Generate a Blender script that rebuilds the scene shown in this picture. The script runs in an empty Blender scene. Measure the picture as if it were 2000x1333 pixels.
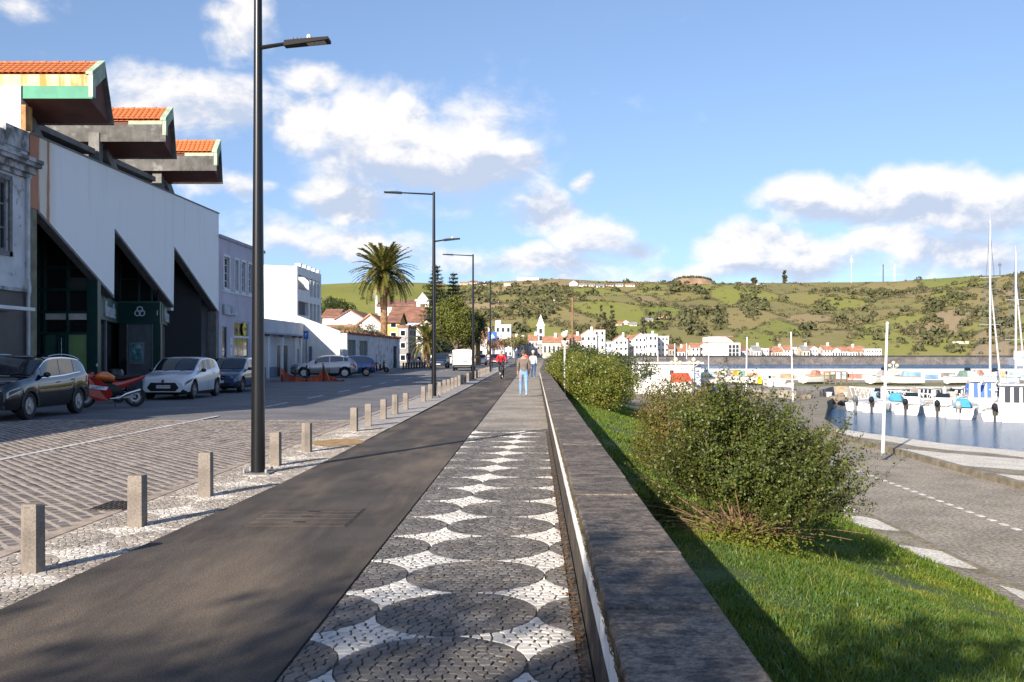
import bpy, bmesh, math, random
import numpy as np
from mathutils import Vector, Matrix
R = random.Random(7)
NP = np.random.RandomState(11)
SC = bpy.context.scene
COL = SC.collection
rad = math.radians
# ---------------------------------------------------------------- camera (35 mm, eye height 1.66 m, looking along the promenade)
FPX, CX, CY, EYE = 1944.4, 1044.5, 689.0, 1.66
cam_d = bpy.data.cameras.new('camera'); cam = bpy.data.objects.new('camera', cam_d); COL.objects.link(cam)
cam.location = (0, 0, EYE); cam.rotation_euler = (rad(90), 0, 0)
cam_d.lens = 35; cam_d.sensor_width = 36; cam_d.shift_x = -0.02225; cam_d.shift_y = 0.01125
cam_d.clip_start = 0.05; cam_d.clip_end = 20000
SC.camera = cam
# ---------------------------------------------------------------- sun, sky, exposure
SUN_EL = rad(23.5); SUN_H = (-0.454, -0.891)           # the sun stands behind the camera and to its left
SUNV = Vector((SUN_H[0]*math.cos(SUN_EL), SUN_H[1]*math.cos(SUN_EL), math.sin(SUN_EL))).normalized()
sd = bpy.data.lights.new('sun', 'SUN'); sd.energy = 4.7; sd.angle = rad(0.55); sd.color = (1.0, 0.89, 0.75)
so = bpy.data.objects.new('sun', sd); COL.objects.link(so)
so.rotation_euler = (-SUNV).to_track_quat('-Z', 'Y').to_euler()
SC.view_settings.view_transform = 'Standard'; SC.view_settings.look = 'None'
SC.view_settings.exposure = 0.88; SC.view_settings.gamma = 1.0; SC.view_settings.use_curve_mapping = False
SC.cycles.max_bounces = 6; SC.cycles.transparent_max_bounces = 6
SC.cycles.diffuse_bounces = 3; SC.cycles.glossy_bounces = 3; SC.cycles.transmission_bounces = 3
SC.cycles.caustics_reflective = False; SC.cycles.caustics_refractive = False

class NT:
    """small helper to write node trees"""
    def __init__(self, tree): self.t = tree; self.n = tree.nodes; self.l = tree.links
    def new(self, typ, **kw):
        nd = self.n.new(typ)
        for k, v in kw.items(): setattr(nd, k, v)
        return nd
    def put(self, sock, val):
        if isinstance(val, bpy.types.NodeSocket): self.l.new(val, sock)
        elif val is not None: sock.default_value = val
    def math(self, op, a, b=None, c=None, clamp=False):
        nd = self.new('ShaderNodeMath', operation=op); nd.use_clamp = clamp
        self.put(nd.inputs[0], a)
        if b is not None: self.put(nd.inputs[1], b)
        if c is not None: self.put(nd.inputs[2], c)
        return nd.outputs[0]
    def vm(self, op, a, b=None):
        nd = self.new('ShaderNodeVectorMath', operation=op)
        self.put(nd.inputs[0], a)
        if b is not None: self.put(nd.inputs[1], b)
        return nd.outputs[1] if op in ('LENGTH', 'DOT_PRODUCT') else nd.outputs[0]
    def mix(self, fac, a, b):
        nd = self.new('ShaderNodeMix', data_type='RGBA')
        self.put(nd.inputs[0], fac); self.put(nd.inputs[6], a); self.put(nd.inputs[7], b)
        return nd.outputs[2]
    def noise(self, vec, scale, detail=4, rough=0.55, dist=0.0):
        nd = self.new('ShaderNodeTexNoise'); self.put(nd.inputs['Vector'], vec)
        nd.inputs['Scale'].default_value = scale; nd.inputs['Detail'].default_value = detail
        nd.inputs['Roughness'].default_value = rough; nd.inputs['Distortion'].default_value = dist
        return nd.outputs[0]
    def step(self, x, lo, hi):
        nd = self.new('ShaderNodeMapRange', interpolation_type='SMOOTHSTEP')
        self.put(nd.inputs[0], x); nd.inputs[1].default_value = lo; nd.inputs[2].default_value = hi
        return nd.outputs[0]
    def scale(self, vec, s):
        nd = self.new('ShaderNodeMapping'); self.put(nd.inputs[0], vec); nd.inputs[3].default_value = s
        return nd.outputs[0]

world = bpy.data.worlds.new('World'); SC.world = world; world.use_nodes = True
w = NT(world.node_tree); w.n.clear()
sky = w.new('ShaderNodeTexSky', sky_type='NISHITA'); sky.sun_disc = False
sky.sun_elevation = SUN_EL; sky.sun_rotation = math.atan2(SUN_H[0], SUN_H[1])
sky.altitude = 10; sky.air_density = 1.0; sky.dust_density = 0.6; sky.ozone_density = 2.2
tc = w.new('ShaderNodeTexCoord'); DIR = tc.outputs['Generated']
def pdir(px, py): return Vector(((px-CX)/FPX, 1, (CY-py)/FPX)).normalized()
# cumulus banks: (centre as a bearing, half width, half height, weight)
CLOUDS = [((335,205),150,62,1.0), ((455,60),60,85,.85), ((590,155),75,45,.7), ((565,250),70,75,.75), ((720,260),130,85,1.0), ((805,205),60,50,.9),
          ((830,310),270,120,.78), ((880,320),165,75,1.05), ((690,395),130,55,.95), ((1000,300),75,50,.95), ((1075,415),90,50,1.0), ((1150,460),80,40,.95), ((1000,510),260,36,.72),
          ((1230,480),70,24,.7), ((1178,360),40,20,.7), ((1600,385),120,52,1.05), ((1780,395),190,62,1.1), ((1960,400),150,60,1.0), ((1520,495),130,55,1.05),
          ((1720,480),130,32,.95), ((1900,500),170,50,.7), ((30,5),60,38,.6), ((400,375),70,25,.75), ((690,480),200,45,.6), ((1400,530),450,24,.5)]
sepd = w.new('ShaderNodeSeparateXYZ'); w.put(sepd.inputs[0], DIR)
# the clear sky: look a little higher than the view direction, because the air of the islands is clean down to the horizon
cmb = w.new('ShaderNodeCombineXYZ'); w.put(cmb.inputs[0], sepd.outputs[0]); w.put(cmb.inputs[1], sepd.outputs[1])
w.put(cmb.inputs[2], w.math('MULTIPLY_ADD', sepd.outputs[2], 0.80, 0.12)); w.put(sky.inputs[0], cmb.outputs[0])
# clouds: soft billows everywhere in the sky, gathered into the banks listed above
wn = w.new('ShaderNodeTexNoise'); w.put(wn.inputs['Vector'], DIR); wn.inputs['Scale'].default_value = 9; wn.inputs['Detail'].default_value = 5
warp = w.vm('MULTIPLY', w.vm('SUBTRACT', wn.outputs[1], (.5,.5,.5)), (.13,.13,.075))
WD = w.vm('ADD', DIR, warp)
tot = None; wsum = None
for (p, hw, hh, a) in CLOUDS:
    c = pdir(*p); s = (hw/FPX*1.4, hw/FPX*1.4, hh/FPX*1.4)
    q = w.vm('DIVIDE', w.vm('SUBTRACT', WD, tuple(c)), s)
    g = w.math('MULTIPLY', w.math('SUBTRACT', 1.0, w.vm('LENGTH', q), clamp=True), a)
    h = w.math('MULTIPLY', g, w.vm('DOT_PRODUCT', q, (-.35,0,1)))
    tot = g if tot is None else w.math('MAXIMUM', tot, g)
    wsum = h if wsum is None else w.math('ADD', wsum, h)
st = w.scale(DIR, (1, 1, 1.6))
n1 = w.noise(st, 13.0, 8, 0.60, 0.2)
n1u = w.noise(w.vm('ADD', st, (-.008,0,.022)), 13.0, 5, 0.60, 0.2)
n2 = w.noise(st, 3.0, 3, 0.5)
den = w.math('MULTIPLY_ADD', w.math('SUBTRACT', n1, 0.5), 1.45, w.math('MULTIPLY', tot, 1.5))
den = w.math('ADD', den, w.math('MULTIPLY', w.math('SUBTRACT', n2, 0.60), 0.9))
alpha = w.step(den, 0.10, 0.74)
alpha = w.math('MULTIPLY', alpha, w.step(sepd.outputs[2], -0.02, 0.03)); alpha = w.math('MULTIPLY', alpha, 0.94)
lit = w.math('MULTIPLY_ADD', w.math('SUBTRACT', n1, n1u), 2.6, w.math('MULTIPLY', wsum, 1.15))
lit = w.step(lit, -0.42, 0.30)
ccol = w.mix(lit, (0.35, 0.40, 0.50, 1), (0.66, 0.635, 0.615, 1))
bg1 = w.new('ShaderNodeBackground')
skc = w.new('ShaderNodeMix', data_type='RGBA', blend_type='MULTIPLY'); skc.inputs[0].default_value = 1; w.put(skc.inputs[6], sky.outputs[0]); skc.inputs[7].default_value = (1.03,1.0,1.05,1)
w.put(bg1.inputs[0], skc.outputs[2]); bg1.inputs[1].default_value = 0.10
bg2 = w.new('ShaderNodeBackground'); w.put(bg2.inputs[0], ccol); bg2.inputs[1].default_value = 0.92
mx = w.new('ShaderNodeMixShader'); w.put(mx.inputs[0], alpha); w.put(mx.inputs[1], bg1.outputs[0]); w.put(mx.inputs[2], bg2.outputs[0])
world.cycles.sampling_method = 'MANUAL'; world.cycles.sample_map_resolution = 256
wo = w.new('ShaderNodeOutputWorld'); w.put(wo.inputs[0], mx.outputs[0])

# ---------------------------------------------------------------- measuring helpers (survey of the place from its photograph)
def G(px, py, z=0.0):
    Y = (EYE-z)*FPX/(py-CY); return Vector(((px-CX)/FPX*Y, Y, z))
def P(px, py, Y): return Vector(((px-CX)/FPX*Y, Y, EYE-(py-CY)/FPX*Y))

# ---------------------------------------------------------------- mesh helpers
class MB:
    def __init__(s): s.v = []; s.f = []; s.m = []
    def add(s, vs, fs, mi=0):
        o = len(s.v); s.v += [tuple(p) for p in vs]
        for f in fs: s.f.append(tuple(i+o for i in f)); s.m.append(mi)
        return s
    def box(s, x0, x1, y0, y1, z0, z1, mi=0):
        return s.add([(x0,y0,z0),(x1,y0,z0),(x1,y1,z0),(x0,y1,z0),(x0,y0,z1),(x1,y0,z1),(x1,y1,z1),(x0,y1,z1)],
              [(3,2,1,0),(4,5,6,7),(0,1,5,4),(1,2,6,5),(2,3,7,6),(3,0,4,7)], mi)
    def quad(s, a, b, c, d, mi=0): return s.add([a,b,c,d], [(0,1,2,3)], mi)
    def hexa(s, bot, top, mi=0):
        n = len(bot); return s.add(list(bot)+list(top), [tuple(range(n-1,-1,-1)), tuple(range(n,2*n))]+[(i,(i+1)%n,n+(i+1)%n,n+i) for i in range(n)], mi)
    def prism(s, poly, axis, a, b, mi=0):
        """poly = list of 2-D points; extruded along axis from a to b (x: (y,z); y: (x,z); z: (x,y))"""
        def mk(t):
            if axis == 'x': return [(t,p[0],p[1]) for p in poly]
            if axis == 'y': return [(p[0],t,p[1]) for p in poly]
            return [(p[0],p[1],t) for p in poly]
        return s.hexa(mk(a), mk(b), mi)
    def tube(s, pts, rs, n=8, mi=0, caps=True):
        pts = [Vector(p) for p in pts]
        if not isinstance(rs, (list, tuple)): rs = [rs]*len(pts)
        o = len(s.v); prev = None
        for i, p in enumerate(pts):
            d = (pts[min(i+1,len(pts)-1)]-pts[max(i-1,0)]).normalized()
            a = prev if prev is not None else (Vector((1,0,0)) if abs(d.x) < .8 else Vector((0,1,0)))
            e1 = (a - d*a.dot(d)).normalized(); e2 = d.cross(e1); prev = e1
            for k in range(n):
                t = 2*math.pi*k/n; s.v.append(tuple(p+(e1*math.cos(t)+e2*math.sin(t))*rs[i]))
        for i in range(len(pts)-1):
            for k in range(n):
                s.f.append((o+i*n+k, o+i*n+(k+1)%n, o+(i+1)*n+(k+1)%n, o+(i+1)*n+k)); s.m.append(mi)
        if caps:
            s.f.append(tuple(o+k for k in range(n-1,-1,-1))); s.m.append(mi)
            s.f.append(tuple(o+(len(pts)-1)*n+k for k in range(n))); s.m.append(mi)
        return s
    def lathe(s, prof, n=16, c=(0,0,0), axis='z', mi=0, close=False):
        o = len(s.v)
        for (r, h) in prof:
            for k in range(n):
                t = 2*math.pi*k/n; a, b = r*math.cos(t), r*math.sin(t)
                p = (a, b, h) if axis == 'z' else ((h, a, b) if axis == 'x' else (a, h, b))
                s.v.append((p[0]+c[0], p[1]+c[1], p[2]+c[2]))
        m = len(prof)
        for i in range(m if close else m-1):
            j = (i+1) % m
            for k in range(n):
                s.f.append((o+i*n+k, o+i*n+(k+1)%n, o+j*n+(k+1)%n, o+j*n+k)); s.m.append(mi)
        if not close:
            if prof[0][0] > 1e-4: s.f.append(tuple(o+k for k in range(n-1,-1,-1))); s.m.append(mi)
            if prof[-1][0] > 1e-4: s.f.append(tuple(o+(m-1)*n+k for k in range(n))); s.m.append(mi)
        return s
    def ball(s, c, rx, ry, rz, n=12, m=8, mi=0):
        o = len(s.v)
        for i in range(m+1):
            a = math.pi*i/m
            for k in range(n):
                t = 2*math.pi*k/n
                s.v.append((c[0]+rx*math.sin(a)*math.cos(t), c[1]+ry*math.sin(a)*math.sin(t), c[2]-rz*math.cos(a)))
        for i in range(m):
            for k in range(n):
                s.f.append((o+i*n+k, o+i*n+(k+1)%n, o+(i+1)*n+(k+1)%n, o+(i+1)*n+k)); s.m.append(mi)
        return s
    def build(s, name, mats, parent=None, smooth=False, world=True, kind=None):
        me = bpy.data.meshes.new(name); me.from_pydata(s.v, [], s.f)
        if not isinstance(mats, (list, tuple)): mats = [mats]
        for m in mats: me.materials.append(m)
        if len(mats) > 1: me.polygons.foreach_set('material_index', s.m)
        if smooth:
            me.polygons.foreach_set('use_smooth', [True]*len(me.polygons))
        bm = bmesh.new(); bm.from_mesh(me); bmesh.ops.recalc_face_normals(bm, faces=bm.faces); bm.to_mesh(me); bm.free()
        if smooth: me.set_sharp_from_angle(angle=rad(38))
        return link(name, me, parent, world, kind)
def link(name, me, parent=None, world=True, kind=None):
    o = bpy.data.objects.new(name, me); COL.objects.link(o)
    if parent is not None:
        if world:
            pwv = parent_world(parent)
            if pwv.length > 0: me.transform(Matrix.Translation(-pwv))
        o.parent = parent
    if kind: o['kind'] = kind
    return o
def parent_world(p):
    v = Vector((0,0,0))
    while p is not None: v += p.location; p = p.parent
    return v
def np_mesh(name, V, F, mat, parent=None, kind=None, smooth=False, world=True):
    """V (n,3) array, F (m,k) array of equal polygons"""
    me = bpy.data.meshes.new(name); V = np.asarray(V, np.float32); F = np.asarray(F, np.int32)
    me.vertices.add(len(V)); me.vertices.foreach_set('co', V.ravel())
    k = F.shape[1]; me.loops.add(F.size); me.loops.foreach_set('vertex_index', F.ravel())
    me.polygons.add(len(F)); me.polygons.foreach_set('loop_start', np.arange(0, F.size, k, dtype=np.int32))
    me.update(calc_edges=True)
    for m in (mat if isinstance(mat, (list, tuple)) else [mat]): me.materials.append(m)
    if smooth: me.polygons.foreach_set('use_smooth', [True]*len(me.polygons))
    return link(name, me, parent, world, kind)
def tag(o, label, cat, group=None):
    o['label'] = label; o['category'] = cat
    if group: o['group'] = group
    return o
def thing(name, label, cat, loc=(0,0,0), rz=0.0, group=None):
    o = bpy.data.objects.new(name, None); COL.objects.link(o); o.empty_display_size = .2
    o.location = loc; o.rotation_euler = (0,0,rz); return tag(o, label, cat, group)
def copy_tree(o, parent=None):
    c = o.copy(); COL.objects.link(c); c.parent = parent
    for ch in list(o.children): copy_tree(ch, c)
    return c
def struct(o): o['kind'] = 'structure'; return o
def text_mesh(name, body, size, mat, parent, loc, rot, depth=0.01, align='CENTER'):
    cu = bpy.data.curves.new('txt', 'FONT'); cu.body = body; cu.size = size; cu.extrude = depth; cu.align_x = align; cu.align_y = 'CENTER'
    tmp = bpy.data.objects.new('txt', cu); COL.objects.link(tmp)
    dg = bpy.context.evaluated_depsgraph_get(); me = bpy.data.meshes.new_from_object(tmp.evaluated_get(dg))
    bpy.data.objects.remove(tmp); me.materials.clear(); me.materials.append(mat)
    o = bpy.data.objects.new(name, me); COL.objects.link(o); o.parent = parent; o.location = loc; o.rotation_euler = rot
    return o

# ---------------------------------------------------------------- materials
_M = {}
def M(name, col, rough=0.75, metal=0.0, var=0.18, scale=3.0, bump=0.0, bscale=40.0, streak=None, sfac=0.5, sscale=(3,3,.25), slo=.5, shi=.75,
      patch=None, pfac=.6, pscale=1.2, pst=None, plo=.5, phi=.65, spec=0.5, coat=0.0, pos=False, fine=0.0, fscale=120.0, island=0.0, emit=0.0):
    if name in _M: return _M[name]
    m = bpy.data.materials.new(name); m.use_nodes = True; t = NT(m.node_tree); t.n.clear()
    out = t.new('ShaderNodeOutputMaterial'); b = t.new('ShaderNodeBsdfPrincipled'); t.put(out.inputs[0], b.outputs[0])
    if pos: vec = t.new('ShaderNodeNewGeometry').outputs['Position']
    else: vec = t.new('ShaderNodeTexCoord').outputs['Object']
    c = (*col, 1)
    lo = tuple(x*(1-var) for x in col)+(1,); hi = tuple(min(1, x*(1+var)) for x in col)+(1,)
    colr = t.mix(t.step(t.noise(vec, scale, 5), .3, .7), lo, hi) if var else None
    if patch: colr = t.mix(t.math('MULTIPLY', t.step(t.noise(t.scale(vec, pst) if pst else vec, pscale, 6, .6), plo, phi), pfac), colr if colr else c, (*patch, 1))
    if streak: colr = t.mix(t.math('MULTIPLY', t.step(t.noise(t.scale(vec, sscale), 1.0, 6, .65), slo, shi), sfac), colr if colr else c, (*streak, 1))
    if fine:
        f = t.step(t.noise(vec, fscale, 3, .7), .3, .7); g = t.math('MULTIPLY_ADD', t.math('SUBTRACT', f, .5), fine*2, 1.0)
        hs = t.new('ShaderNodeHueSaturation'); t.put(hs.inputs['Value'], g); t.put(hs.inputs['Color'], colr if colr else c); colr = hs.outputs[0]
    if island:
        gi = t.new('ShaderNodeNewGeometry').outputs['Random Per Island']
        hs = t.new('ShaderNodeHueSaturation'); t.put(hs.inputs['Value'], t.math('MULTIPLY_ADD', gi, 2*island, 1-island)); t.put(hs.inputs['Color'], colr if colr else c); colr = hs.outputs[0]
    t.put(b.inputs['Base Color'], colr if colr else c)
    b.inputs['Roughness'].default_value = rough; b.inputs['Metallic'].default_value = metal
    b.inputs['Specular IOR Level'].default_value = spec; b.inputs['Coat Weight'].default_value = coat; b.inputs['Coat Roughness'].default_value = .06
    if emit: t.put(b.inputs['Emission Color'], c); b.inputs['Emission Strength'].default_value = emit
    if bump:
        bp = t.new('ShaderNodeBump'); bp.inputs['Strength'].default_value = min(1, bump); bp.inputs['Distance'].default_value = .02
        t.put(bp.inputs['Height'], t.noise(vec, bscale, 5, .65)); t.put(b.inputs['Normal'], bp.outputs[0])
    _M[name] = m; return m
def leafmat(name, c1, c2, c3=None, rough=.55, trans=.3):
    if name in _M: return _M[name]
    m = bpy.data.materials.new(name); m.use_nodes = True; t = NT(m.node_tree); t.n.clear()
    out = t.new('ShaderNodeOutputMaterial'); b = t.new('ShaderNodeBsdfPrincipled')
    g = t.new('ShaderNodeNewGeometry'); r = g.outputs['Random Per Island']
    col = t.mix(r, (*c1,1), (*c2,1))
    if c3: col = t.mix(t.step(t.noise(g.outputs['Position'], 1.3, 3), .5, .7), col, (*c3,1))
    t.put(b.inputs['Base Color'], col); b.inputs['Roughness'].default_value = rough; b.inputs['Specular IOR Level'].default_value = .35
    tr = t.new('ShaderNodeBsdfTranslucent'); t.put(tr.inputs[0], col)
    ms = t.new('ShaderNodeMixShader'); ms.inputs[0].default_value = trans
    t.put(ms.inputs[1], b.outputs[0]); t.put(ms.inputs[2], tr.outputs[0]); t.put(out.inputs[0], ms.outputs[0])
    _M[name] = m; return m
def glassy(name, col, rough=.04, spec=.8):
    return M(name, col, rough=rough, var=0, spec=spec)
WHITE = M('white_paint', (.72,.72,.71), .6, var=.06, scale=2, streak=(.42,.42,.42), sfac=.25)
GLASS = glassy('dark_glass', (.012,.016,.022))
BLK = M('black_metal', (.012,.013,.014), .38, metal=.3, var=.15, spec=.6)
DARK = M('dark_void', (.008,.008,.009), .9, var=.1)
CONC = M('concrete', (.2,.195,.185), .85, var=.22, scale=4, bump=.25, bscale=60, patch=(.09,.088,.083), pfac=.7, pscale=2.0)
CHROME = M('chrome', (.6,.6,.62), .18, metal=1, var=0)
STEEL = M('steel', (.42,.43,.45), .35, metal=.8, var=.1)
RUBBER = M('rubber', (.015,.015,.016), .8, var=.1)
ORANGE_TILE = M('orange_tile', (.56,.175,.055), .8, var=.3, scale=9, patch=(.36,.14,.06), pfac=.5, pscale=6)
OLD_TILE = M('old_tile', (.30,.13,.07), .85, var=.3, scale=3, patch=(.17,.09,.06), pfac=.6, pscale=2)
# ================================================================ GROUND
ZQ, ZW = -2.0, -2.8            # lower quay road, harbour water
ASPH = M('path_asphalt', (.066,.054,.045), .85, var=.35, scale=.9, pos=True, patch=(.205,.158,.110), pst=(1.5,.35,1), pfac=.8, pscale=.7, plo=.42, phi=.68, bump=.8, bscale=110, fine=.38, fscale=75, streak=(.042,.035,.030), sfac=.7, sscale=(1.6,.16,1), slo=.5, shi=.7)
ROADFAR = M('road_far', (.15,.145,.15), .85, var=.2, scale=.6, pos=True, bump=.8, bscale=9, fine=.25, fscale=14, patch=(.22,.205,.19), pfac=.4, pscale=.4)
SAND = M('joint_sand', (.42,.355,.28), .95, var=.2, scale=6, pos=True, fine=.25, fscale=90)
DIRT = M('joint_dirt', (.085,.075,.063), .95, var=.3, scale=9, pos=True)
SETT = M('basalt_sett', (.175,.150,.140), .8, var=.28, scale=2.3, pos=True, island=.35, fine=.2, fscale=70, bump=.3, bscale=60)
LIMEST = M('white_limestone', (.60,.575,.53), .75, var=.12, scale=2.5, pos=True, island=.12, fine=.08, fscale=80)
BASALT = M('dark_basalt', (.130,.120,.112), .75, var=.25, scale=3, pos=True, island=.30, fine=.25, fscale=60, patch=(.23,.205,.17), pfac=.45, pscale=1.7)
GREYST = M('dusty_stone', (.345,.305,.26), .85, var=.2, scale=2, pos=True, island=.25, fine=.2, fscale=70)
STRIPFAR = M('strip_far', (.36,.33,.30), .9, var=.2, scale=2, pos=True, bump=.5, bscale=26, fine=.3, fscale=18)
PROMFAR = M('promenade_far', (.30,.262,.215), .85, var=.25, scale=.8, pos=True, bump=.5, bscale=24, fine=.35, fscale=11)
LANDM = M('town_ground', (.16,.15,.135), .95, var=.25, scale=.1, pos=True)
def sheet(name, poly, z, mat, structure=True, parent=None):
    o = MB().add([(x,y,z) for x,y in poly], [tuple(range(len(poly)))]).build(name, mat, parent)
    if structure and parent is None: struct(o)
    return o
# the land of the town as one block that ends at the shore
shore = [(0.75,-60),(0.75,62),(2.2,130),(6,230),(14,330),(30,362),(100,372),(400,382),(1400,400)]
land_poly = [(-1800,-60)] + shore + [(1400,1500),(-1800,1500)]
lb = MB(); lb.hexa([(x,y,-4) for x,y in land_poly], [(x,y,-.045) for x,y in land_poly])
struct(lb.build('ground', LANDM))
# water of the harbour and the bay
wm = bpy.data.materials.new('harbour_water'); wm.use_nodes = True; t = NT(wm.node_tree); b = t.n['Principled BSDF']
b.inputs['Base Color'].default_value = (.026,.105,.235,1); b.inputs['Roughness'].default_value = .16; b.inputs['Specular IOR Level'].default_value = .14  # blue of the reflected sky is put into the base colour
gp = t.new('ShaderNodeNewGeometry').outputs['Position']
h1 = t.noise(t.scale(gp, (.55,1.2,1)), 1.6, 5, .6, .3); h2 = t.noise(t.scale(gp, (1,1.6,1)), 6.5, 3, .6)
bp = t.new('ShaderNodeBump'); bp.inputs['Strength'].default_value = 1.0; bp.inputs['Distance'].default_value = .55
t.put(bp.inputs['Height'], t.math('MULTIPLY_ADD', h2, .55, h1)); t.put(b.inputs['Normal'], bp.outputs[0])
sheet('water', [(-50,-80),(3000,-80),(3000,3000),(-50,3000)], ZW, wm)

# ---- the cobbled road
XR0, XR1 = -15.0, -4.32
sheet('road', [(XR0,-20),(XR1,-20),(XR1,150),(-3.9,185),(3,262),(9,330),(-5,330),(-13,230),(XR0,150)], -.012, ROADFAR)
ROAD = bpy.data.objects['road']
sheet('road_bed', [(-14,4),(XR1,4),(XR1,24.5),(-14,24.5)], -.0005, SAND, parent=ROAD)
dx, dy = .63, -.777; nx, ny = .777, .63
setts = []
for r in range(-14, 250):
    n0 = r*.148 - 8.0; s = -34 + R.random()*.3
    while s < 12:
        ln = R.uniform(.14,.23); sc = s+ln/2; x = nx*n0+dx*sc; y = ny*n0+dy*sc
        if -13.3 < x < -4.42 and 5.6 < y < 24.3 and x > -.56*y-.6:
            setts.append((x, y, ln-.030, .118+R.uniform(-.010,.010), R.gauss(0,.012), R.uniform(-.004,.004)))
        s += ln
setts.sort(key=lambda q: (q[0]**2+q[1]**2))
ang = math.atan2(dy, dx)
SU = [(-.5,-.5,-.02),(.5,-.5,-.02),(.5,.5,-.02),(-.5,.5,-.02),(-.43,-.40,.004),(.43,-.40,.004),(.43,.40,.004),(-.43,.40,.004)]
SF = [(4,5,6,7),(0,1,5,4),(1,2,6,5),(2,3,7,6),(3,0,4,7)]
sme = bpy.data.meshes.new('sett'); sme.from_pydata(SU, [], SF); sme.materials.append(SETT)
for (x,y,l,wd,a,dz) in setts[:300]:
    o = bpy.data.objects.new('sett', sme); COL.objects.link(o); o.parent = ROAD
    o.location = (x,y,dz); o.rotation_euler = (R.gauss(0,.01),R.gauss(0,.01),ang+a); o.scale = (l,wd,1)
rest = setts[300:]; V = np.zeros((len(rest)*8,3)); Fq = np.zeros((len(rest)*5,4),int); U = np.array(SU)
for i,(x,y,l,wd,a,dz) in enumerate(rest):
    c,s = math.cos(ang+a), math.sin(ang+a); p = U*np.array([l,wd,1])
    V[i*8:i*8+8,0] = x+c*p[:,0]-s*p[:,1]; V[i*8:i*8+8,1] = y+s*p[:,0]+c*p[:,1]; V[i*8:i*8+8,2] = p[:,2]+dz
    Fq[i*5:i*5+5] = np.array(SF)+i*8
np_mesh('setts', V, Fq, SETT, ROAD, 'stuff')
PAINT = M('worn_road_paint', (.62,.60,.55), .8, var=.15, scale=8, pos=True, patch=(.25,.23,.22), pfac=.75, pscale=5, plo=.46, phi=.6)
def line_strip(name, x0, x1, y0, y1, z=.009):
    MB().box(x0,x1,y0,y1,z-.004,z).build(name, PAINT, ROAD)
line_strip('lane_line', -8.32, -8.20, 5, 26.0)
for k in range(14): line_strip('lane_dash', -8.31, -8.20, 30.6+k*5.6, 33.2+k*5.6, -.004)
# ---- bollard strip, asphalt path, promenade
sheet('bollard_strip', [(XR1,-20),(-3.2,-20),(-3.2,190),(XR1,150)], -.009, STRIPFAR)
STRIP = bpy.data.objects['bollard_strip']
sheet('strip_bed', [(XR1+.02,5),(-3.2,5),(-3.2,22),(XR1+.02,22)], -.006, SAND, parent=STRIP)
MB().box(XR1-.14, XR1, 4, 80, -.03, .004).build('gutter_edge', M('gutter', (.36,.29,.225), .9, var=.25, scale=4, pos=True, fine=.25, fscale=50), STRIP)
pp = MB(); path_l = [(-3.46,-20),(-3.43,6.4),(-3.30,10),(-3.2,12.5),(-3.07,29),(-3.05,120),(-2.2,190)]; path_r = [(-1.31,-20),(-1.31,130),(-.8,190)]
poly = path_l + path_r[::-1]
pp.hexa([(x,y,-.03) for x,y in poly], [(x,y,.012) for x,y in poly]); struct(pp.build('bike_path', ASPH)); PATH = bpy.data.objects['bike_path']
# square manhole cover let into the asphalt, in three strips
IRON = M('rusty_iron', (.075,.062,.052), .7, metal=.3, var=.35, scale=9, pos=True, bump=.5, bscale=60)
mh = thing('manhole_cover', 'square asphalt-filled manhole cover set in the bicycle path', 'manhole cover', (-2.28,9.95,.012))
mh_b = MB().box(-.5,.5,-.55,.55,.001,.004); mh_b.build('frame', IRON, mh, world=False)
for k in range(5):
    y0 = -.53+k*.214; MB().box(-.48,.48,y0,y0+.19,.004,.009).build('panel', ASPH, mh, world=False)
for k in range(3): MB().box(-.06,.06,-.33+k*.32,-.30+k*.32,.009,.013).build('lifting_slot', DARK, mh, world=False)
# drain grate at the road edge
dg_ = thing('drain_grate', 'rusty iron drain grate at the edge of the cobbled road', 'drain', (-4.52,10.75,.006))
for k in range(7): MB().box(-.17+k*.055,-.145+k*.055,-.3,.3,-.004,.012).build('bar', IRON, dg_, world=False)
for k in range(5): MB().box(-.18,.19,-.29+k*.142,-.27+k*.142,-.006,.009).build('cross_bar', IRON, dg_, world=False)
# oval earth patch in the strip
ov = MB(); c0 = (-3.62,18.3); ov.add([(c0[0]+.47*math.cos(a*.3142)*(1+.06*math.sin(a*3)), c0[1]+.75*math.sin(a*.3142), .010) for a in range(20)], [tuple(range(20))])
ov.build('earth_patch', M('ochre_earth', (.36,.23,.10), .95, var=.3, scale=7, pos=True, bump=.5), STRIP)
sheet('promenade', [(-1.31,-20),(.30,-20),(.30,62),(1.2,130),(2.0,190),(-.8,190),(-1.31,130)], -.009, PROMFAR)
PROM = bpy.data.objects['promenade']
sheet('promenade_bed', [(-1.31,3),(.30,3),(.30,21.3),(-1.31,21.3)], -.006, DIRT, parent=PROM)

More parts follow.
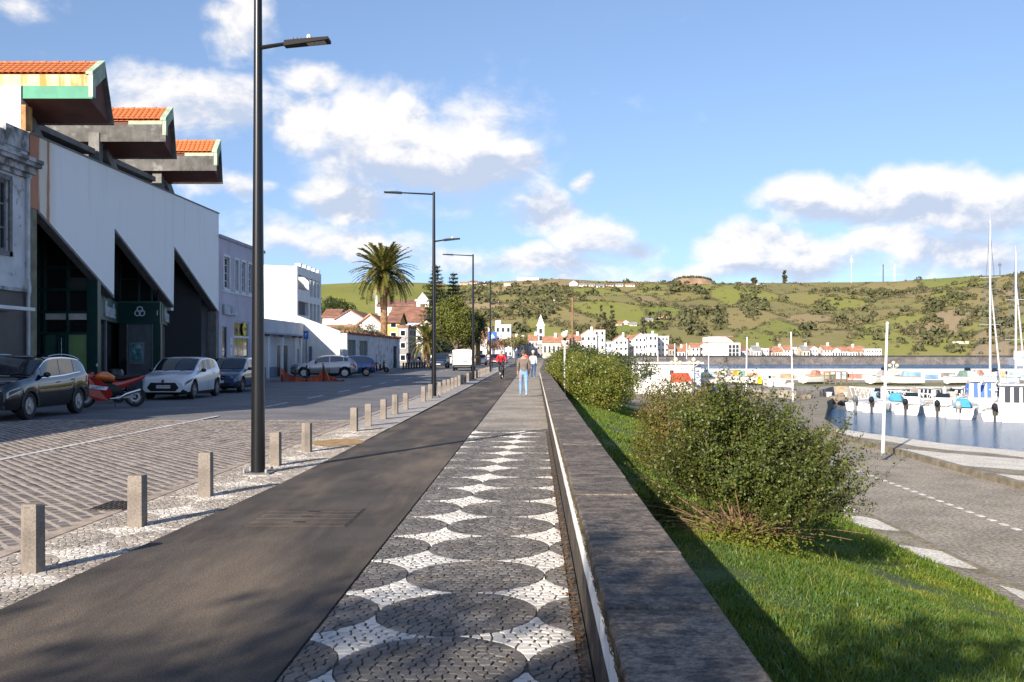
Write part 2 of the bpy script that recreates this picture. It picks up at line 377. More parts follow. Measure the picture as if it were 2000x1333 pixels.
def clip(poly, a, b, c):
    """keep a*x+b*y <= c"""
    out = []; n = len(poly)
    for i in range(n):
        p, q = poly[i], poly[(i+1)%n]; dp = a*p[0]+b*p[1]-c; dq = a*q[0]+b*q[1]-c
        if dp <= 0: out.append(p)
        if dp*dq < 0:
            t_ = dp/(dp-dq); out.append((p[0]+(q[0]-p[0])*t_, p[1]+(q[1]-p[1])*t_))
    return out
def cobbles(x0, x1, y0, y1, sp, gap, xc, yc, per, r, ky, aspect=1.0, shear=0.0, ys0=0.0):
    """irregular hand-set stones; inside the circles class 1, outside class 0. Returns list of (class, polygon)"""
    y0 /= ky; y1 /= ky
    R0, R1 = x0, x1; x0 -= max(0,shear*(y1*ky-ys0)); x1 += max(0,-shear*(y0*ky-ys0)); nxx = int((x1-x0)/sp)+1; nyy = int((y1-y0)/(sp*aspect))+1
    grid = {}
    S = []
    for j in range(nyy):
        for i in range(nxx):
            x = x0+(i+.5+(.5 if j % 2 else 0))*sp+R.uniform(-.3,.3)*sp; y = y0+(j+.5)*sp*aspect+R.uniform(-.3,.3)*sp*aspect
            if not (R0-.04 < x+shear*(y*ky-ys0) < R1+.04): continue
            cxn = xc+round((x-xc)/per)*per; cyn = yc+round((y-yc)/per)*per
            d = math.hypot(x-cxn, y-cyn) or 1e-6; cl = 1 if d < r else 0
            if abs(d-r) < .024:
                dd = (r-.026 if cl else r+.026)/d; x = cxn+(x-cxn)*dd; y = cyn+(y-cyn)*dd
            k = len(S); S.append((x,y,cl,cxn,cyn)); grid.setdefault((int(x/sp), int(y/sp)), []).append(k)
    out = []
    for k,(x,y,cl,cxn,cyn) in enumerate(S):
        h = sp*1.05; poly = [(x-h,y-h),(x+h,y-h),(x+h,y+h),(x-h,y+h)]
        gx, gy = int(x/sp), int(y/sp)
        for a in range(gx-2, gx+3):
            for b_ in range(gy-2, gy+3):
                for q in grid.get((a,b_), ()):
                    if q == k: continue
                    X2, Y2, c2 = S[q][:3]
                    if c2 != cl: continue
                    ex, ey = X2-x, Y2-y; L = math.hypot(ex,ey)
                    if L > 2.3*sp or L < 1e-6: continue
                    ex /= L; ey /= L
                    poly = clip(poly, ex, ey, ex*x+ey*y+L/2-(gap/2 if not cl else gap*.3))
                    if not poly: break
                if not poly: break
            if not poly: break
        if not poly: continue
        if cl:
            ux, uy = x-cxn, y-cyn; L = math.hypot(ux,uy) or 1; ux/=L; uy/=L
            poly = clip(poly, ux, uy, ux*cxn+uy*cyn+r-gap*.3)
        else:
            for ax in (-1,0,1):
                for ay in (-1,0,1):
                    ccx, ccy = cxn+ax*per, cyn+ay*per; ux, uy = x-ccx, y-ccy; L = math.hypot(ux,uy)
                    if L > r+.16 or L < 1e-6: continue
                    ux/=L; uy/=L; poly = clip(poly, -ux, -uy, -(ux*ccx+uy*ccy+r+gap*.3))
        poly = [(p[0]+shear*(p[1]*ky-ys0), p[1]) for p in poly]
        poly = clip(poly, 1,0,R1); poly = clip(poly, -1,0,-R0)
        if len(poly) < 3: continue
        ar = abs(sum(poly[i][0]*poly[(i+1)%len(poly)][1]-poly[(i+1)%len(poly)][0]*poly[i][1] for i in range(len(poly))))/2
        if ar < .0004: continue
        out.append((cl, [(px, py*ky) for px,py in poly]))
    return out
def stone_geo(mb, poly, z, mi, ins=.005, hgt=.016):
    n = len(poly); cx_ = sum(p[0] for p in poly)/n; cy_ = sum(p[1] for p in poly)/n
    top = []
    for p in poly:
        ddx, ddy = cx_-p[0], cy_-p[1]; L = math.hypot(ddx,ddy) or 1; k = min(ins, L*.4)/L
        top.append((p[0]+ddx*k, p[1]+ddy*k, z+R.uniform(-.0012,.0012)))
    bot = [(p[0],p[1],z-hgt) for p in poly]
    mb.add(bot+top, [tuple(range(n,2*n))]+[(i,(i+1)%n,n+(i+1)%n,n+i) for i in range(n)], mi)
def lay_stones(st, mats, parent, name, n_single=300, zfun=lambda: .004+R.uniform(-.002,.002)):
    st.sort(key=lambda q: min(p[1] for p in q[1]))
    for cl, poly in st[:n_single]:
        mb = MB(); stone_geo(mb, poly, zfun(), 0); me = bpy.data.meshes.new(name); me.from_pydata(mb.v, [], mb.f); me.materials.append(mats[cl])
        link(name, me, parent)
    mb = MB()
    for cl, poly in st[n_single:]: stone_geo(mb, poly, zfun(), cl)
    me = bpy.data.meshes.new(name+'s'); me.from_pydata(mb.v, [], mb.f)
    for m in mats: me.materials.append(m)
    me.polygons.foreach_set('material_index', mb.m); link(name+'s', me, parent, kind='stuff')
KY = 1.06/1.02
st = cobbles(-1.30, .235, 4.7, 21.2, .068, .010, -.484, 6.343/KY, 1.02, .507, KY, 1.0, .052, 6.5)
lay_stones(st, [LIMEST, BASALT], PROM, 'paving_stone')
st2 = cobbles(-4.30, -3.2, 6.2, 21.9, .058, .006, -3.75-.51, 10.93/KY, 1.02, .50, KY)
# the asphalt lies over the inner edge of the strip
st2 = [q for q in st2 if max(p[0] for p in q[1]) < (-3.43 if min(p[1] for p in q[1]) < 6.4 else -3.43+.036*(min(p[1] for p in q[1])-6.4) if min(p[1] for p in q[1]) < 12.5 else -3.2+.008*(min(p[1] for p in q[1])-12.5))+.03]
lay_stones(st2, [M('strip_white', (.56,.52,.46), .8, var=.15, scale=2, pos=True, island=.15, fine=.1, fscale=60), GREYST], STRIP, 'strip_stone', 300, lambda: .003+R.uniform(-.002,.003))

# ---- the promenade wall with its coping slabs and painted band
WALLM = M('wall_face', (.085,.068,.053), .9, var=.35, scale=3, pos=True, patch=(.035,.029,.023), pfac=.8, pscale=3.5, plo=.42, phi=.62, bump=.6, bscale=35)
COPE = M('coping_stone', (.195,.157,.122), .88, var=.25, scale=1.4, pos=True, patch=(.058,.050,.045), pfac=.85, pscale=11, plo=.46, phi=.60, fine=.5, fscale=45, bump=.6, bscale=70, streak=(.055,.047,.042), sfac=.75, sscale=(2.5,11,1), slo=.47, shi=.64)
BAND = M('white_band_paint', (.90,.90,.88), .6, var=.08, scale=6, pos=True, patch=(.6,.58,.53), pfac=.4, pscale=9, plo=.62, phi=.75)
MOSS = M('mossy_edge', (.13,.105,.06), .95, var=.4, scale=14, pos=True, bump=.9, bscale=60)
pw = thing('promenade_wall', 'low grey stone sea wall with a white painted band beside the promenade', 'wall', (.54,30,0))
def wall_x(y): return 0 if y < 62 else (y-62)*.0132
wb_ = MB(); ys = [-8,62,96,130,190]
for i in range(4):
    a, c_ = wall_x(ys[i]), wall_x(ys[i+1])
    wb_.hexa([(.31+a,ys[i],-2.2),(.77+a,ys[i],-2.2),(.77+c_,ys[i+1],-2.2),(.31+c_,ys[i+1],-2.2)], [(.31+a,ys[i],.51),(.77+a,ys[i],.51),(.77+c_,ys[i+1],.51),(.31+c_,ys[i+1],.51)])
wb_.build('body', WALLM, pw)
bb = MB(); yy = 2.0; prevx = None; pts_o = []
while yy < 62:
    pts_o.append((yy, .312+R.uniform(-.007,.007), .510+R.uniform(-.010,.001))); yy += .22 if yy < 14 else 1.5
pts_o.append((62,.315,.508)); pts_o.append((130,.315,.508))
for (ya,z0a,z1a),(yb,z0b,z1b) in zip(pts_o, pts_o[1:]):
    xa, xb = .306+wall_x(ya), .306+wall_x(yb)
    bb.quad((xa,ya,z0a),(xa,ya,z1a),(xb,yb,z1b),(xb,yb,z0b))
bb.build('painted_band', BAND, pw)
yy = 1.2
while yy < 120:
    ln = R.uniform(.75,1.35) if yy < 45 else 4.0
    a, c_ = wall_x(yy), wall_x(yy+ln); e = .006; dz = R.uniform(-.004,.004); jx = R.uniform(-.006,.006)
    q = [(.300+a+jx,yy+e),(.783+a+jx,yy+e),(.783+c_+jx,yy+ln-e),(.300+c_+jx,yy+ln-e)]
    sl = MB(); ins = [(q[0][0]+.012,q[0][1]+.006),(q[1][0]-.012,q[1][1]+.006),(q[2][0]-.012,q[2][1]-.006),(q[3][0]+.012,q[3][1]-.006)]
    sl.add([(x,y,.512) for x,y in q]+[(x,y,.58+dz) for x,y in q]+[(x,y,.59+dz) for x,y in ins],
           [(3,2,1,0),(0,1,5,4),(1,2,6,5),(2,3,7,6),(3,0,4,7),(4,5,9,8),(5,6,10,9),(6,7,11,10),(7,4,8,11),(8,9,10,11)])
    sl.build('coping_slab', COPE, pw); yy += ln
# moss, weeds and leaf litter along the foot and the upper edge of the wall
lit_v = []; lit_f = []
def flake(x, y, z, s, tilt):
    a = R.random()*6.28; o = len(lit_v); c_, s_ = math.cos(a), math.sin(a)
    for (u, v_) in ((-1,0),(0,-.5),(1,0),(0,.5)): lit_v.append((x+s*(c_*u-s_*v_), y+s*(s_*u+c_*v_), z+abs(s*u)*tilt+.001))
    lit_f.append((o,o+1,o+2,o+3))
for k in range(800):
    y = 4.2+abs(R.gauss(0,1))*8; x = .28-abs(R.gauss(0,.035)) if R.random() < .85 else R.uniform(-1.2,.25); flake(x, y, .006, R.uniform(.008,.022), R.uniform(0,.8))
lo_ = np_mesh('leaf_litter', lit_v, lit_f, leafmat('dry_leaf', (.22,.10,.035), (.38,.22,.09), trans=.15)); lo_['kind'] = 'stuff'; tag(lo_, 'dry brown leaf litter along the foot of the sea wall', 'leaves')
mv = []; mf = []
for k in range(5200):
    y = 3+R.random()**1.6*40; x = .300+R.uniform(-.008,.004); z = .512+R.uniform(-.004,.075)*R.random(); o = len(mv); s = R.uniform(.006,.022)
    a = R.uniform(-1,1); mv += [(x,y-s*.3,z),(x-.004,y+s*.3,z),(x-R.uniform(.002,.014),y+a*s,z+s)]; mf.append((o,o+1,o+2))
np_mesh('moss', mv, mf, leafmat('moss_tuft', (.10,.075,.03), (.20,.16,.07), trans=.2), pw, 'stuff')

# ---- lawn falling from the wall to the lower quay
def lawn_z(x): return float(np.interp(x, [.7,2.0,3.5,5.0,6.75], [-.46,-.60,-.98,-1.45,-1.93]))
LAWN = M('lawn_soil', (.055,.085,.018), .95, var=.35, scale=2, pos=True, fine=.4, fscale=30)
lm = MB(); xs = [.7,1.2,2.0,2.7,3.5,4.2,5.0,5.9,6.75]; ysl = [-6,0,3,6,9,12,16,20,26,34,44,56,70]
for y in ysl:
    for x in xs: lm.v.append((x, y, lawn_z(x)+.03*math.sin(y*.9+x)))
for j in range(len(ysl)-1):
    for i in range(len(xs)-1):
        k = j*len(xs)+i; lm.f.append((k,k+1,k+1+len(xs),k+len(xs))); lm.m.append(0)
struct(lm.build('lawn', LAWN, smooth=True)); 
def grass(name, n, ylo, yhi, hmin, hmax, wd, seed, mat, xlo=.8, xhi=6.75):
    rs = np.random.RandomState(seed)
    y = ylo+(yhi-ylo)*rs.rand(n)**1.35; x = xlo+(xhi-xlo)*rs.rand(n)
    keep = (x < .54*y*1.0+1.2); x = x[keep]; y = y[keep]; n = len(x)
    z = np.interp(x, [.7,2.0,3.5,5.0,6.75], [-.46,-.60,-.98,-1.45,-1.93])+.03*np.sin(y*.9+x)
    cl = np.sin(x*3.1+np.sin(y*2.3)*1.4)*np.sin(y*2.7+np.sin(x*1.9)*1.7)
    h = (hmin+(hmax-hmin)*rs.rand(n))*(1+.45*cl); a = rs.rand(n)*6.283; le = (rs.rand(n)*.9+.15)*h; la = rs.rand(n)*6.283
    wx, wy = np.cos(a)*wd, np.sin(a)*wd; lx, ly = np.cos(la)*le, np.sin(la)*le
    V = np.empty((n,5,3))
    V[:,0] = np.stack([x-wx,y-wy,z-.01],1); V[:,1] = np.stack([x+wx,y+wy,z-.01],1)
    V[:,2] = np.stack([x+wx*.7+lx*.4,y+wy*.7+ly*.4,z+h*.65],1); V[:,3] = np.stack([x-wx*.7+lx*.4,y-wy*.7+ly*.4,z+h*.65],1)
    V[:,4] = np.stack([x+lx,y+ly,z+h*.95],1)
    i = np.arange(n)[:,None]*5
    F = np.concatenate([i+np.array([[0,1,2]]), i+np.array([[0,2,3]]), i+np.array([[3,2,4]])])
    return np_mesh(name, V.reshape(-1,3), F, mat, kind='stuff')
GR1 = leafmat('grass_blade', (.075,.135,.012), (.17,.24,.030), (.23,.255,.036), rough=.45, trans=.35)
GR2 = leafmat('clover_leaf', (.05,.115,.035), (.085,.17,.05), rough=.45, trans=.25)
tag(grass('grass', 130000, 3.4, 15, .030, .080, .0042, 3, GR1), 'short green grass on the bank below the sea wall', 'grass')
tag(grass('grass', 50000, 14, 56, .06, .12, .011, 4, GR1), 'grass on the far bank around the shrubs', 'grass')
tag(grass('clover', 26000, 3.4, 12, .03, .065, .012, 5, GR2), 'low broad clover leaves among the grass', 'clover')
tag(grass('tall_grass', 900, 3.6, 16, .10, .17, .005, 6, leafmat('straw_blade', (.15,.20,.03), (.30,.28,.09), trans=.35)), 'taller pale grass blades standing out of the lawn', 'grass')

# ---- lower quay: pavement strip, road, kerb and patterned quay
QROAD = M('quay_cobble', (.285,.245,.19), .85, var=.2, scale=.7, pos=True, fine=.55, fscale=13, bump=.7, bscale=13, patch=(.20,.19,.10), pfac=.5, pscale=.8, plo=.52, phi=.7)
QPAVE = M('quay_pavement', (.24,.205,.155), .85, var=.2, scale=1, pos=True, fine=.5, fscale=15, bump=.7, bscale=15, patch=(.15,.15,.05), pfac=.55, pscale=1.1)
QWHITE = M('quay_white_stone', (.60,.56,.48), .8, var=.12, scale=2, pos=True, fine=.4, fscale=17, bump=.6, bscale=17)
quay_edge = [(19.6,29),(17.35,35.3),(15.87,38.06),(14.57,43.1),(14.2,45),(16,55),(20,68),(22,75),(24,80)]
low = [(.75,-60),(24.5,-60),(24.5,16)]+quay_edge+[(24,130),(.75,130)]
lq = MB(); lq.hexa([(x,y,-5) for x,y in low], [(x,y,ZQ-.01) for x,y in low]); struct(lq.build('lower_quay', QPAVE))
sheet('lower_road', [(7.58,-40),(13.0,-40),(13.0,47),(13,70),(7.58,70)], ZQ-.004, QROAD); LR = bpy.data.objects['lower_road']
for k in range(48):
    y = 15.5+k*.56; MB().box(9.93,10.06,y,y+.24,ZQ-.006,ZQ+.003).build('white_sett', LIMEST, LR)
sheet('quay_promenade', [(13.2,-20),(24.4,-20),(24.4,16),(19.4,29),(17.2,35.2),(15.75,38),(14.45,43),(14.1,44.8),(13.2,46)], ZQ+.17, QWHITE); QP = bpy.data.objects['quay_promenade']
qb = MB(); qb.hexa([(x,y,ZQ-.2) for x,y in [(13.2,-20),(24.4,-20),(24.4,16),(19.4,29),(17.2,35.2),(15.75,38),(14.45,43),(14.1,44.8),(13.2,46)]], [(x,y,ZQ+.165) for x,y in [(13.2,-20),(24.4,-20),(24.4,16),(19.4,29),(17.2,35.2),(15.75,38),(14.45,43),(14.1,44.8),(13.2,46)]]); qb.build('quay_body', QPAVE, QP)
KERB = M('kerb_stone', (.22,.19,.14), .9, var=.3, scale=3, pos=True, bump=.5, patch=(.13,.11,.05), pfac=.6, pscale=2)
for k in range(44):
    y = 14+k*.75; MB().box(13.0,13.2+R.uniform(-.01,.01),y+.006,y+.744,ZQ-.02,ZQ+.185+R.uniform(-.006,.006)).build('kerb_stone', KERB, QP)
for k in range(40):
    y = 11+k*.8; MB().box(7.5,7.62,y+.006,y+.794,ZQ-.03,ZQ+.012+R.uniform(-.004,.006)).build('kerb_stone', KERB, LR)
def z6(pts, z): return [tuple(G(1640+.27*x, 840+.27*y, z))[:2] for x,y in pts]
LQ = bpy.data.objects['lower_quay']
for pts in ([(0,615),(150,622),(280,650),(440,730),(330,725),(100,690),(-60,672)], [(350,828),(480,836),(760,880),(1060,1010),(900,1000),(640,950),(520,935)], [(-190,470),(-70,480),(160,600),(40,592),(-200,540)], [(-330,370),(-200,372),(-60,455),(-180,445)], [(1150,1120),(1400,1180),(1700,1350),(1400,1270)]):
    sheet('white_inlay', z6(pts, ZQ), ZQ-.003, QWHITE, parent=LQ)
for pts in ([(100,48),(300,75),(560,120),(800,148),(1050,165),(1333,200),(1333,212),(1000,186),(780,168),(330,125),(200,84)], [(700,252),(850,258),(1100,275),(1400,300),(1400,338),(1050,312),(880,300)], [(1000,345),(1400,372),(1400,400),(1150,385)]):
    sheet('grey_inlay', clip(z6(pts, ZQ+.17), -1, 0, -13.26), ZQ+.175, QPAVE, parent=QP)
# ---- the pier of the marina with its painted wall
ZP = -1.4
PGR = M('pier_grass', (.16,.17,.05), .95, var=.3, scale=.4, pos=True, patch=(.22,.17,.09), pfac=.7, pscale=.5, fine=.25, fscale=8)
PCON = M('pier_concrete', (.30,.27,.23), .9, var=.3, scale=.6, pos=True, patch=(.13,.11,.09), pfac=.6, pscale=.8, bump=.4, bscale=6)
pr = [(21,80),(24,83),(27,90),(170,89),(170,114),(15,114),(15,88)]
pk = MB(); pk.hexa([(x,y,-5) for x,y in pr], [(x,y,ZP) for x,y in pr]); struct(pk.build('pier', PCON))
sheet('pier_lawn', [(20,91.5),(120,91.5),(120,101),(20,101)], ZP+.012, PGR)
mwl = thing('mural_wall', 'long white harbour wall covered in small colourful painted pictures', 'wall', (50,112,ZP))
MB().box(14,170,111.8,112.6,ZP,ZP+1.22).build('body', M('mural_white', (.74,.72,.68), .75, var=.12, scale=.5, pos=True, streak=(.4,.36,.32), sfac=.4), mwl)
pal = [tuple(v*.8+.1 for v in c) for c in [(.08,.22,.5),(.55,.22,.06),(.7,.68,.62),(.12,.3,.45),(.5,.42,.3),(.62,.12,.08),(.2,.45,.6),(.65,.5,.12),(.15,.13,.12),(.35,.5,.62),(.6,.35,.25),(.75,.74,.7)]]
PM = [M('mural_%d'%i, c, .7, var=.3, scale=1.5, pos=True, patch=pal[(i*5+3)%12], pfac=.9, pscale=1.6) for i,c in enumerate(pal)]
x = 15.0
while x < 118:
    wd = R.uniform(.6,1.9); z0 = ZP+R.uniform(.05,.6); z1 = z0+R.uniform(.35,.65)
    MB().box(x,x+wd,111.77,111.8,z0,min(z1,ZP+1.15)).build('painted_picture', R.choice(PM), mwl); x += wd*R.uniform(.6,1.3)+.1
# ================================================================ BUILDINGS ALONG THE STREET
PAVE = M('pavement', (.20,.195,.19), .9, var=.2, scale=1.5, pos=True, fine=.25, fscale=20, bump=.3, bscale=20)
pv = MB(); pl = [(-16.6,-20),(-14.95,-20),(-14.95,56),(-15.2,60),(-15.2,70),(-13.2,72),(-12.9,104),(-12.4,108),(-12.4,150),(-18,150),(-18,72),(-16.6,70)]
pv.hexa([(x,y,-.05) for x,y in pl], [(x,y,.09) for x,y in pl]); struct(pv.build('left_pavement', PAVE))
def facade_x(name, parent, X, y0, y1, z0, z1, th, ops, mat):
    """wall in the plane x = X facing +x, with rectangular openings (ya, yb, za, zb)"""
    ys = sorted({y0,y1,*[o[0] for o in ops],*[o[1] for o in ops]}); zs = sorted({z0,z1,*[o[2] for o in ops],*[o[3] for o in ops]})
    mb = MB(); hole = lambda y,z: any(a<y<b_ and c<z<d for a,b_,c,d in ops)
    for ya,yb in zip(ys,ys[1:]):
        for za,zb in zip(zs,zs[1:]):
            if hole((ya+yb)/2,(za+zb)/2): continue
            mb.quad((X,ya,za),(X,yb,za),(X,yb,zb),(X,ya,zb)); mb.quad((X-th,ya,za),(X-th,ya,zb),(X-th,yb,zb),(X-th,yb,za))
    for a,b_,c,d in ops:
        mb.quad((X,a,c),(X-th,a,c),(X-th,b_,c),(X,b_,c)); mb.quad((X,a,d),(X,b_,d),(X-th,b_,d),(X-th,a,d))
        mb.quad((X,a,c),(X,a,d),(X-th,a,d),(X-th,a,c)); mb.quad((X,b_,c),(X-th,b_,c),(X-th,b_,d),(X,b_,d))
    mb.quad((X,y0,z0),(X,y0,z1),(X-th,y0,z1),(X-th,y0,z0)); mb.quad((X,y1,z0),(X-th,y1,z0),(X-th,y1,z1),(X,y1,z1)); mb.quad((X,y0,z1),(X,y1,z1),(X-th,y1,z1),(X-th,y0,z1))
    return mb.build(name, mat, parent)
def win_x(parent, X, ya, yb, za, zb, fm, nv=1, nh=2, fw=.05, name='window', glass=None):
    mb = MB(); d = .05
    mb.box(X-d,X,ya,ya+fw,za,zb); mb.box(X-d,X,yb-fw,yb,za,zb); mb.box(X-d,X,ya+fw,yb-fw,za,za+fw); mb.box(X-d,X,ya+fw,yb-fw,zb-fw,zb)
    o = mb.build(name, fm, parent)
    bars = MB()
    for i in range(1,nv): y = ya+(yb-ya)*i/nv; bars.box(X-d*.8,X-.005,y-fw*.3,y+fw*.3,za+fw,zb-fw)
    for i in range(1,nh): z = za+(zb-za)*i/nh; bars.box(X-d*.85,X-.008,ya+fw,yb-fw,z-fw*.3,z+fw*.3)
    if bars.v: bars.build('glazing_bar', fm, o)
    MB().box(X-d*.6,X-d*.4,ya+fw,yb-fw,za+fw,zb-fw).build('pane', glass or GLASS, o)
    return o
def win_y(parent, Y, xa, xb, za, zb, fm, nv=2, nh=2, fw=.06, name='window', proud=.03):
    """window on a wall that faces the camera (-y)"""
    mb = MB(); y0, y1 = Y-proud, Y+.02
    mb.box(xa,xa+fw,y0,y1,za,zb); mb.box(xb-fw,xb,y0,y1,za,zb); mb.box(xa+fw,xb-fw,y0,y1,za,za+fw); mb.box(xa+fw,xb-fw,y0,y1,zb-fw,zb)
    for i in range(1,nv): x = xa+(xb-xa)*i/nv; mb.box(x-fw*.3,x+fw*.3,y0+.005,y1,za+fw,zb-fw)
    o = mb.build(name, fm, parent)
    MB().box(xa+fw,xb-fw,Y-proud*.3,Y+.01,za+fw,zb-fw).build('pane', GLASS, o)
    return o
# ---- old white house at the left edge
OLDW = M('peeling_white', (.60,.595,.60), .85, var=.12, scale=1.2, pos=True, patch=(.24,.20,.18), pfac=.8, pscale=2.6, plo=.58, phi=.66, streak=(.20,.17,.14), sfac=.65, sscale=(1,2.2,.5), slo=.58, shi=.78, bump=.25, bscale=8)
OLDC = M('weathered_cornice', (.42,.42,.43), .9, var=.25, scale=3, pos=True, patch=(.10,.095,.09), pfac=.85, pscale=2.2, plo=.44, phi=.6, bump=.4, bscale=14)
DSTONE = M('dark_cladding', (.028,.028,.034), .5, var=.3, scale=2, pos=True)
OLDFR = M('grey_frame', (.17,.165,.165), .8, var=.3, scale=6, pos=True)
ow = thing('old_house', 'old white plaster house with peeling paint and weathered cornice at the left edge', 'building', (-16.05,24,0))
X1 = -16.05
facade_x('wall', ow, X1, 14.2, 31.5, 3.62, 8.0, .3, [(29.0,30.35,4.74,6.9),(25.5,26.9,4.74,6.9),(22,23.4,4.74,6.9)], OLDW)
facade_x('lower_wall', ow, X1+.0, 14.2, 29.6, 0, 3.58, .3, [(26.6,28.0,.1,2.6)], OLDW)
MB().box(X1-.3,X1+.02,29.6,31.45,0,3.58).build('stone_cladding', DSTONE, ow)
MB().box(-26,X1-.3,14.2,31.5,0,7.9).build('house_body', OLDW, ow)
cz = MB(); 
for (za,zb,pr_) in ((7.15,7.3,.10),(7.3,7.5,.2),(7.5,7.62,.36),(7.62,7.74,.42)): cz.box(X1-.1,X1+pr_,14.2,31.5+min(pr_,.22),za,zb)
cz.build('cornice', OLDC, ow)
MB().box(X1-.35,X1+.015,14.2,31.1,7.74,8.42).build('parapet', OLDC, ow); MB().box(X1-.4,X1+.06,30.1,31.48,8.0,8.62).build('parapet_block', OLDC, ow)
MB().box(X1-.1,X1+.12,14.2,31.5,3.55,3.66).build('string_course', OLDC, ow)
for ya in (29.0,25.5,22):
    f = win_x(ow, X1-.08, ya, ya+1.35, 4.74, 6.9, OLDFR, 2, 3, .09)
    sr = MB(); 
    for a in ((ya-.16,ya,4.6,7.06),(ya+1.35,ya+1.51,4.6,7.06),(ya,ya+1.35,6.9,7.06),(ya-.2,ya+1.55,4.6,4.74)): sr.box(X1-.01,X1+.05,*a)
    sr.build('surround', OLDFR, f)
MB().box(X1,X1+.85,27.6,30.3,2.92,3.02).build('door_canopy', WHITE, ow)
MB().box(X1-.12,X1-.07,26.6,28.0,.1,2.6).build('door', M('old_door', (.22,.19,.16), .7), ow)
MB().tube([(X1+.09,31.38,.05),(X1+.09,31.38,3.4),(X1+.13,31.38,3.7),(X1+.09,31.38,4.0),(X1+.09,31.38,7.15)], .055, 8).build('downpipe', M('pipe_white',(.55,.56,.58),.5), ow, smooth=True)
# ---- lower house further left, out of frame: its shade falls on the road
oh = thing('low_house', 'low white house beyond the left edge whose shade lies on the road', 'building', (-16,3,0))
MB().box(-26,-16.05,-12,13.8,0,5.6).build('wall', OLDW, oh); MB().box(-26.2,-15.85,-12.2,13.95,5.6,5.8).build('roof', OLDC, oh)
for ya in (-8,-4,0,4,8): win_x(oh, -16.0, ya, ya+1.2, 1.2, 2.9, WHITE, 2, 2)

# ---- the former bank: white saw-tooth parapet, glazed bays and cantilevered tiled roofs
XB = -16.0
bk = thing('bank_building', 'modern bank building with white saw-tooth parapet and three stepped tiled roofs', 'building', (-16,41,0))
pm = bpy.data.materials.new('stained_panel'); pm.use_nodes = True; t = NT(pm.node_tree); b = t.n['Principled BSDF']; b.inputs['Roughness'].default_value = .55
gp = t.new('ShaderNodeNewGeometry').outputs['Position']; sx = t.new('ShaderNodeSeparateXYZ'); t.put(sx.inputs[0], gp)
base = t.mix(t.step(t.noise(t.scale(gp, (1,1.6,.12)), 1.5, 5, .6), .5, .8), (.86,.85,.83,1), (.74,.73,.715,1))
wob = t.math('MULTIPLY_ADD', t.math('SUBTRACT', t.noise(t.scale(gp, (0,2.5,.5)), 1.0, 5, .7), .5), .35, sx.outputs[1])      # rain-washed rust runs down from the parapet corner
pale = t.math('MULTIPLY', t.step(wob, 33.5, 32.6), .55); solid = t.step(wob, 32.22, 32.10)
line = t.math('MULTIPLY', t.step(wob, 32.60, 32.66), t.step(wob, 32.86, 32.78))
col = t.mix(pale, base, (.60,.46,.26,1)); rust = t.mix(t.noise(t.scale(gp,(0,9,.5)),1.0,4), (.27,.055,.010,1), (.52,.17,.030,1))
col = t.mix(t.math('MULTIPLY', t.math('MAXIMUM', solid, line), .93), col, rust)
t.put(b.inputs['Base Color'], col)
zz = [(31.55,8.6),(31.55,6.26),(32.05,6.26),(37.86,3.82),(37.92,6.38),(44.1,3.76),(44.18,6.36),(50.32,3.76),(50.4,3.76),(50.4,8.68)]
mb = MB(); mb.prism(zz[::-1], 'x', XB-.25, XB); mb.build('parapet_panel', pm, bk)
EDGE = M('panel_edge', (.16,.155,.15), .7, var=.2, pos=True)
ed = MB(); ed.prism([(31.5,8.6),(50.45,8.68),(50.45,8.74),(31.5,8.66)], 'x', XB-.3, XB+.03)
for a,c_ in (((32.05,6.26),(37.86,3.82)),((37.92,6.38),(44.1,3.76)),((44.18,6.36),(50.32,3.76))):
    ed.prism([(a[0],a[1]-.11),(c_[0],c_[1]-.11),(c_[0],c_[1]-.003),(a[0],a[1]-.003)], 'x', XB-.3, XB+.015)
ed.build('edge_trim', EDGE, bk)
OLIVE = M('olive_render', (.20,.175,.11), .8, var=.3, scale=2, pos=True, streak=(.10,.07,.04), sfac=.6)
MB().box(XB-.5,XB-.02,31.55,32.03,0,6.25).build('pilaster', OLIVE, bk)
MB().box(XB-.45,XB-.02,50.05,50.4,0,3.74).build('pilaster', EDGE, bk)
# inside volume, with a flat roof slab added to stop sky light leaking in
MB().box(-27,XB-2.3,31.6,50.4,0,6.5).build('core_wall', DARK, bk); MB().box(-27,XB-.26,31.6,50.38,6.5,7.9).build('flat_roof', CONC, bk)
GREEN = M('dark_green_metal', (.006,.045,.038), .4, var=.12, pos=True, spec=.6); LGREEN = M('fascia_green', (.05,.115,.085), .55, var=.15, pos=True)
PALEG = M('pale_green_film', (.22,.33,.13), .5, var=.12, scale=1, pos=True); GREYP = M('grey_cladding', (.12,.13,.145), .5, var=.15, pos=True)
BGLASS = glassy('bay_glass', (.016,.017,.018), .06, .7)
Yk = [36.4,42.5,48.6]
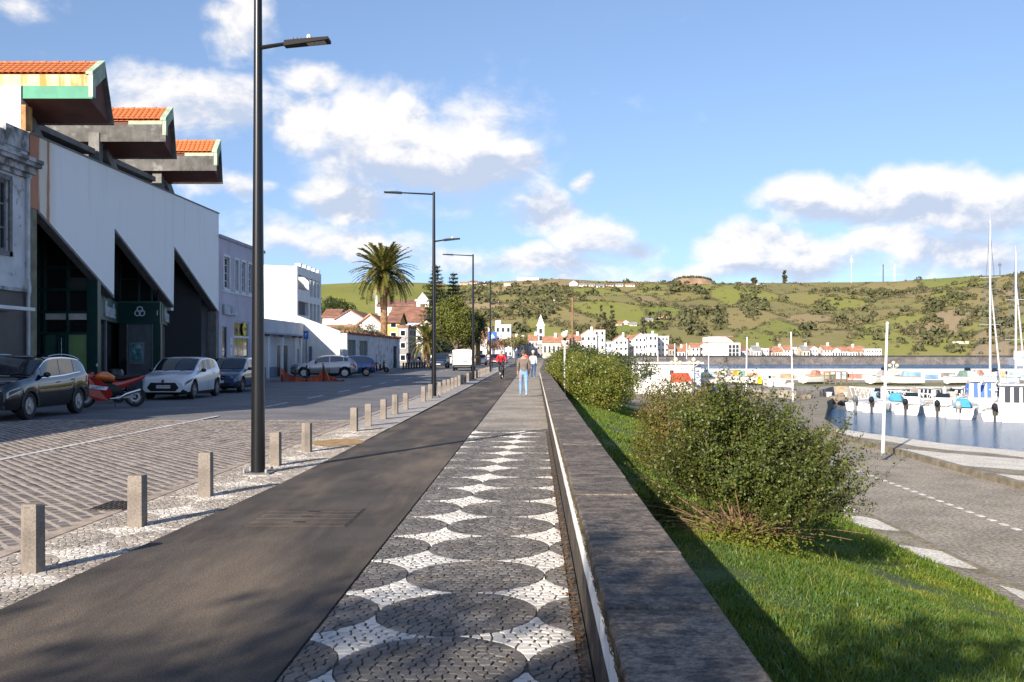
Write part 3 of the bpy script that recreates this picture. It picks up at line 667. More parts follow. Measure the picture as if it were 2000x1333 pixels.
# bay one: a glazed grid that faces the camera
b1 = MB().box(-18.25,-16.3,36.42,36.5,0,6.35).build('bay_glazing', BGLASS, bk)
fr = MB()
for x in (-18.14,-17.92,-17.07,-16.32): fr.box(x-.04,x+.04,36.34,36.415,0,6.3)
for z in (4.77,3.96,3.14,2.37): fr.box(-18.2,-16.3,36.345,36.41,z-.045,z+.045)
fr.build('bay_frame', GREEN, b1)
MB().box(-17.03,-16.36,36.385,36.416,.2,2.32).build('film_panel', PALEG, b1); MB().box(-17.88,-17.45,36.385,36.416,.6,2.32).build('film_panel', M('teal_film',(.05,.13,.10),.4,pos=True), b1)
for xa,xb in ((-17.88,-17.11),(-17.03,-16.36)): MB().box(xa,xb,36.385,36.414,2.86,3.09).build('white_strip', M('strip_white',(.42,.44,.46),.5), b1)
MB().box(-17.03,-16.36,36.385,36.414,3.99,4.4).build('grey_blind', M('grey_blind',(.05,.048,.046),.7), b1)
dr = MB().box(-17.42,-17.1,36.28,36.34,.1,2.36).build('door', GREEN, b1)
for x in (-17.33,-17.24): MB().tube([(x,36.24,.8),(x,36.24,2.2)], .015, 6).build('handle', CHROME, dr)
for k in range(4): 
    x = -18.02+k*.13; MB().box(x,x+.05,36.46,36.49,2.5,4.7).build('blind_slat', M('pale_blind',(.25,.24,.23),.7), b1)
MB().box(-16.28,-15.95,36.32,36.6,0,4.28).build('column', GREEN, bk); MB().box(-15.99,-15.94,36.29,36.32,1.15,1.26).build('entry_plate', WHITE, bk)
# bay two: fascia with the emblem, cash machine below
b2 = MB().box(-17.75,-16.3,42.52,42.6,3.82,6.4).build('bay_glazing', BGLASS, bk)
fr = MB()
for x in (-17.7,-16.9,-16.36): fr.box(x-.035,x+.035,42.45,42.515,3.82,6.4)
fr.box(-17.75,-16.3,42.455,42.51,4.75,4.83); fr.build('bay_frame', GREEN, b2)
fa = MB().box(-17.75,-15.95,42.36,42.5,2.9,3.82).build('fascia', GREEN, bk); MB().box(-17.75,-15.93,42.33,42.36,3.78,3.84).build('light_edge', LGREEN, fa)
SIGNW = M('sign_white', (.62,.63,.66), .4, var=.05)
lg = MB()
for k in range(3):
    a0 = rad(90+120*k); cx_, cz_ = -16.80+.105*math.cos(a0), 3.39+.105*math.sin(a0)
    lg.tube([(cx_+.115*math.cos(rad(18*i)), 42.335, cz_+.115*math.sin(rad(18*i))) for i in range(21)], .028, 6)
lg.build('emblem', SIGNW, fa, smooth=True)
MB().box(-16.07,-16.04,42.33,42.36,3.25,3.45).build('sign_mark', SIGNW, fa)
MB().box(-17.75,-17.38,42.5,42.6,0,2.9).build('dark_glazing', BGLASS, bk)
gpn = MB().box(-17.38,-16.28,42.48,42.6,0,2.9).build('grey_wall', GREYP, bk)
MB().box(-17.39,-17.34,42.42,42.48,0,2.88).build('frame_bar', STEEL, gpn); MB().box(-16.30,-16.25,42.42,42.48,0,2.88).build('frame_bar', STEEL, gpn)
am = MB().box(-17.3,-16.66,42.43,42.48,1.16,2.1).build('cash_machine', M('machine_steel',(.30,.34,.36),.35,metal=.4), gpn)
MB().box(-17.25,-16.72,42.41,42.43,1.32,2.02).build('screen', M('machine_screen',(.10,.24,.27),.2,var=.6,scale=5,pos=True,patch=(.5,.55,.55),pfac=.9,pscale=3.5), am)
MB().box(-16.25,-15.93,42.38,42.6,0,2.9).build('column', GREEN, bk)
for k in (0,1):
    y0, y1 = Yk[k]+.12, Yk[k+1]-.1; xA, xB = -15.96, -17.76; tx, ty = (xB-xA)/math.hypot(xB-xA,y1-y0), (y1-y0)/math.hypot(xB-xA,y1-y0); n_ = (ty,-tx)
    def obl(s0, s1, z0, z1, d0, d1):
        A = (xA+tx*s0, y0+ty*s0); B = (xA+tx*s1, y0+ty*s1); q = [(A[0]+n_[0]*d0,A[1]+n_[1]*d0),(A[0]+n_[0]*d1,A[1]+n_[1]*d1),(B[0]+n_[0]*d1,B[1]+n_[1]*d1),(B[0]+n_[0]*d0,B[1]+n_[1]*d0)]
        return MB().hexa([(x,y,z0) for x,y in q], [(x,y,z1) for x,y in q])
    L = math.hypot(xB-xA, y1-y0)
    of = obl(0, L, 2.9, 3.8, -.12, 0).build('fascia', LGREEN, bk)
    obl(.05, L, 0, 2.9, -.2, -.12).build('dark_glazing', BGLASS, bk)
    obl(.1, .9, 0, 2.9, -.12, -.08).build('grey_wall', GREYP, bk); obl(2.6, 3.0, 0, 2.9, -.12, -.08).build('grey_wall', GREYP, bk)
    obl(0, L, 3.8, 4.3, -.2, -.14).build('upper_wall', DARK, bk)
    mid = Vector((xA+tx*2.9+n_[0]*.05, y0+ty*2.9+n_[1]*.05, 3.30)) - Vector(bk.location) 
    text_mesh('sign_lettering', 'Bensaude', .86, SIGNW, of, mid, (rad(90),0,math.atan2(ty,tx)), .03)
# bay three: black walls stand in for the deep shade of its entrance
MB().box(-18.2,-16.3,48.62,48.7,0,6.4).build('shade_wall', DARK, bk)
obx = MB(); obx.hexa([(-17.76,44.5,0),(-17.7,44.5,0),(-16.3,48.6,0),(-17.76,48.6,0)],[(-17.76,44.5,6.4),(-17.7,44.5,6.4),(-16.3,48.6,6.4),(-17.76,48.6,6.4)]); obx.build('shade_wall', DARK, bk)
wl = MB().box(-16.5,-16.3,44.6,44.9,3.55,3.85).build('wall_lamp', M('lamp_white',(.6,.58,.55),.4), bk)
# upper storey and the three roofs
BROWN = M('brown_soffit', (.115,.042,.028), .75, var=.2, scale=1.5, pos=True)
RUSTY = M('rusty_fascia', (.46,.50,.29), .7, var=.12, scale=1.2, pos=True, streak=(.52,.21,.03), sfac=.95, sscale=(3.2,3.2,.4), slo=.44, shi=.60)
MINT = M('mint_green', (.035,.24,.14), .6, var=.12, pos=True); MINTL = M('mint_pale', (.33,.41,.29), .65, var=.2, scale=3, pos=True)
GRIMY = M('grimy_concrete', (.115,.112,.105), .9, var=.3, scale=2, pos=True, patch=(.30,.29,.28), pfac=.7, pscale=1.7, plo=.52, phi=.68, streak=(.03,.03,.03), sfac=.7, bump=.4, bscale=12)
LITW = M('stained_lit_wall', (.68,.64,.56), .75, var=.1, pos=True, streak=(.55,.33,.14), sfac=.45, sscale=(2,2,.3))
MB().box(-30,-16.25,31.47,31.9,7.9,10.09).build('end_wall', LITW, bk); MB().box(-16.25,-16.1,31.48,31.9,7.9,9.5).build('end_pilaster', M('rust_streaks',(.45,.23,.09),.8,var=.4,scale=3,pos=True), bk)
MB().box(-19.4,-19.1,31.9,44.0,7.9,9.7).build('upper_wall', M('upper_dark',(.03,.028,.027),.9,pos=True), bk)
for ya in (37.7,44.0): MB().box(-16.9,-16.5,ya,ya+.34,7.9,10.0).build('upper_column', CONC, bk)
for ya in (32.2,38.2,44.4):
    for (a,b2_,za,zb,x) in ((0,1.9,9.6,7.95,-16.55),(1.6,3.2,9.2,7.95,-17.3)):
        if ya > 44 and a > 0: continue
        MB().prism([(ya+a,za-.3),(ya+a+.25,za+.05),(ya+b2_+.3,zb),(ya+b2_-.2,zb)], 'x', x-.1, x+.1).build('upper_brace', CONC, bk)
for ya in (32.0,38.0): MB().box(-18.4,-16.6,ya+.2,ya+5.6,9.15,9.35).build('upper_beam', CONC, bk)
tile = MB(); 
for i in range(7):
    a = math.pi*i/6
    for yv in (0,1): tile.v.append((.105*math.cos(a)*(1-.08*yv), yv, .062*math.sin(a)*(1-.1*yv)+.012*(1-yv)))
for i in range(6): tile.f.append((2*i,2*i+1,2*i+3,2*i+2)); tile.m.append(0)
tile_me = bpy.data.meshes.new('roof_tile'); tile_me.from_pydata(tile.v, [], tile.f); tile_me.materials.append(ORANGE_TILE)
tile_me.polygons.foreach_set('use_smooth', [True]*6)
for k,(yf,dr_,db_) in enumerate(((31.5,.9,1.6),(37.75,.75,1.15),(43.8,.55,.85))):
    A,B_,C_,D_ = (yf,9.76),(yf,10.46),(yf+dr_,11.06),(yf+db_,9.24); XE = -14.0
    rf_ = MB(); rf_.prism([(yf+.06,9.70),(yf+.06,10.42),(yf+dr_,11.0),(yf+db_-.05,9.26)], 'x', -27, XE-.12)
    ro = rf_.build('roof', BROWN, bk)
    if k == 0:
        MB().box(-27,XE,yf,yf+.055,10.1,10.46).build('fascia_board', RUSTY, ro); MB().box(-16.2,XE,yf,yf+.055,9.7,10.097).build('fascia_board', MINT, ro)
    else:
        MB().box(-27,XE,yf,yf+.055,9.66,10.30).build('fascia_board', GRIMY, ro); MB().box(-15.4,XE-.13,yf-.018,yf+.05,10.303,10.44).build('flashing', MINTL, ro)
    bg_ = MB(); s = (dr_, .6)
    bg_.prism([(yf-.01,9.75),(yf-.01,10.46),(yf+dr_,11.06),(yf+dr_+.02,10.62),(yf+.22,10.12),(yf+.2,9.75)] if k == 0 else [(yf-.01,9.9),(yf-.01,10.46),(yf+dr_,11.06),(yf+dr_+.02,10.72),(yf+.2,10.28),(yf+.16,9.9)], 'x', XE-.118, XE+.02)
    bg_.build('barge_board', MINTL, ro)
    bk2 = MB(); bk2.prism([(yf+dr_-.02,11.0),(yf+dr_+.02,11.08),(yf+db_+.03,9.22),(yf+db_-.05,9.24)], 'x', -27, XE+.01); bk2.build('back_slope', GRIMY, ro)
    sl = math.hypot(dr_,.6); ang_ = math.atan2(.6,dr_); nrow = 5; step_ = sl/nrow
    MB().prism([(yf+.01,10.462),(yf+dr_,11.062),(yf+dr_,11.05),(yf+.01,10.45)], 'x', -27, XE-.02).build('tile_bed', ORANGE_TILE, ro)
    for c_ in range(17):
        for r_ in range(nrow):
            o = bpy.data.objects.new('roof_tile', tile_me); COL.objects.link(o); o.parent = ro
            o.location = Vector((XE-.32-c_*.2, yf-.03+r_*step_*math.cos(ang_), 10.468+r_*step_*math.sin(ang_))) - Vector(bk.location)
            o.rotation_euler = (ang_,0,R.gauss(0,.012)); o.scale = (1,step_*1.12,1)
    wv = MB()
    for c_ in range(17,60):
        for r_ in range(nrow):
            x = XE-.32-c_*.2; y = yf-.03+r_*step_*math.cos(ang_); z = 10.468+r_*step_*math.sin(ang_)
            wv.add([(x-.1,y,z),(x,y,z+.065),(x+.1,y,z),(x-.1,y+step_*1.1*math.cos(ang_),z+step_*1.1*math.sin(ang_)),(x,y+step_*1.1*math.cos(ang_),z+.055+step_*1.1*math.sin(ang_)),(x+.1,y+step_*1.1*math.cos(ang_),z+step_*1.1*math.sin(ang_))],[(0,1,4,3),(1,2,5,4)])
    wv.build('roof_tiles', ORANGE_TILE, ro, kind='stuff')
    MB().box(XE-.2,XE-.02,yf,yf+.02,10.44,10.47).build('verge', MINTL, ro)
    vg = MB(); vg.prism([(yf-.03,10.47),(yf-.03,10.56),(yf+dr_,11.16),(yf+dr_,11.07)], 'x', XE-.2, XE+.02); vg.build('verge_cap', MINTL, ro)
    for c_ in range(9):
        x = XE-.2-c_*.42; MB().tube([(x,yf+dr_,11.07),(x-.42,yf+dr_,11.05)], [.085,.07], 8).build('ridge_tile', ORANGE_TILE, ro)

# ---- lilac plaster house with a shop
LILAC = M('lilac_plaster', (.52,.47,.54), .8, var=.1, scale=.8, pos=True, streak=(.40,.37,.43), sfac=.5, bump=.15, bscale=20)
lh = thing('lilac_house', 'pale lilac two-storey house with narrow upper windows and a shop below', 'building', (-16,54.5,0))
wins = [(51.1,52.06),(53.0,53.62),(54.2,54.9),(55.5,56.25)]
facade_x('wall', lh, XB, 50.45, 58.8, 0, 7.5, .3, [(a,b_,4.98,6.6) for a,b_ in wins]+[(51.0,51.8,.4,3.0),(53.0,55.8,.1,3.35)], LILAC)
MB().box(-26,XB-.3,50.5,58.8,0,7.5).build('house_body', LILAC, lh); MB().box(-26,XB+.08,50.42,58.85,7.5,7.66).build('roof_edge', M('roof_edge_grey',(.35,.33,.37),.8,pos=True), lh)
for a,b_ in wins:
    f = win_x(lh, XB-.07, a, b_, 4.98, 6.6, WHITE, 2, 4, .07); s_ = MB()
    for q in ((a-.1,a,4.9,6.72),(b_,b_+.1,4.9,6.72),(a,b_,6.6,6.72),(a-.14,b_+.14,4.84,4.98)): s_.box(XB-.01,XB+.06,*q)
    s_.build('surround', WHITE, f)
MB().box(XB,XB+.04,50.9,56.6,4.78,4.84).build('sill_band', WHITE, lh)
SHOPF = M('shop_frame', (.05,.10,.12), .5)
win_x(lh, XB-.06, 51.0, 51.8, .4, 3.0, SHOPF, 1, 2, .07)
sw = win_x(lh, XB-.06, 53.0, 55.8, .1, 3.35, M('shop_white',(.6,.62,.62),.5), 3, 1, .08, 'shop_front')
MB().box(XB-.06,XB-.01,53.05,55.75,2.45,2.55).build('transom', WHITE, sw)
MB().box(XB-.07,XB-.05,54.0,54.6,.4,.75).build('displayed_goods', M('goods_pale',(.6,.5,.42),.6), sw); MB().box(XB-.07,XB-.05,54.9,55.3,.4,.7).build('displayed_goods', M('goods_pale',(.6,.5,.42),.6), sw)
MB().lathe([(.36,0),(.36,.03),(.0,.03)], 24, (XB-.02,54.9,2.95), 'x').build('round_sign', M('sign_yellow',(.75,.55,.02),.5,var=0), lh)
text_mesh('sign_lettering', 'CAFÉ', .2, M('sign_black',(.02,.02,.02),.6), lh, (.06,.4,2.95), (rad(90),0,rad(90)), .004)
text_mesh('window_lettering', 'Bar', .3, DARK, lh, (.0,-1.1,2.9), (rad(90),0,rad(90)), .004)
bs = MB().box(XB+.05,XB+.14,51.0,53.2,3.62,4.15).build('sign_board', M('board_grey',(.42,.44,.47),.6), lh)
MB().lathe([(.17,0),(.2,.015),(.17,.03)], 20, (XB+.14,52.1,3.9), 'x').build('board_emblem', M('emblem_grey',(.25,.28,.33),.6), bs)
for z in (.95,1.5,2.05): MB().box(XB,XB+.03,52.25,52.6,z,z+.4).build('notice_frame', WHITE, lh)
# ---- low building with pilasters and a sloping yard wall
GREYW = M('grey_white_plaster', (.50,.50,.53), .8, var=.1, scale=.7, pos=True, streak=(.38,.38,.41), sfac=.4)
lo = thing('low_building', 'low grey-white flat building with thin pilasters and a dark green door', 'building', (-16.6,65,0)); XL = -16.6
facade_x('wall', lo, XL, 58.9, 71.4, 0, 3.75, .3, [(64.1,66.9,.1,2.12),(69.6,70.2,.8,1.9)], GREYW)
MB().box(-26,XL-.3,58.9,71.4,0,3.7).build('building_body', GREYW, lo); MB().box(XL,XL+.55,58.9,70.2,2.78,2.88).build('canopy', M('canopy_grey',(.30,.31,.34),.8), lo)
MB().box(XL-.12,XL-.06,64.1,66.9,.1,2.12).build('door', M('door_green',(.012,.035,.035),.5), lo)
for y in (60.2,63.6,67.0,68.6): 
    MB().box(XL+.35,XL+.5,y,y+.18,0,2.78).build('pilaster', WHITE, lo); MB().box(XL+.3,XL+.62,y-.1,y+.3,2.66,2.78).build('bracket', EDGE, lo)
MB().box(XL,XL+.04,58.9,64.0,.09,.75).build('plinth', M('plinth_blue',(.12,.15,.22),.7), lo)
yw = thing('yard_wall', 'white yard wall with sloping top between the low building and the old wall', 'wall', (-15.3,71.5,0))
MB().prism([(-17.2,0),(-14.0,0),(-14.0,3.12),(-17.2,4.28)], 'y', 71.5, 71.9).build('body', M('yard_white',(.68,.67,.64),.8,var=.08,pos=True,streak=(.45,.43,.4),sfac=.4), yw)
MB().prism([(-17.25,4.30),(-13.95,3.10),(-13.95,3.18),(-17.25,4.38)], 'y', 71.42, 71.98).build('coping', WHITE, yw)
MB().box(-16.2,-16.0,71.44,71.5,.2,2.1).build('pipe_duct', M('duct_blue',(.1,.14,.2),.6), yw)
# ---- white apartment block with recessed balconies
wa = thing('apartment_block', 'white three-storey apartment block with recessed balconies behind the low building', 'building', (-18,79.5,0)); XA = -18.0
bays = [(75.8,79.2),(79.7,80.7),(81.0,82.0),(82.4,83.3)]
facade_x('wall', wa, XA, 75.4, 83.9, 0, 8.25, .3, [(a,b_,z0,z1) for a,b_ in bays for z0,z1 in ((6.15,7.6),(4.2,5.6),(1.2,2.9))], WHITE)
MB().prism([(-31,0),(XA-.3,0),(XA-.3,8.2),(-20.6,8.3),(-21.8,8.75),(-31,8.75)], 'y', 75.4, 75.8).build('end_wall', WHITE, wa)
MB().box(-31,XA-1.6,75.8,83.9,0,8.15).build('building_body', GREYW, wa)
for a,b_ in bays:
    for z0,z1 in ((6.15,7.6),(4.2,5.6),(1.2,2.9)):
        MB().box(XA-1.6,XA-.3,a-.05,a,z0-.2,z1+.1).build('balcony_side', GREYW, wa)
        if b_-a > 2: MB().box(XA-.05,XA+.0,a,b_,z0-.0,z0+.35).build('balcony_rail', WHITE, wa)
        f = win_x(wa, XA-1.5 if b_-a > 2 else XA-.2, a+.2, b_-.1, z0+.05, z1-.1, M('window_grey',(.3,.31,.33),.5), 2, 1, .05)
for k in range(5): MB().box(XA-.35,XA+.1,76.2+k*1.6,76.6+k*1.6,8.25,8.5).build('roof_block', WHITE, wa)
# ---- old stone wall with green doors
OLDSW = M('grimy_whitewash', (.50,.50,.53), .9, var=.15, scale=1.2, pos=True, patch=(.17,.165,.17), pfac=.85, pscale=1.2, plo=.52, phi=.64, streak=(.13,.125,.13), sfac=.75, sscale=(1,1.4,.45), slo=.52, shi=.7, bump=.4, bscale=7)
sw_ = thing('old_street_wall', 'old stained whitewashed wall with green doors below the palm', 'wall', (-14,87,0))
facade_x('body', sw_, -14.0, 71.92, 103.3, 0, 3.12, .5, [(74.7,77.9,.1,2.62),(79.5,83.4,.1,2.6),(98.6,101.2,.1,2.3)], OLDSW)
DG = M('door_teal', (.015,.06,.062), .6, var=.2, scale=5, pos=True)
for a,b_,z in ((74.7,77.9,2.62),(79.5,83.4,2.6),(98.6,101.2,2.3)):
    d_ = MB().box(-14.2,-14.14,a,b_,.1,z).build('door', DG if a < 90 else DARK, sw_)
    for i in range(4): MB().box(-14.14,-14.115,a+.1+(b_-a-.1)*i/4,a+(b_-a)*(i+1)/4-.02,.2,z-.1).build('door_plank', DG if a < 90 else DARK, d_)
y = 71.95
while y < 103.2:
    MB().tube([(-14.0+R.uniform(.0,.12),y,3.16+R.uniform(-.03,.06)),(-14.0+R.uniform(0,.12),y+.5,3.14+R.uniform(-.03,.06))], [.13,.11], 7).build('cap_tile', OLD_TILE, sw_); y += .52
MB().box(-15.4,-14.5,72,103.2,2.2,3.3).build('earth_top', M('dry_earth',(.16,.115,.06),.95,var=.4,scale=2,pos=True,bump=.8,bscale=5), sw_)
# ================================================================ STREET FURNITURE
# ---- stone bollards along the strip
BOLL = M('bollard_stone', (.225,.195,.165), .85, var=.2, scale=5, patch=(.20,.17,.14), pfac=.5, pscale=4, fine=.2, fscale=60, bump=.35, bscale=50)
ORD = ['first','second','third','fourth','fifth','sixth','seventh','eighth','ninth','tenth','eleventh','twelfth','thirteenth','fourteenth','fifteenth','sixteenth','seventeenth','eighteenth','nineteenth','twentieth']
def bollard(y, x=-3.80, i=0, h=.50, hexg=False, label=None, grp='stone bollards along the bicycle path'):
    n = 6 if hexg else 4; r = .088 if hexg else .098; rot = R.uniform(-.12,.12) + (rad(12) if hexg else rad(45)); mb = MB()
    ring = lambda rr, z: [(rr*math.cos(rot+2*math.pi*k/n), rr*math.sin(rot+2*math.pi*k/n), z+R.uniform(-.004,.004)*(z>.1)) for k in range(n)]
    a, b_, c_, d_ = ring(r,-.1), ring(r*.98,h*.5), ring(r*.96,h-.012), ring(r*.86,h)
    mb.v = a+b_+c_+d_
    for lv in range(3):
        for k in range(n): mb.f.append((lv*n+k,lv*n+(k+1)%n,(lv+1)*n+(k+1)%n,(lv+1)*n+k)); mb.m.append(0)
    mb.f.append(tuple(range(3*n,4*n))); mb.m.append(0)
    o = mb.build('bollard', BOLL); o.location = (x,y,0)
    return tag(o, label, 'bollard', grp)
by = [7.54,9.52,11.5,14.6,16.6,20.95,22.7,25.0,27.1,29.3,34.0,36.3,39.6,41.7,43.8,45.9,48.0,50.1,52.2,54.3,56.4,58.6,63.2,65.3,67.4,69.5,71.6,73.7,75.8,77.9,80,82.2]
for i,y in enumerate(by):
    if i < 5: lab = ['short hexagonal stone bollard nearest the camera at the bottom left','square stone bollard beside the drain grate','square stone bollard just before the tall near lamp post','square stone bollard just behind the near lamp post','stone bollard in front of the oval earth patch'][i]
    elif i < 20: lab = '%s stone bollard from the camera in the row beside the bicycle path' % ORD[i]
    else: lab = '%d%s stone bollard from the camera in the row beside the bicycle path' % (i+1, {1:'st',2:'nd',3:'rd'}.get((i+1) % 10,'th'))
    bollard(y, -3.80, i, R.uniform(.47,.52), i in (0,4,8,11), lab)
# dark bollards on the far left pavement
for i in range(13):
    p = G(724+i*6.2 if i < 4 else 788+(i-4)*5.2, 728-.35*i if i < 4 else 722-.4*(i-4)); 
    o = MB().lathe([(.09,0),(.09,.62),(.06,.68),(0,.68)], 8).build('bollard', BLK); o.location = (p.x,p.y,0)
    tag(o, 'short dark post on the far left pavement, %s from the left' % ORD[i], 'bollard', 'dark posts on the left pavement')
# ---- tall street lamps with two arms
LAMP = M('lamp_black', (.009,.009,.010), .3, metal=.2, var=.15, scale=2, spec=.6)
LAMPG = M('lamp_lens', (.35,.32,.26), .3, var=.1)
def street_lamp(y, label, x=-3.80):
    t_ = thing('street_lamp', label, 'street lamp', (x,y,0), 0, 'tall black lamp posts along the promenade')
    MB().lathe([(.098,0),(.092,.6),(.082,2.2),(.064,4.5),(.048,7.7),(0,7.72)], 20).build('pole', LAMP, t_, smooth=True, world=False)
    MB().box(-.2,.2,-.2,.2,0,.022).build('base_plate', CONC, t_, world=False)
    for a,b_ in ((-.15,-.15),(.15,-.15),(-.15,.15),(.15,.15)): MB().lathe([(.022,.02),(.022,.06),(.012,.075),(0,.075)], 6, (a,b_,0)).build('bolt', STEEL, t_, world=False)
    # upper arm over the road, lower arm over the path
    for s,z,l0,l1,dz in ((-1,7.62,1.25,1.87,.06),(1,5.84,.38,.98,.06)):
        ar = MB().tube([(0,0,z),(s*l0,0,z+dz)], [.032,.026], 8).build('arm', LAMP, t_, smooth=True, world=False)
        hd = MB(); tl = (.05 if s > 0 else .02)
        hd.hexa([(s*l0*.97,-.07,z+dz-.045),(s*l0*.97,.07,z+dz-.045),(s*l1,.12,z+dz-.02+tl),(s*l1,-.12,z+dz-.02+tl)], [(s*l0*.97,-.06,z+dz+.035),(s*l0*.97,.06,z+dz+.035),(s*l1,.11,z+dz+.02+tl),(s*l1,-.11,z+dz+.02+tl)])
        h_ = hd.build('lamp_head', M('lamp_head_matt',(.012,.012,.013),.7,var=.1,spec=.25), t_, world=False)
        a0, a1 = l0+(l1-l0)*.5, l1-.05; zz_ = lambda q: z+dz-.046+.026*(q-l0)/(l1-l0)+tl*(q-l0)/(l1-l0)-.004
        MB().quad((s*a0,-.075,zz_(a0)),(s*a1,-.085,zz_(a1)),(s*a1,.085,zz_(a1)),(s*a0,.075,zz_(a0))).build('lens', LAMPG, h_, world=False)
        for k in range(6):
            q = l0+.1+k*.055; MB().box(min(s*q,s*(q+.012)),max(s*q,s*(q+.012)),-.07,.07,z+dz+.02,z+dz+.052+tl*.4).build('cooling_fin', LAMP, h_, world=False)
        if s > 0: MB().lathe([(.032,0),(.032,.05),(.026,.068),(0,.07)], 14, (s*(l0+.32),0,z+dz+.055)).build('photocell', M('cell_white',(.62,.62,.64),.4), h_, smooth=True, world=False)
    return t_
street_lamp(13.67, 'nearest tall black double-armed lamp post rising past the top of the picture')
street_lamp(37.5, 'second black lamp post from the camera with an arm to each side')
street_lamp(61.3, 'third black lamp post along the bollard row near the parked van')
street_lamp(85.1, 'farthest black lamp post just behind the cyclist')
# ================================================================ VEHICLES
def interp(pts, x):
    return float(np.interp(x, [p[0] for p in pts], [p[1] for p in pts]))
def smooth_curve(pts, n=6):
    """Catmull-Rom through points that are ordered in x"""
    out = []; P_ = [pts[0]]+list(pts)+[pts[-1]]
    for i in range(1, len(P_)-2):
        p0,p1,p2,p3 = P_[i-1],P_[i],P_[i+1],P_[i+2]
        for k in range(n):
            u = k/n; out.append(tuple(.5*((2*p1[j])+(-p0[j]+p2[j])*u+(2*p0[j]-5*p1[j]+4*p2[j]-p3[j])*u*u+(-p0[j]+3*p1[j]-3*p2[j]+p3[j])*u**3) for j in (0,1)))
    out.append(tuple(pts[-1])); return out
def wheel(parent, x, y, r, wd, side, rimmat, spokes=5):
    w_ = MB(); s = side
    w_.lathe([(r*.62,-wd/2),(r*.94,-wd/2),(r,-wd*.36),(r,wd*.36),(r*.94,wd/2),(r*.62,wd/2),(r*.60,0)], 26, (x,y,r), 'x', close=True)
    o = w_.build('wheel', RUBBER, parent, smooth=True, world=False)
    rm = MB(); xo = x+s*wd*.40
    rm.lathe([(r*.66,0),(r*.66,s*.02),(r*.60,s*.02),(r*.58,-s*.03)], 24, (xo,y,r), 'x')
    for k in range(spokes):
        for d in (-.16,.16):
            a = 2*math.pi*k/spokes+.3; p = lambda rr,aa,h: (xo+h, y+rr*math.cos(aa), r+rr*math.sin(aa))
            q = [p(r*.10,a+d*2.2-.15,s*.012),p(r*.10,a+d*2.2+.15,s*.012),p(r*.62,a+d+.075,s*.004),p(r*.62,a+d-.075,s*.004)]
            q2 = [p(r*.10,a+d*2.2-.15,-s*.02),p(r*.10,a+d*2.2+.15,-s*.02),p(r*.62,a+d+.075,-s*.02),p(r*.62,a+d-.075,-s*.02)]
            rm.hexa(q2, q)
    rm.lathe([(r*.16,-s*.02),(r*.16,s*.016),(r*.1,s*.022),(0,s*.022)], 12, (xo,y,r), 'x')
    rm.build('rim', rimmat, o, world=False)
    MB().lathe([(r*.60,-s*.05),(r*.60,-s*.035),(0,-s*.035)], 20, (xo,y,r), 'x').build('brake_disc', DARK, o, world=False)
    return o
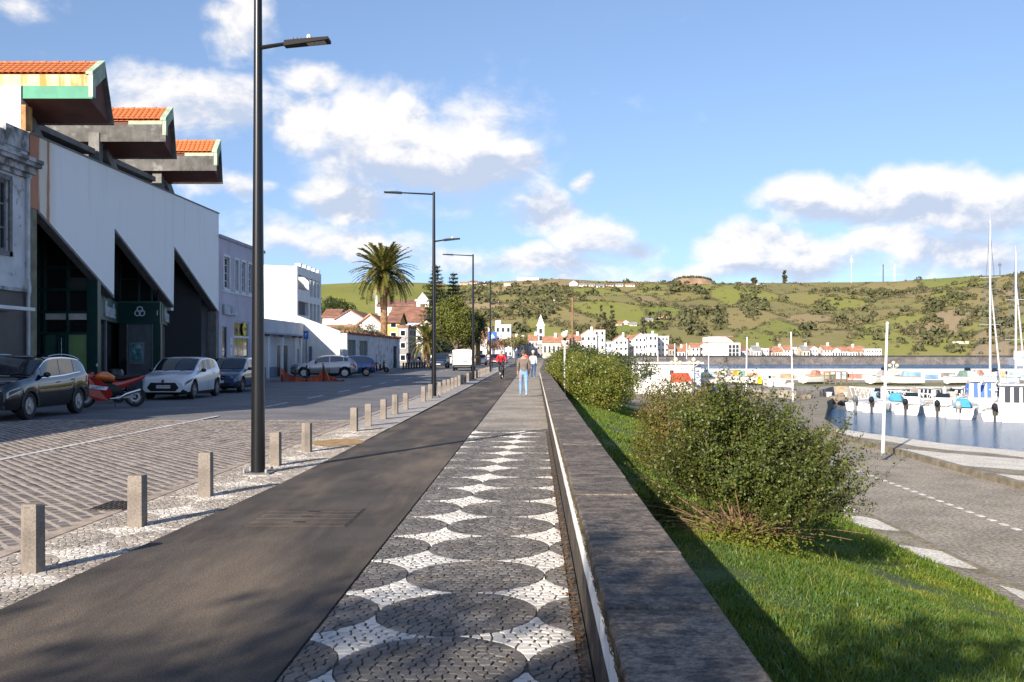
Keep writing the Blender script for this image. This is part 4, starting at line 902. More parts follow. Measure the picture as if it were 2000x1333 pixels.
def make_car(label, cat, loc, rz, paint, L=4.2, W=1.78, top=None, belt=None, wheels=(.82,3.42), wr=.32, sill=.20, zroof=1.5, wroof=.56,
             ws=(1.05,1.85), rw=(3.75,4.1), doors=((1.5,2.35),(2.42,3.15),(3.22,3.6)), rim=None, dark_trim=False, rails=False, plate='', grille='wide', name='parked_car', group=None, van=False, detail=True, chrome=False):
    t_ = thing(name, label, cat, loc, rz, group)
    top = smooth_curve(top); belt = smooth_curve(belt)
    xs = sorted(set([round(x,3) for x in list(np.linspace(0,.5,13))+list(np.linspace(.5,L-.4,66))+list(np.linspace(L-.4,L,11))]))
    def hw(x):
        f = max(0,(.55-x)/.55); rr = max(0,(x-(L-.5))/.5)
        return W/2*(1-.20*f**2.2-.13*rr**2.4)
    def zb(x):
        z = sill + .10*max(0,(.25-x)/.25) + .12*max(0,(x-(L-.35))/.35)
        for wx in wheels:
            d = abs(x-wx); ra = wr+.055
            if d < ra: z = max(z, wr*.98+math.sqrt(ra*ra-d*d))
        return z
    def sec(x):
        w2 = hw(x); b_ = interp(belt,x); zt = interp(top,x); z0 = zb(x); zt = max(zt, b_+.012)
        g = min(1,max(0,(zt-b_)/(zroof-b_))); zm = max(z0+.03, b_*.62)
        pts = [(0,z0),(w2*.88,z0),(w2*.965,max(z0+.02,min(z0+.10,zm-.01))),(w2,zm+.02),(w2*.992,b_-.07),(w2*.955,b_)]
        wr_ = w2*.90*(1-g)+W*wroof*.66*g*1.08
        ze = b_+(zt-b_)*(.90 if g > .3 else .75)
        pts += [(wr_,ze),(wr_*.86,zt-(zt-b_)*.03-.004),(wr_*.45,zt-.001),(0,zt+.004)]
        return pts
    S = [sec(x) for x in xs]; npt = len(S[0]); mb = MB()
    def loc3(x, p, s): return (s*p[0], x-L/2, p[1])
    for s in (1,-1):
        o = len(mb.v)
        for x,S_ in zip(xs,S):
            for p in S_: mb.v.append(loc3(x,p,s))
        for i in range(len(xs)-1):
            for k in range(npt-1):
                a = o+i*npt+k; q = (a,a+1,a+npt+1,a+npt); mb.f.append(q if s > 0 else q[::-1])
                mb.m.append(1 if (k <= 1 or (dark_trim and k == 2)) else 0)
        for i,rev in ((0,False),(len(xs)-1,True)):
            ring = [o+i*npt+k for k in range(npt)]; mb.f.append(tuple(ring)); mb.m.append(0)
    body = mb.build('body', [paint, M('car_underside',(.012,.012,.013),.7)], t_, smooth=True, world=False)
    bm = bmesh.new(); bm.from_mesh(body.data); bmesh.ops.remove_doubles(bm, verts=bm.verts, dist=.0005); bmesh.ops.recalc_face_normals(bm, faces=bm.faces); bm.to_mesh(body.data); bm.free()
    body.data.set_sharp_from_angle(angle=rad(32))
    def band(x, k0, k1, f, s, off=.006):
        S_ = sec(x); a, c_ = S_[k0], S_[k1]; p = (a[0]+(c_[0]-a[0])*f, a[1]+(c_[1]-a[1])*f); n_ = Vector((c_[1]-a[1], -(c_[0]-a[0]))).normalized()
        if n_.x < 0: n_ = -n_
        return loc3(x, (p[0]+n_.x*off, p[1]+n_.y*off), s)
    def patch(name, x0, x1, k0, k1, f0, f1, s, mat, n=8, off=.006, parent=t_, shape=None):
        m_ = MB(); 
        for i in range(n+1):
            u = i/n; x = x0+(x1-x0)*u; a, b__ = (f0,f1) if shape is None else shape(u)
            for j in range(3): m_.v.append(band(x,k0,k1,a+(b__-a)*j/2,s,off))
        for i in range(n):
            for j in range(2): q = i*3+j; m_.f.append((q,q+1,q+4,q+3)); m_.m.append(0)
        return m_.build(name, mat, parent, smooth=True, world=False)
    CG = glassy('car_glass', (.018,.024,.032), .02, 1.0)
    for s in (1,-1):
        for i,(a,b_) in enumerate(doors):
            patch('side_window', a, b_, 5, 6, .10, .90, s, CG)
            if chrome: patch('window_trim', a-.03, b_+.05, 5, 6, .92, .99, s, CHROME, off=.008); patch('window_trim', a-.03, b_+.05, 5, 6, .0, .06, s, CHROME, off=.008)
        if detail:
            for i,(a,b_) in enumerate(doors[:2]):
                xd = b_+.035
                m_ = MB(); m_.add([band(xd-.006,3,4,0,s,.003),band(xd+.006,3,4,0,s,.003),band(xd+.006,4,5,.9,s,.003),band(xd-.006,4,5,.9,s,.003)],[(0,1,2,3)]); m_.add([band(xd-.006,2,3,0,s,.003),band(xd+.006,2,3,0,s,.003),band(xd+.006,2,3,1,s,.003),band(xd-.006,2,3,1,s,.003)],[(0,1,2,3)])
                m_.build('door_seam', DARK, t_, world=False)
                h0 = band(b_-.17,3,4,.78,s,.004); h1 = band(b_-.02,3,4,.80,s,.004)
                MB().tube([h0,(h0[0]+s*.025,h0[1]+.02,h0[2]),(h1[0]+s*.025,h1[1]-.02,h1[2]),h1], .012, 6).build('door_handle', paint, t_, world=False)
        mx_ = doors[0][0]+.05; mp = band(mx_,5,6,.05,s,.0)
        mm = MB(); mm.ball((mp[0]+s*.12,mp[1]-.02,mp[2]+.07),.10,.06,.07,10,6); mm.box(min(mp[0]-s*.02,mp[0]+s*.08),max(mp[0]-s*.02,mp[0]+s*.08),mp[1]-.03,mp[1]+.01,mp[2]+.01,mp[2]+.05)
        mm.build('wing_mirror', M('mirror_black',(.012,.012,.013),.35) if not van else paint, t_, smooth=True, world=False)
        # lamps wrap round the corners
        hl = patch('headlight', .05, .62 if not van else .4, 3, 4, .15, .95, s, glassy('headlight_glass',(.35,.37,.40),.06,1.0), shape=lambda u: (.25+.45*u, .95-.05*u), off=.007)
        patch('headlight_housing', .10, .5 if not van else .34, 3, 4, .3, .8, s, M('lamp_dark',(.03,.03,.035),.3), shape=lambda u: (.42+.3*u, .82), off=.010, parent=hl)
        if van: patch('tail_light', L-.30, L-.02, 3, 4, .1, .9, s, M('tail_red',(.35,.012,.012),.2,var=0,coat=1), off=.008)
        else: patch('tail_light', L-.42, L-.02, 3, 4, .35, .95, s, M('tail_red',(.35,.012,.012),.2,var=0,coat=1), shape=lambda u: (.55-.3*u, .95), off=.008)
        if rails:
            rp = [band(x,6,7,.25,s,.03+.03*math.sin(math.pi*(x-ws[1])/(rw[0]-ws[1]))) for x in np.linspace(ws[1]+.1,rw[0]-.05,9)]
            MB().tube(rp, .014, 6).build('roof_rail', CHROME, t_, smooth=True, world=False)
        if dark_trim:
            for wx in wheels:
                pts_o = []; 
                m_ = MB()
                for i in range(13):
                    a = math.pi*i/12; 
                    for rr in (wr+.03, wr+.10):
                        x = wx-rr*math.cos(a); z = wr*.98+rr*math.sin(a); 
                        m_.v.append((s*(hw(min(L,max(0,x)))*1.0+.008), x-L/2, max(z,.24)))
                for i in range(12): m_.f.append((2*i,2*i+1,2*i+3,2*i+2)); m_.m.append(0)
                m_.build('arch_trim', M('trim_black',(.02,.02,.022),.6), t_, world=False)
        for wx in wheels:
            wheel(t_, s*(W/2-.125), wx-L/2, wr, .20, s, rim or STEEL)
    # wind screen, rear window
    def screen(name, x0, x1, inset):
        m_ = MB(); n = 6
        for i in range(n+1):
            x = x0+(x1-x0)*(inset+(1-2*inset)*i/n); S_ = sec(x); e, q, r_ = S_[6], S_[7], S_[8]; c_ = S_[9]
            row = [(-e[0]*.93,e[1]+(q[1]-e[1])*.35),(-q[0],q[1]),(-r_[0],r_[1]),(0,c_[1]),(r_[0],r_[1]),(q[0],q[1]),(e[0]*.93,e[1]+(q[1]-e[1])*.35)]
            sl_ = (interp(top,min(L,x+.05))-interp(top,max(0,x-.05)))/.1; n_ = Vector((-sl_,1)).normalized()
            for p in row: m_.v.append((p[0], x-L/2+n_.x*.012, p[1]+n_.y*.012))
        for i in range(n):
            for j in range(6): q = i*7+j; m_.f.append((q,q+1,q+8,q+7)); m_.m.append(0)
        return m_.build(name, CG, t_, smooth=True, world=False)
    if ws: 
        sc_ = screen('windscreen', ws[0], ws[1], .07)
        if detail:
            zc = interp(top,ws[0])+.02
            for xx in (-.35,.25): MB().tube([(xx,ws[0]-L/2+.02,zc),(xx+.4,ws[0]-L/2+.12,zc+.06)], .008, 5).build('wiper', DARK, sc_, world=False)
    if rw and not van: screen('rear_window', rw[0], rw[1], .08)
    yf = -L/2-.006; wf = hw(0)
    if grille == 'wide':
        g = MB(); g.add([(-wf*.62,yf,.30),(wf*.62,yf,.30),(wf*.80,yf,.42),(wf*.62,yf,.60),(-wf*.62,yf,.60),(-wf*.80,yf,.42)],[(0,1,2,3,4,5)]); g.build('grille', M('grille_black',(.01,.01,.012),.4), t_, world=False)
    else:
        g = MB(); g.add([(-wf*.4,yf,.56),(wf*.4,yf,.56),(wf*.5,yf,.70),(-wf*.5,yf,.70)],[(0,1,2,3)]); g.add([(-wf*.7,yf,.26),(wf*.7,yf,.26),(wf*.75,yf,.40),(-wf*.75,yf,.40)],[(0,1,2,3)]); g.build('grille', M('grille_black',(.01,.01,.012),.4), t_, world=False)
        MB().box(-wf*.42,wf*.42,yf-.012,yf-.002,.62,.635).build('grille_bar', CHROME, t_, world=False)
    MB().lathe([(.055,0),(.05,-.012),(0,-.014)], 14, (0,yf-.003,.66), 'y').build('badge', CHROME, t_, world=False)
    for s in (1,-1): MB().box(min(s*wf*.80,s*wf*.98),max(s*wf*.80,s*wf*.98),yf+.01,yf+.10,.30,.42).build('fog_lamp', M('lamp_dark',(.03,.03,.035),.3), t_, world=False)
    for yy_,nm in ((yf-.012,'number_plate'),(L/2+.004,'number_plate')):
        zc = .46 if yy_ < 0 else .62
        p_ = MB().box(-.26,.26,yy_,yy_+.008,zc-.055,zc+.055).build(nm, M('plate_white',(.62,.63,.62),.4,var=0), t_, world=False)
        if plate and yy_ < 0:
            text_mesh('plate_lettering', plate, .095, M('plate_black',(.01,.01,.01),.5,var=0), p_, (.03,yy_-.002,zc), (rad(90),0,0), .001)
            MB().box(-.26,-.215,yy_-.002,yy_,zc-.055,zc+.055).build('plate_band', M('plate_blue',(.02,.06,.35),.4,var=0), p_, world=False)
    return t_
def paintm(name, c, metal=.0): return M(name, c, .28, metal=metal, var=.04, scale=2, coat=1.0, spec=.6)
SUVP = M('paint_blue_black', (.003,.0045,.010), .12, var=.03, coat=1.0, spec=.5); WHP = paintm('paint_white', (.68,.69,.72)); BLP = paintm('paint_blue', (.012,.045,.115), .3)
SLP = paintm('paint_silver', (.38,.37,.37), .6); BL2 = paintm('paint_bright_blue', (.01,.06,.22), .3); DKB = paintm('paint_dark_blue', (.008,.02,.05), .3)
suv_top = [(0,.74),(.06,.86),(.30,.97),(.9,1.04),(1.18,1.09),(1.55,1.34),(1.95,1.55),(2.6,1.60),(3.3,1.56),(3.8,1.46),(4.15,1.16),(4.32,1.0),(4.38,.72)]
suv_belt = [(0,.70),(.2,.86),(.9,.97),(1.2,1.0),(2.6,1.04),(3.6,1.12),(4.1,1.10),(4.3,.94),(4.38,.70)]
make_car('dark blue-black crossover with chrome window trim parked at the far left', 'car', (-13.35,25.85,0), 0, SUVP, 4.38, 1.82, suv_top, suv_belt, (.92,3.57), .345, .27, 1.59, .60, (1.16,1.98), (3.85,4.2), ((1.55,2.45),(2.52,3.25),(3.32,3.62)), STEEL, True, True, grille='split', chrome=True)
hat_top = [(0,.62),(.05,.76),(.30,.86),(.80,.94),(1.02,.99),(1.45,1.26),(1.85,1.46),(2.4,1.51),(3.0,1.47),(3.45,1.36),(3.75,1.08),(3.9,.90),(3.94,.62)]
hat_belt = [(0,.58),(.2,.76),(.8,.88),(1.05,.91),(2.3,.97),(3.1,1.06),(3.6,1.05),(3.85,.86),(3.94,.60)]
make_car('white hatchback facing the camera between the red motorcycle and the blue hatchback', 'car', (-13.05,36.9,0), 0, WHP, 3.94, 1.75, hat_top, hat_belt, (.79,3.35), .32, .17, 1.50, .585, (1.0,1.86), (3.5,3.8), ((1.42,2.2),(2.27,2.9),(2.96,3.2)), M('rim_grey',(.3,.3,.32),.35,metal=.7), False, plate='AE-00-HM')
old_top = [(0,.62),(.05,.74),(.35,.83),(.85,.90),(1.05,.95),(1.5,1.24),(1.85,1.42),(2.6,1.46),(3.2,1.43),(3.55,1.33),(3.8,1.05),(3.88,.85),(3.9,.62)]
old_belt = [(0,.58),(.2,.72),(.85,.85),(1.05,.88),(2.3,.90),(3.3,.93),(3.7,.92),(3.86,.80),(3.9,.60)]
make_car('older blue hatchback parked behind the white hatchback', 'car', (-13.05,42.9,0), 0, BLP, 3.9, 1.68, old_top, old_belt, (.78,3.25), .30, .18, 1.45, .58, (1.03,1.85), (3.6,3.82), ((1.4,2.2),(2.27,2.95),(3.02,3.5)), M('rim_dull',(.22,.22,.23),.45,metal=.5), grille='split')
med_top = [(0,.64),(.06,.78),(.35,.90),(.95,.98),(1.15,1.03),(1.6,1.28),(2.05,1.44),(2.7,1.49),(3.3,1.44),(3.85,1.28),(4.15,1.05),(4.27,.88),(4.3,.64)]
med_belt = [(0,.60),(.2,.78),(.95,.90),(1.2,.93),(2.6,.99),(3.5,1.06),(4.0,1.02),(4.25,.84),(4.3,.62)]
make_car('silver hatchback parked side-on in front of the sloping white yard wall', 'car', (-14.0,66.3,0), rad(-82), SLP, 4.3, 1.8, med_top, med_belt, (.88,3.52), .325, .2, 1.48, .59, (1.12,2.0), (3.85,4.2), ((1.6,2.5),(2.57,3.4),(3.46,3.72)), STEEL)
make_car('small bright blue car half hidden behind the silver hatchback', 'car', (-13.1,70.3,.0), rad(-78), BL2, 3.6, 1.6, [(x*.92,z*1.0) for x,z in old_top], [(x*.92,z) for x,z in old_belt], (.7,2.95), .28, .18, 1.46, .58, (.95,1.7), (3.3,3.5), ((1.3,2.0),(2.07,2.7),(2.76,3.2)), M('rim_gold',(.3,.26,.18),.4,metal=.6), grille='split')
make_car('dark blue sport utility car driving towards the camera on the far road', 'car', (-10.0,105,0), 0, DKB, 4.38, 1.82, suv_top, suv_belt, (.92,3.57), .345, .27, 1.59, .60, (1.16,1.98), (3.85,4.2), ((1.55,2.45),(2.52,3.25),(3.32,3.62)), STEEL, True, True, grille='split', name='driven_car', detail=False)
van_top = [(0,.80),(.05,.95),(.35,1.10),(.75,1.20),(.95,1.28),(1.35,1.68),(1.65,1.88),(2.2,1.96),(3.6,1.97),(4.7,1.95),(4.88,1.90),(4.93,1.75)]
van_belt = [(0,.74),(.2,.95),(.75,1.10),(1.0,1.14),(2.5,1.16),(4.5,1.16),(4.85,1.14),(4.93,1.0)]
vn = make_car('white panel van seen from behind on the far road', 'van', (-6.55,92.5,0), rad(180), paintm('paint_van_white',(.72,.70,.66)), 4.93, 1.92, van_top, van_belt, (.95,4.0), .335, .24, 1.96, .66, (1.0,1.68), None, ((1.2,1.95),), M('rim_dull',(.22,.22,.23),.45,metal=.5), False, name='van', van=True, grille='split', detail=False)
L2 = 4.93/2
MB().box(-.72,-.02,L2+.002,L2+.012,1.22,1.72).build('rear_door_panel', paintm('paint_van_white',(.72,.70,.66)), vn, world=False); MB().box(.02,.72,L2+.002,L2+.012,1.22,1.72).build('rear_door_panel', paintm('paint_van_white',(.72,.70,.66)), vn, world=False)
MB().box(-.86,.86,L2-.02,L2+.06,.40,.56).build('rear_bumper', M('trim_black',(.02,.02,.022),.6), vn, world=False)
MB().box(-.2,.05,L2+.012,L2+.03,1.05,1.10).build('door_handle', DARK, vn, world=False); MB().box(-.5,.0,L2+.010,L2+.02,.80,.86).build('lettering_strip', DARK, vn, world=False)
for i,(x,y,pm_,lab) in enumerate(((-7.2,132,SLP,'small silver car far down the road beside the van'),(-5.6,141,paintm('paint_red',(.3,.02,.02)),'small red car far down the road behind the van'),(-11.2,128,WHP,'small white car parked far off under the big tree'),(-5.0,152,DKB,'small dark car farthest down the road'))):
    make_car(lab, 'car', (x,y,0), 0 if i % 2 else rad(180), pm_, 3.9, 1.68, old_top, old_belt, (.78,3.25), .30, .18, 1.45, .58, (1.03,1.85), (3.6,3.82), ((1.4,2.2),(2.27,2.95),(3.02,3.5)), STEEL, grille='split', detail=False)

# ---- sport motorcycle beside the dark crossover
def sportbike(label, loc, rz):
    t_ = thing('motorcycle', label, 'motorcycle', loc, rz); RED = paintm('fairing_red',(.42,.018,.012)); ORA = paintm('fairing_orange',(.75,.17,.01)); r = .30
    for y,nm in ((-.70,1),(.70,0)):
        w_ = MB(); w_.lathe([(r*.74,-.06),(r*.93,-.065),(r,-.02),(r,.02),(r*.93,.065),(r*.74,.06)], 24, (0,y,r), 'x', close=True); o = w_.build('wheel', RUBBER, t_, smooth=True, world=False)
        rm = MB(); rm.lathe([(r*.74,-.05),(r*.74,.05),(r*.68,.05),(r*.68,-.05)], 24, (0,y,r), 'x', close=True)
        for k in range(3): a = 2.094*k+.4; rm.tube([(0,y,r),(0,y+r*.72*math.cos(a),r+r*.72*math.sin(a))], [.035,.025], 6)
        rm.build('rim', M('rim_dark',(.05,.05,.05),.4,metal=.5), o, world=False)
        MB().lathe([(.15,.066),(.15,.072),(.09,.072),(.09,.066)], 20, (0,y,r), 'x', close=True).build('brake_disc', STEEL, o, world=False)
    def loft(name, secs, mat, n=12):
        m_ = MB()
        for (y,zc,hw_,hh) in secs:
            for k in range(n): a = 2*math.pi*k/n; m_.v.append((hw_*math.cos(a), y, zc+hh*math.sin(a)))
        for i in range(len(secs)-1):
            for k in range(n): m_.f.append((i*n+k,i*n+(k+1)%n,(i+1)*n+(k+1)%n,(i+1)*n+k)); m_.m.append(0)
        m_.f.append(tuple(range(n))); m_.m.append(0); m_.f.append(tuple((len(secs)-1)*n+k for k in range(n))); m_.m.append(0)
        return m_.build(name, mat, t_, smooth=True, world=False)
    loft('nose_fairing', [(-.95,.80,.05,.05),(-.86,.86,.14,.12),(-.66,.90,.20,.17),(-.45,.92,.19,.15)], RED)
    loft('tank', [(-.42,.90,.10,.08),(-.30,.94,.17,.14),(-.08,.94,.18,.14),(.12,.86,.13,.09),(.2,.82,.08,.05)], ORA)
    loft('seat', [(.08,.86,.12,.07),(.3,.87,.17,.08),(.55,.91,.15,.075),(.84,.96,.08,.04)], M('seat_black',(.012,.012,.013),.6))
    tl = loft('tail_fairing', [(.06,.64,.13,.16),(.40,.72,.15,.14),(.72,.83,.13,.10),(.98,.92,.05,.04)], RED)
    MB().box(-.04,.04,.97,1.0,.90,.94).build('tail_light', M('tail_red',(.35,.012,.012),.2,var=0,coat=1), tl, world=False)
    loft('engine', [(-.40,.48,.15,.22),(-.1,.52,.19,.27),(.15,.52,.18,.25),(.34,.50,.11,.16)], M('engine_dark',(.03,.03,.03),.5,metal=.5))
    for s in (1,-1):
        m_ = MB(); pts_ = [(-.78,.74),(-.62,.95),(-.30,.86),(-.08,.66),(.06,.40),(-.05,.20),(-.40,.20),(-.62,.38)]
        xx = [s*.15,s*.20,s*.22,s*.22,s*.20,s*.15,s*.16,s*.2]
        m_.hexa([(xx[i]*.85,*pts_[i]) for i in range(8)], [(xx[i]*1.05,*pts_[i]) for i in range(8)]); f_ = m_.build('side_fairing', RED, t_, world=False)
        MB().hexa([(s*.224,-.60,.60),(s*.235,-.12,.52),(s*.23,-.06,.62),(s*.226,-.58,.70)],[(s*.230,-.60,.60),(s*.241,-.12,.52),(s*.236,-.06,.62),(s*.232,-.58,.70)]).build('white_band', WHP, f_, world=False)
        if s > 0: text_mesh('band_lettering', 'REPSOL', .105, M('letter_blue',(.02,.05,.3),.5,var=0), f_, (.238,-.34,.605), (rad(90),rad(-5),rad(90)), .004)
        MB().tube([(s*.10,-.52,.95),(s*.30,-.46,.93)], .016, 6).build('handlebar', BLK, t_, world=False)
        MB().tube([(s*.09,-.50,.95),(s*.08,-.70,.30)], [.027,.024], 8).build('fork', STEEL, t_, world=False)
        mi = MB(); mi.tube([(s*.14,-.75,1.0),(s*.25,-.72,1.10)], .008, 5); mi.ball((s*.27,-.72,1.11),.06,.015,.035,8,6); mi.build('mirror', BLK, t_, world=False)
        MB().box(min(s*.07,s*.10),max(s*.07,s*.10),.15,.72,.27,.35).build('swing_arm', M('swing_grey',(.3,.3,.3),.4,metal=.7), t_, world=False)
    MB().tube([(.13,-.1,.26),(.15,.25,.28),(.17,.45,.40),(.17,.85,.52)], [.03,.03,.05,.055], 10).build('exhaust', CHROME, t_, smooth=True, world=False)
    sc = MB(); sc.hexa([(-.13,-.84,.96),(.13,-.84,.96),(.10,-.55,1.12),(-.10,-.55,1.12)],[(-.12,-.84,.965),(.12,-.84,.965),(.09,-.55,1.125),(-.09,-.55,1.125)]); sc.build('wind_shield', GLASS, t_, world=False)
    MB().tube([(.1,.1,.3),(.24,.14,.0)], .012, 5).build('side_stand', BLK, t_, world=False)
    MB().box(-.09,.09,.98,1.0,.62,.78).build('number_plate', M('plate_white',(.62,.63,.62),.4,var=0), t_, world=False)
    return t_
sportbike('red and orange sport motorcycle with white lettered band beside the dark crossover', (-12.9,30.25,0), rad(-65))
def scooter(label, loc, rz, c, grp=None):
    t_ = thing('scooter', label, 'scooter', loc, rz, grp); pm_ = paintm('scooter_'+str(c), c); r = .23
    for y in (-.62,.62):
        w_ = MB(); w_.lathe([(r*.55,-.05),(r*.93,-.055),(r,0),(r*.93,.055),(r*.55,.05)], 18, (0,y,r), 'x', close=True); o = w_.build('wheel', RUBBER, t_, smooth=True, world=False)
        MB().lathe([(r*.55,-.03),(r*.55,.03),(0,.04)], 14, (0,y,r), 'x').build('rim', STEEL, o, world=False)
    m_ = MB()
    m_.prism([(-.62,.30),(-.50,.95),(-.42,.95),(-.34,.40),(.1,.30),(.12,.36),(.20,.72),(.85,.74),(.80,.45),(.45,.30),(.1,.22),(-.35,.24)], 'x', -.15, .15); m_.build('body', pm_, t_, world=False)
    MB().prism([(.10,.74),(.15,.82),(.80,.84),(.86,.76)], 'x', -.13, .13).build('seat', M('seat_black',(.012,.012,.013),.6), t_, world=False)
    MB().tube([(-.3,-.45,1.02),(0,-.50,.98),(.3,-.45,1.02)], .015, 6).build('handlebar', BLK, t_, world=False)
    MB().lathe([(.08,0),(.06,-.05),(0,-.06)], 12, (0,-.53,.86), 'y').build('headlight', glassy('headlight_glass',(.35,.37,.40),.06,1.0), t_, world=False)
    return t_
scooter('dark red scooter parked by the old street wall next to the blue car', (-12.85,82.5,0), rad(70), (.12,.02,.015))
for i,(x,y) in enumerate(((-13.2,109),(-12.6,111),(-12.2,113.5))): scooter('%s dark scooter in the row at the far end of the old wall' % ['nearest','middle','farthest'][i], (x,y,0), rad(60), (.02,.02,.022), 'scooters at the far end of the old wall')
scooter('black scooter with a round top box standing behind the red motorcycle', (-14.3,32.6,.0), rad(-60), (.01,.01,.012))
tb = MB(); tb.lathe([(.2,0),(.26,.06),(.27,.16),(.22,.26),(0,.29)], 14, (0,0,0)); tbo = tb.build('top_box', M('box_black',(.012,.013,.016),.3), smooth=True); tag(tbo, 'rounded black top box on the black scooter behind the motorcycle', 'top box'); tbo.location = (-14.3+.52*math.sin(rad(60)),32.6+.52*math.cos(rad(60)),.84)

# ---- orange net barrier round a small excavation
NET = M('orange_net', (.62,.10,.03), .7, var=.3, scale=6, pos=True)
def net_barrier():
    t_ = thing('net_barrier', 'orange plastic safety net slung on short posts around roadworks', 'barrier', (-12.6,56,0))
    pts_ = [(-14.9,58.2),(-13.6,56.6),(-12.7,56.9),(-12.2,57.6),(-11.6,57.2),(-10.9,57.0)]; hs = [.85,.28,.22,.75,.22,.10]
    m_ = MB()
    for i in range(len(pts_)-1):
        n = 14
        for k in range(n):
            u0, u1 = k/n, (k+1)/n; f = lambda u: (pts_[i][0]+(pts_[i+1][0]-pts_[i][0])*u, pts_[i][1]+(pts_[i+1][1]-pts_[i][1])*u, hs[i]+(hs[i+1]-hs[i])*u-.12*math.sin(math.pi*u)+.03*R.random())
            a, c_ = f(u0), f(u1)
            for lv in range(8):
                z0, z1 = a[2]*lv/8, c_[2]*lv/8; m_.hexa([(a[0],a[1],z0),(a[0],a[1]+.02,z0),(c_[0],c_[1]+.02,z1),(c_[0],c_[1],z1)],[(a[0],a[1],z0+.035),(a[0],a[1]+.02,z0+.035),(c_[0],c_[1]+.02,z1+.035),(c_[0],c_[1],z1+.035)])
            m_.box(a[0],a[0]+.035,a[1],a[1]+.02,0,a[2])
    m_.build('net', NET, t_)
    for (x,y,h) in ((-13.6,56.7,.75),(-12.95,56.5,.95),(-12.2,57.5,1.05),(-14.2,56.0,.45)): MB().tube([(x,y,0),(x+R.uniform(-.05,.05),y,h)], .045, 7).build('post', M('post_dark',(.05,.045,.045),.8), t_)
    MB().tube([(-12.2,57.4,1.0),(-11.75,57.1,0)], .035, 6).build('prop', M('timber',(.35,.22,.14),.8), t_)
net_barrier()
# ---- signs
def sign_post(label, x, y, h, board, w_, hh, mark=None):
    t_ = thing('street_sign', label, 'sign', (x,y,0))
    MB().tube([(0,0,0),(0,0,h)], .035, 8).build('pole', M('sign_pole',(.10,.10,.11),.5,metal=.4), t_, world=False)
    b_ = MB().box(-w_/2,w_/2,-.06,-.035,h-hh,h).build('board', board, t_, world=False)
    if mark == 'tri':
        m_ = MB(); m_.add([(-w_*.34,-.064,h-hh*.78),(w_*.34,-.064,h-hh*.78),(0,-.064,h-hh*.18)],[(0,1,2)]); m_.build('white_triangle', SIGNW, b_, world=False)
        MB().box(-.02,.02,-.068,-.065,h-hh*.7,h-hh*.42).build('walking_figure', DARK, b_, world=False)
    if mark == 'P': text_mesh('letter', 'P', .3, SIGNW, b_, (0,-.064,h-hh*.5), (rad(90),0,0), .003)
    return t_
BLUE = M('sign_blue', (.02,.12,.42), .4, var=.05)
p = G(962,716.5); sign_post('blue square pedestrian crossing sign on a thin post behind the far lamps', p.x, p.y, 4.1, BLUE, 1.05, 1.05, 'tri')
sign_post('blue parking sign on a post beside the low building', -15.2, 66.2, 3.1, BLUE, .32, .55, 'P')
p = thing('panel_sign', 'white rounded advertising panel on a post before the old street wall', 'sign', (-13.75,71.0,0))
MB().tube([(0,0,0),(0,0,2.0)], .05, 8).build('pole', STEEL, p, world=False); bd = MB().box(-.33,.33,-.08,.08,1.9,3.0).build('board', SIGNW, p, world=False)
for q in ((-.39,-.33,1.84,3.06),(.33,.39,1.84,3.06)): MB().box(q[0],q[1],-.1,.1,q[2],q[3]).build('frame', STEEL, bd, world=False)
MB().box(-.33,.33,-.1,.1,3.0,3.06).build('frame', STEEL, bd, world=False)
# ================================================================ VEGETATION
def leaf_arrays(P_, N_, size, rs, aspect=.45, droop=0.0):
    n = len(P_); a = rs.normal(size=(n,3)); a -= (a*N_).sum(1,keepdims=True)*N_; a[:,2] -= droop; a /= np.linalg.norm(a,axis=1,keepdims=True)+1e-9
    b_ = np.cross(N_, a); b_ /= np.linalg.norm(b_,axis=1,keepdims=True)+1e-9; s = size[:,None]
    V = np.empty((n,4,3)); V[:,0] = P_; V[:,1] = P_+a*s*.5+b_*s*aspect*.5+N_*s*.08; V[:,2] = P_+a*s; V[:,3] = P_+a*s*.5-b_*s*aspect*.5+N_*s*.08
    F = np.arange(n)[:,None]*4+np.array([[0,1,2,3]]); return V.reshape(-1,3), F
def cloud_leaves(blobs, n, smin, smax, seed, inner=.55, aspect=.45, jitter=.9, clump=0):
    """leaves spread through the outer shell of ellipsoids, in small clumps"""
    rs = np.random.RandomState(seed); vol = np.array([b[1][0]*b[1][1]*b[1][2] for b in blobs])**.67; k = rs.choice(len(blobs), n, p=vol/vol.sum())
    C = np.array([b[0] for b in blobs])[k]; Rr = np.array([b[1] for b in blobs])[k]
    if clump:
        m = max(1,n//clump); d0 = rs.normal(size=(m,3)); d0 /= np.linalg.norm(d0,axis=1,keepdims=True); ci = rs.randint(0,m,n); k2 = rs.choice(len(blobs), m, p=vol/vol.sum()); rr = inner+(1.04-inner)*rs.rand(m)**.6
        Pc = np.array([b[0] for b in blobs])[k2]+d0*np.array([b[1] for b in blobs])[k2]*rr[:,None]; spread = np.array([min(b[1]) for b in blobs])[k2]*.16
        d = rs.normal(size=(n,3)); P_ = Pc[ci]+d*spread[ci][:,None]; D = d0[ci]
    else:
        D = rs.normal(size=(n,3)); D /= np.linalg.norm(D,axis=1,keepdims=True); rr = inner+(1.05-inner)*rs.rand(n)**.6; P_ = C+D*Rr*rr[:,None]
    N_ = D+rs.normal(size=(n,3))*jitter; N_[:,2] += .25; N_ /= np.linalg.norm(N_,axis=1,keepdims=True)
    return leaf_arrays(P_, N_, smin+(smax-smin)*rs.rand(n), rs, aspect)
BARK = M('bark', (.13,.095,.07), .9, var=.35, scale=8, bump=.6, bscale=30)
TWIG = M('pale_twig', (.20,.125,.07), .85, var=.3, scale=12)
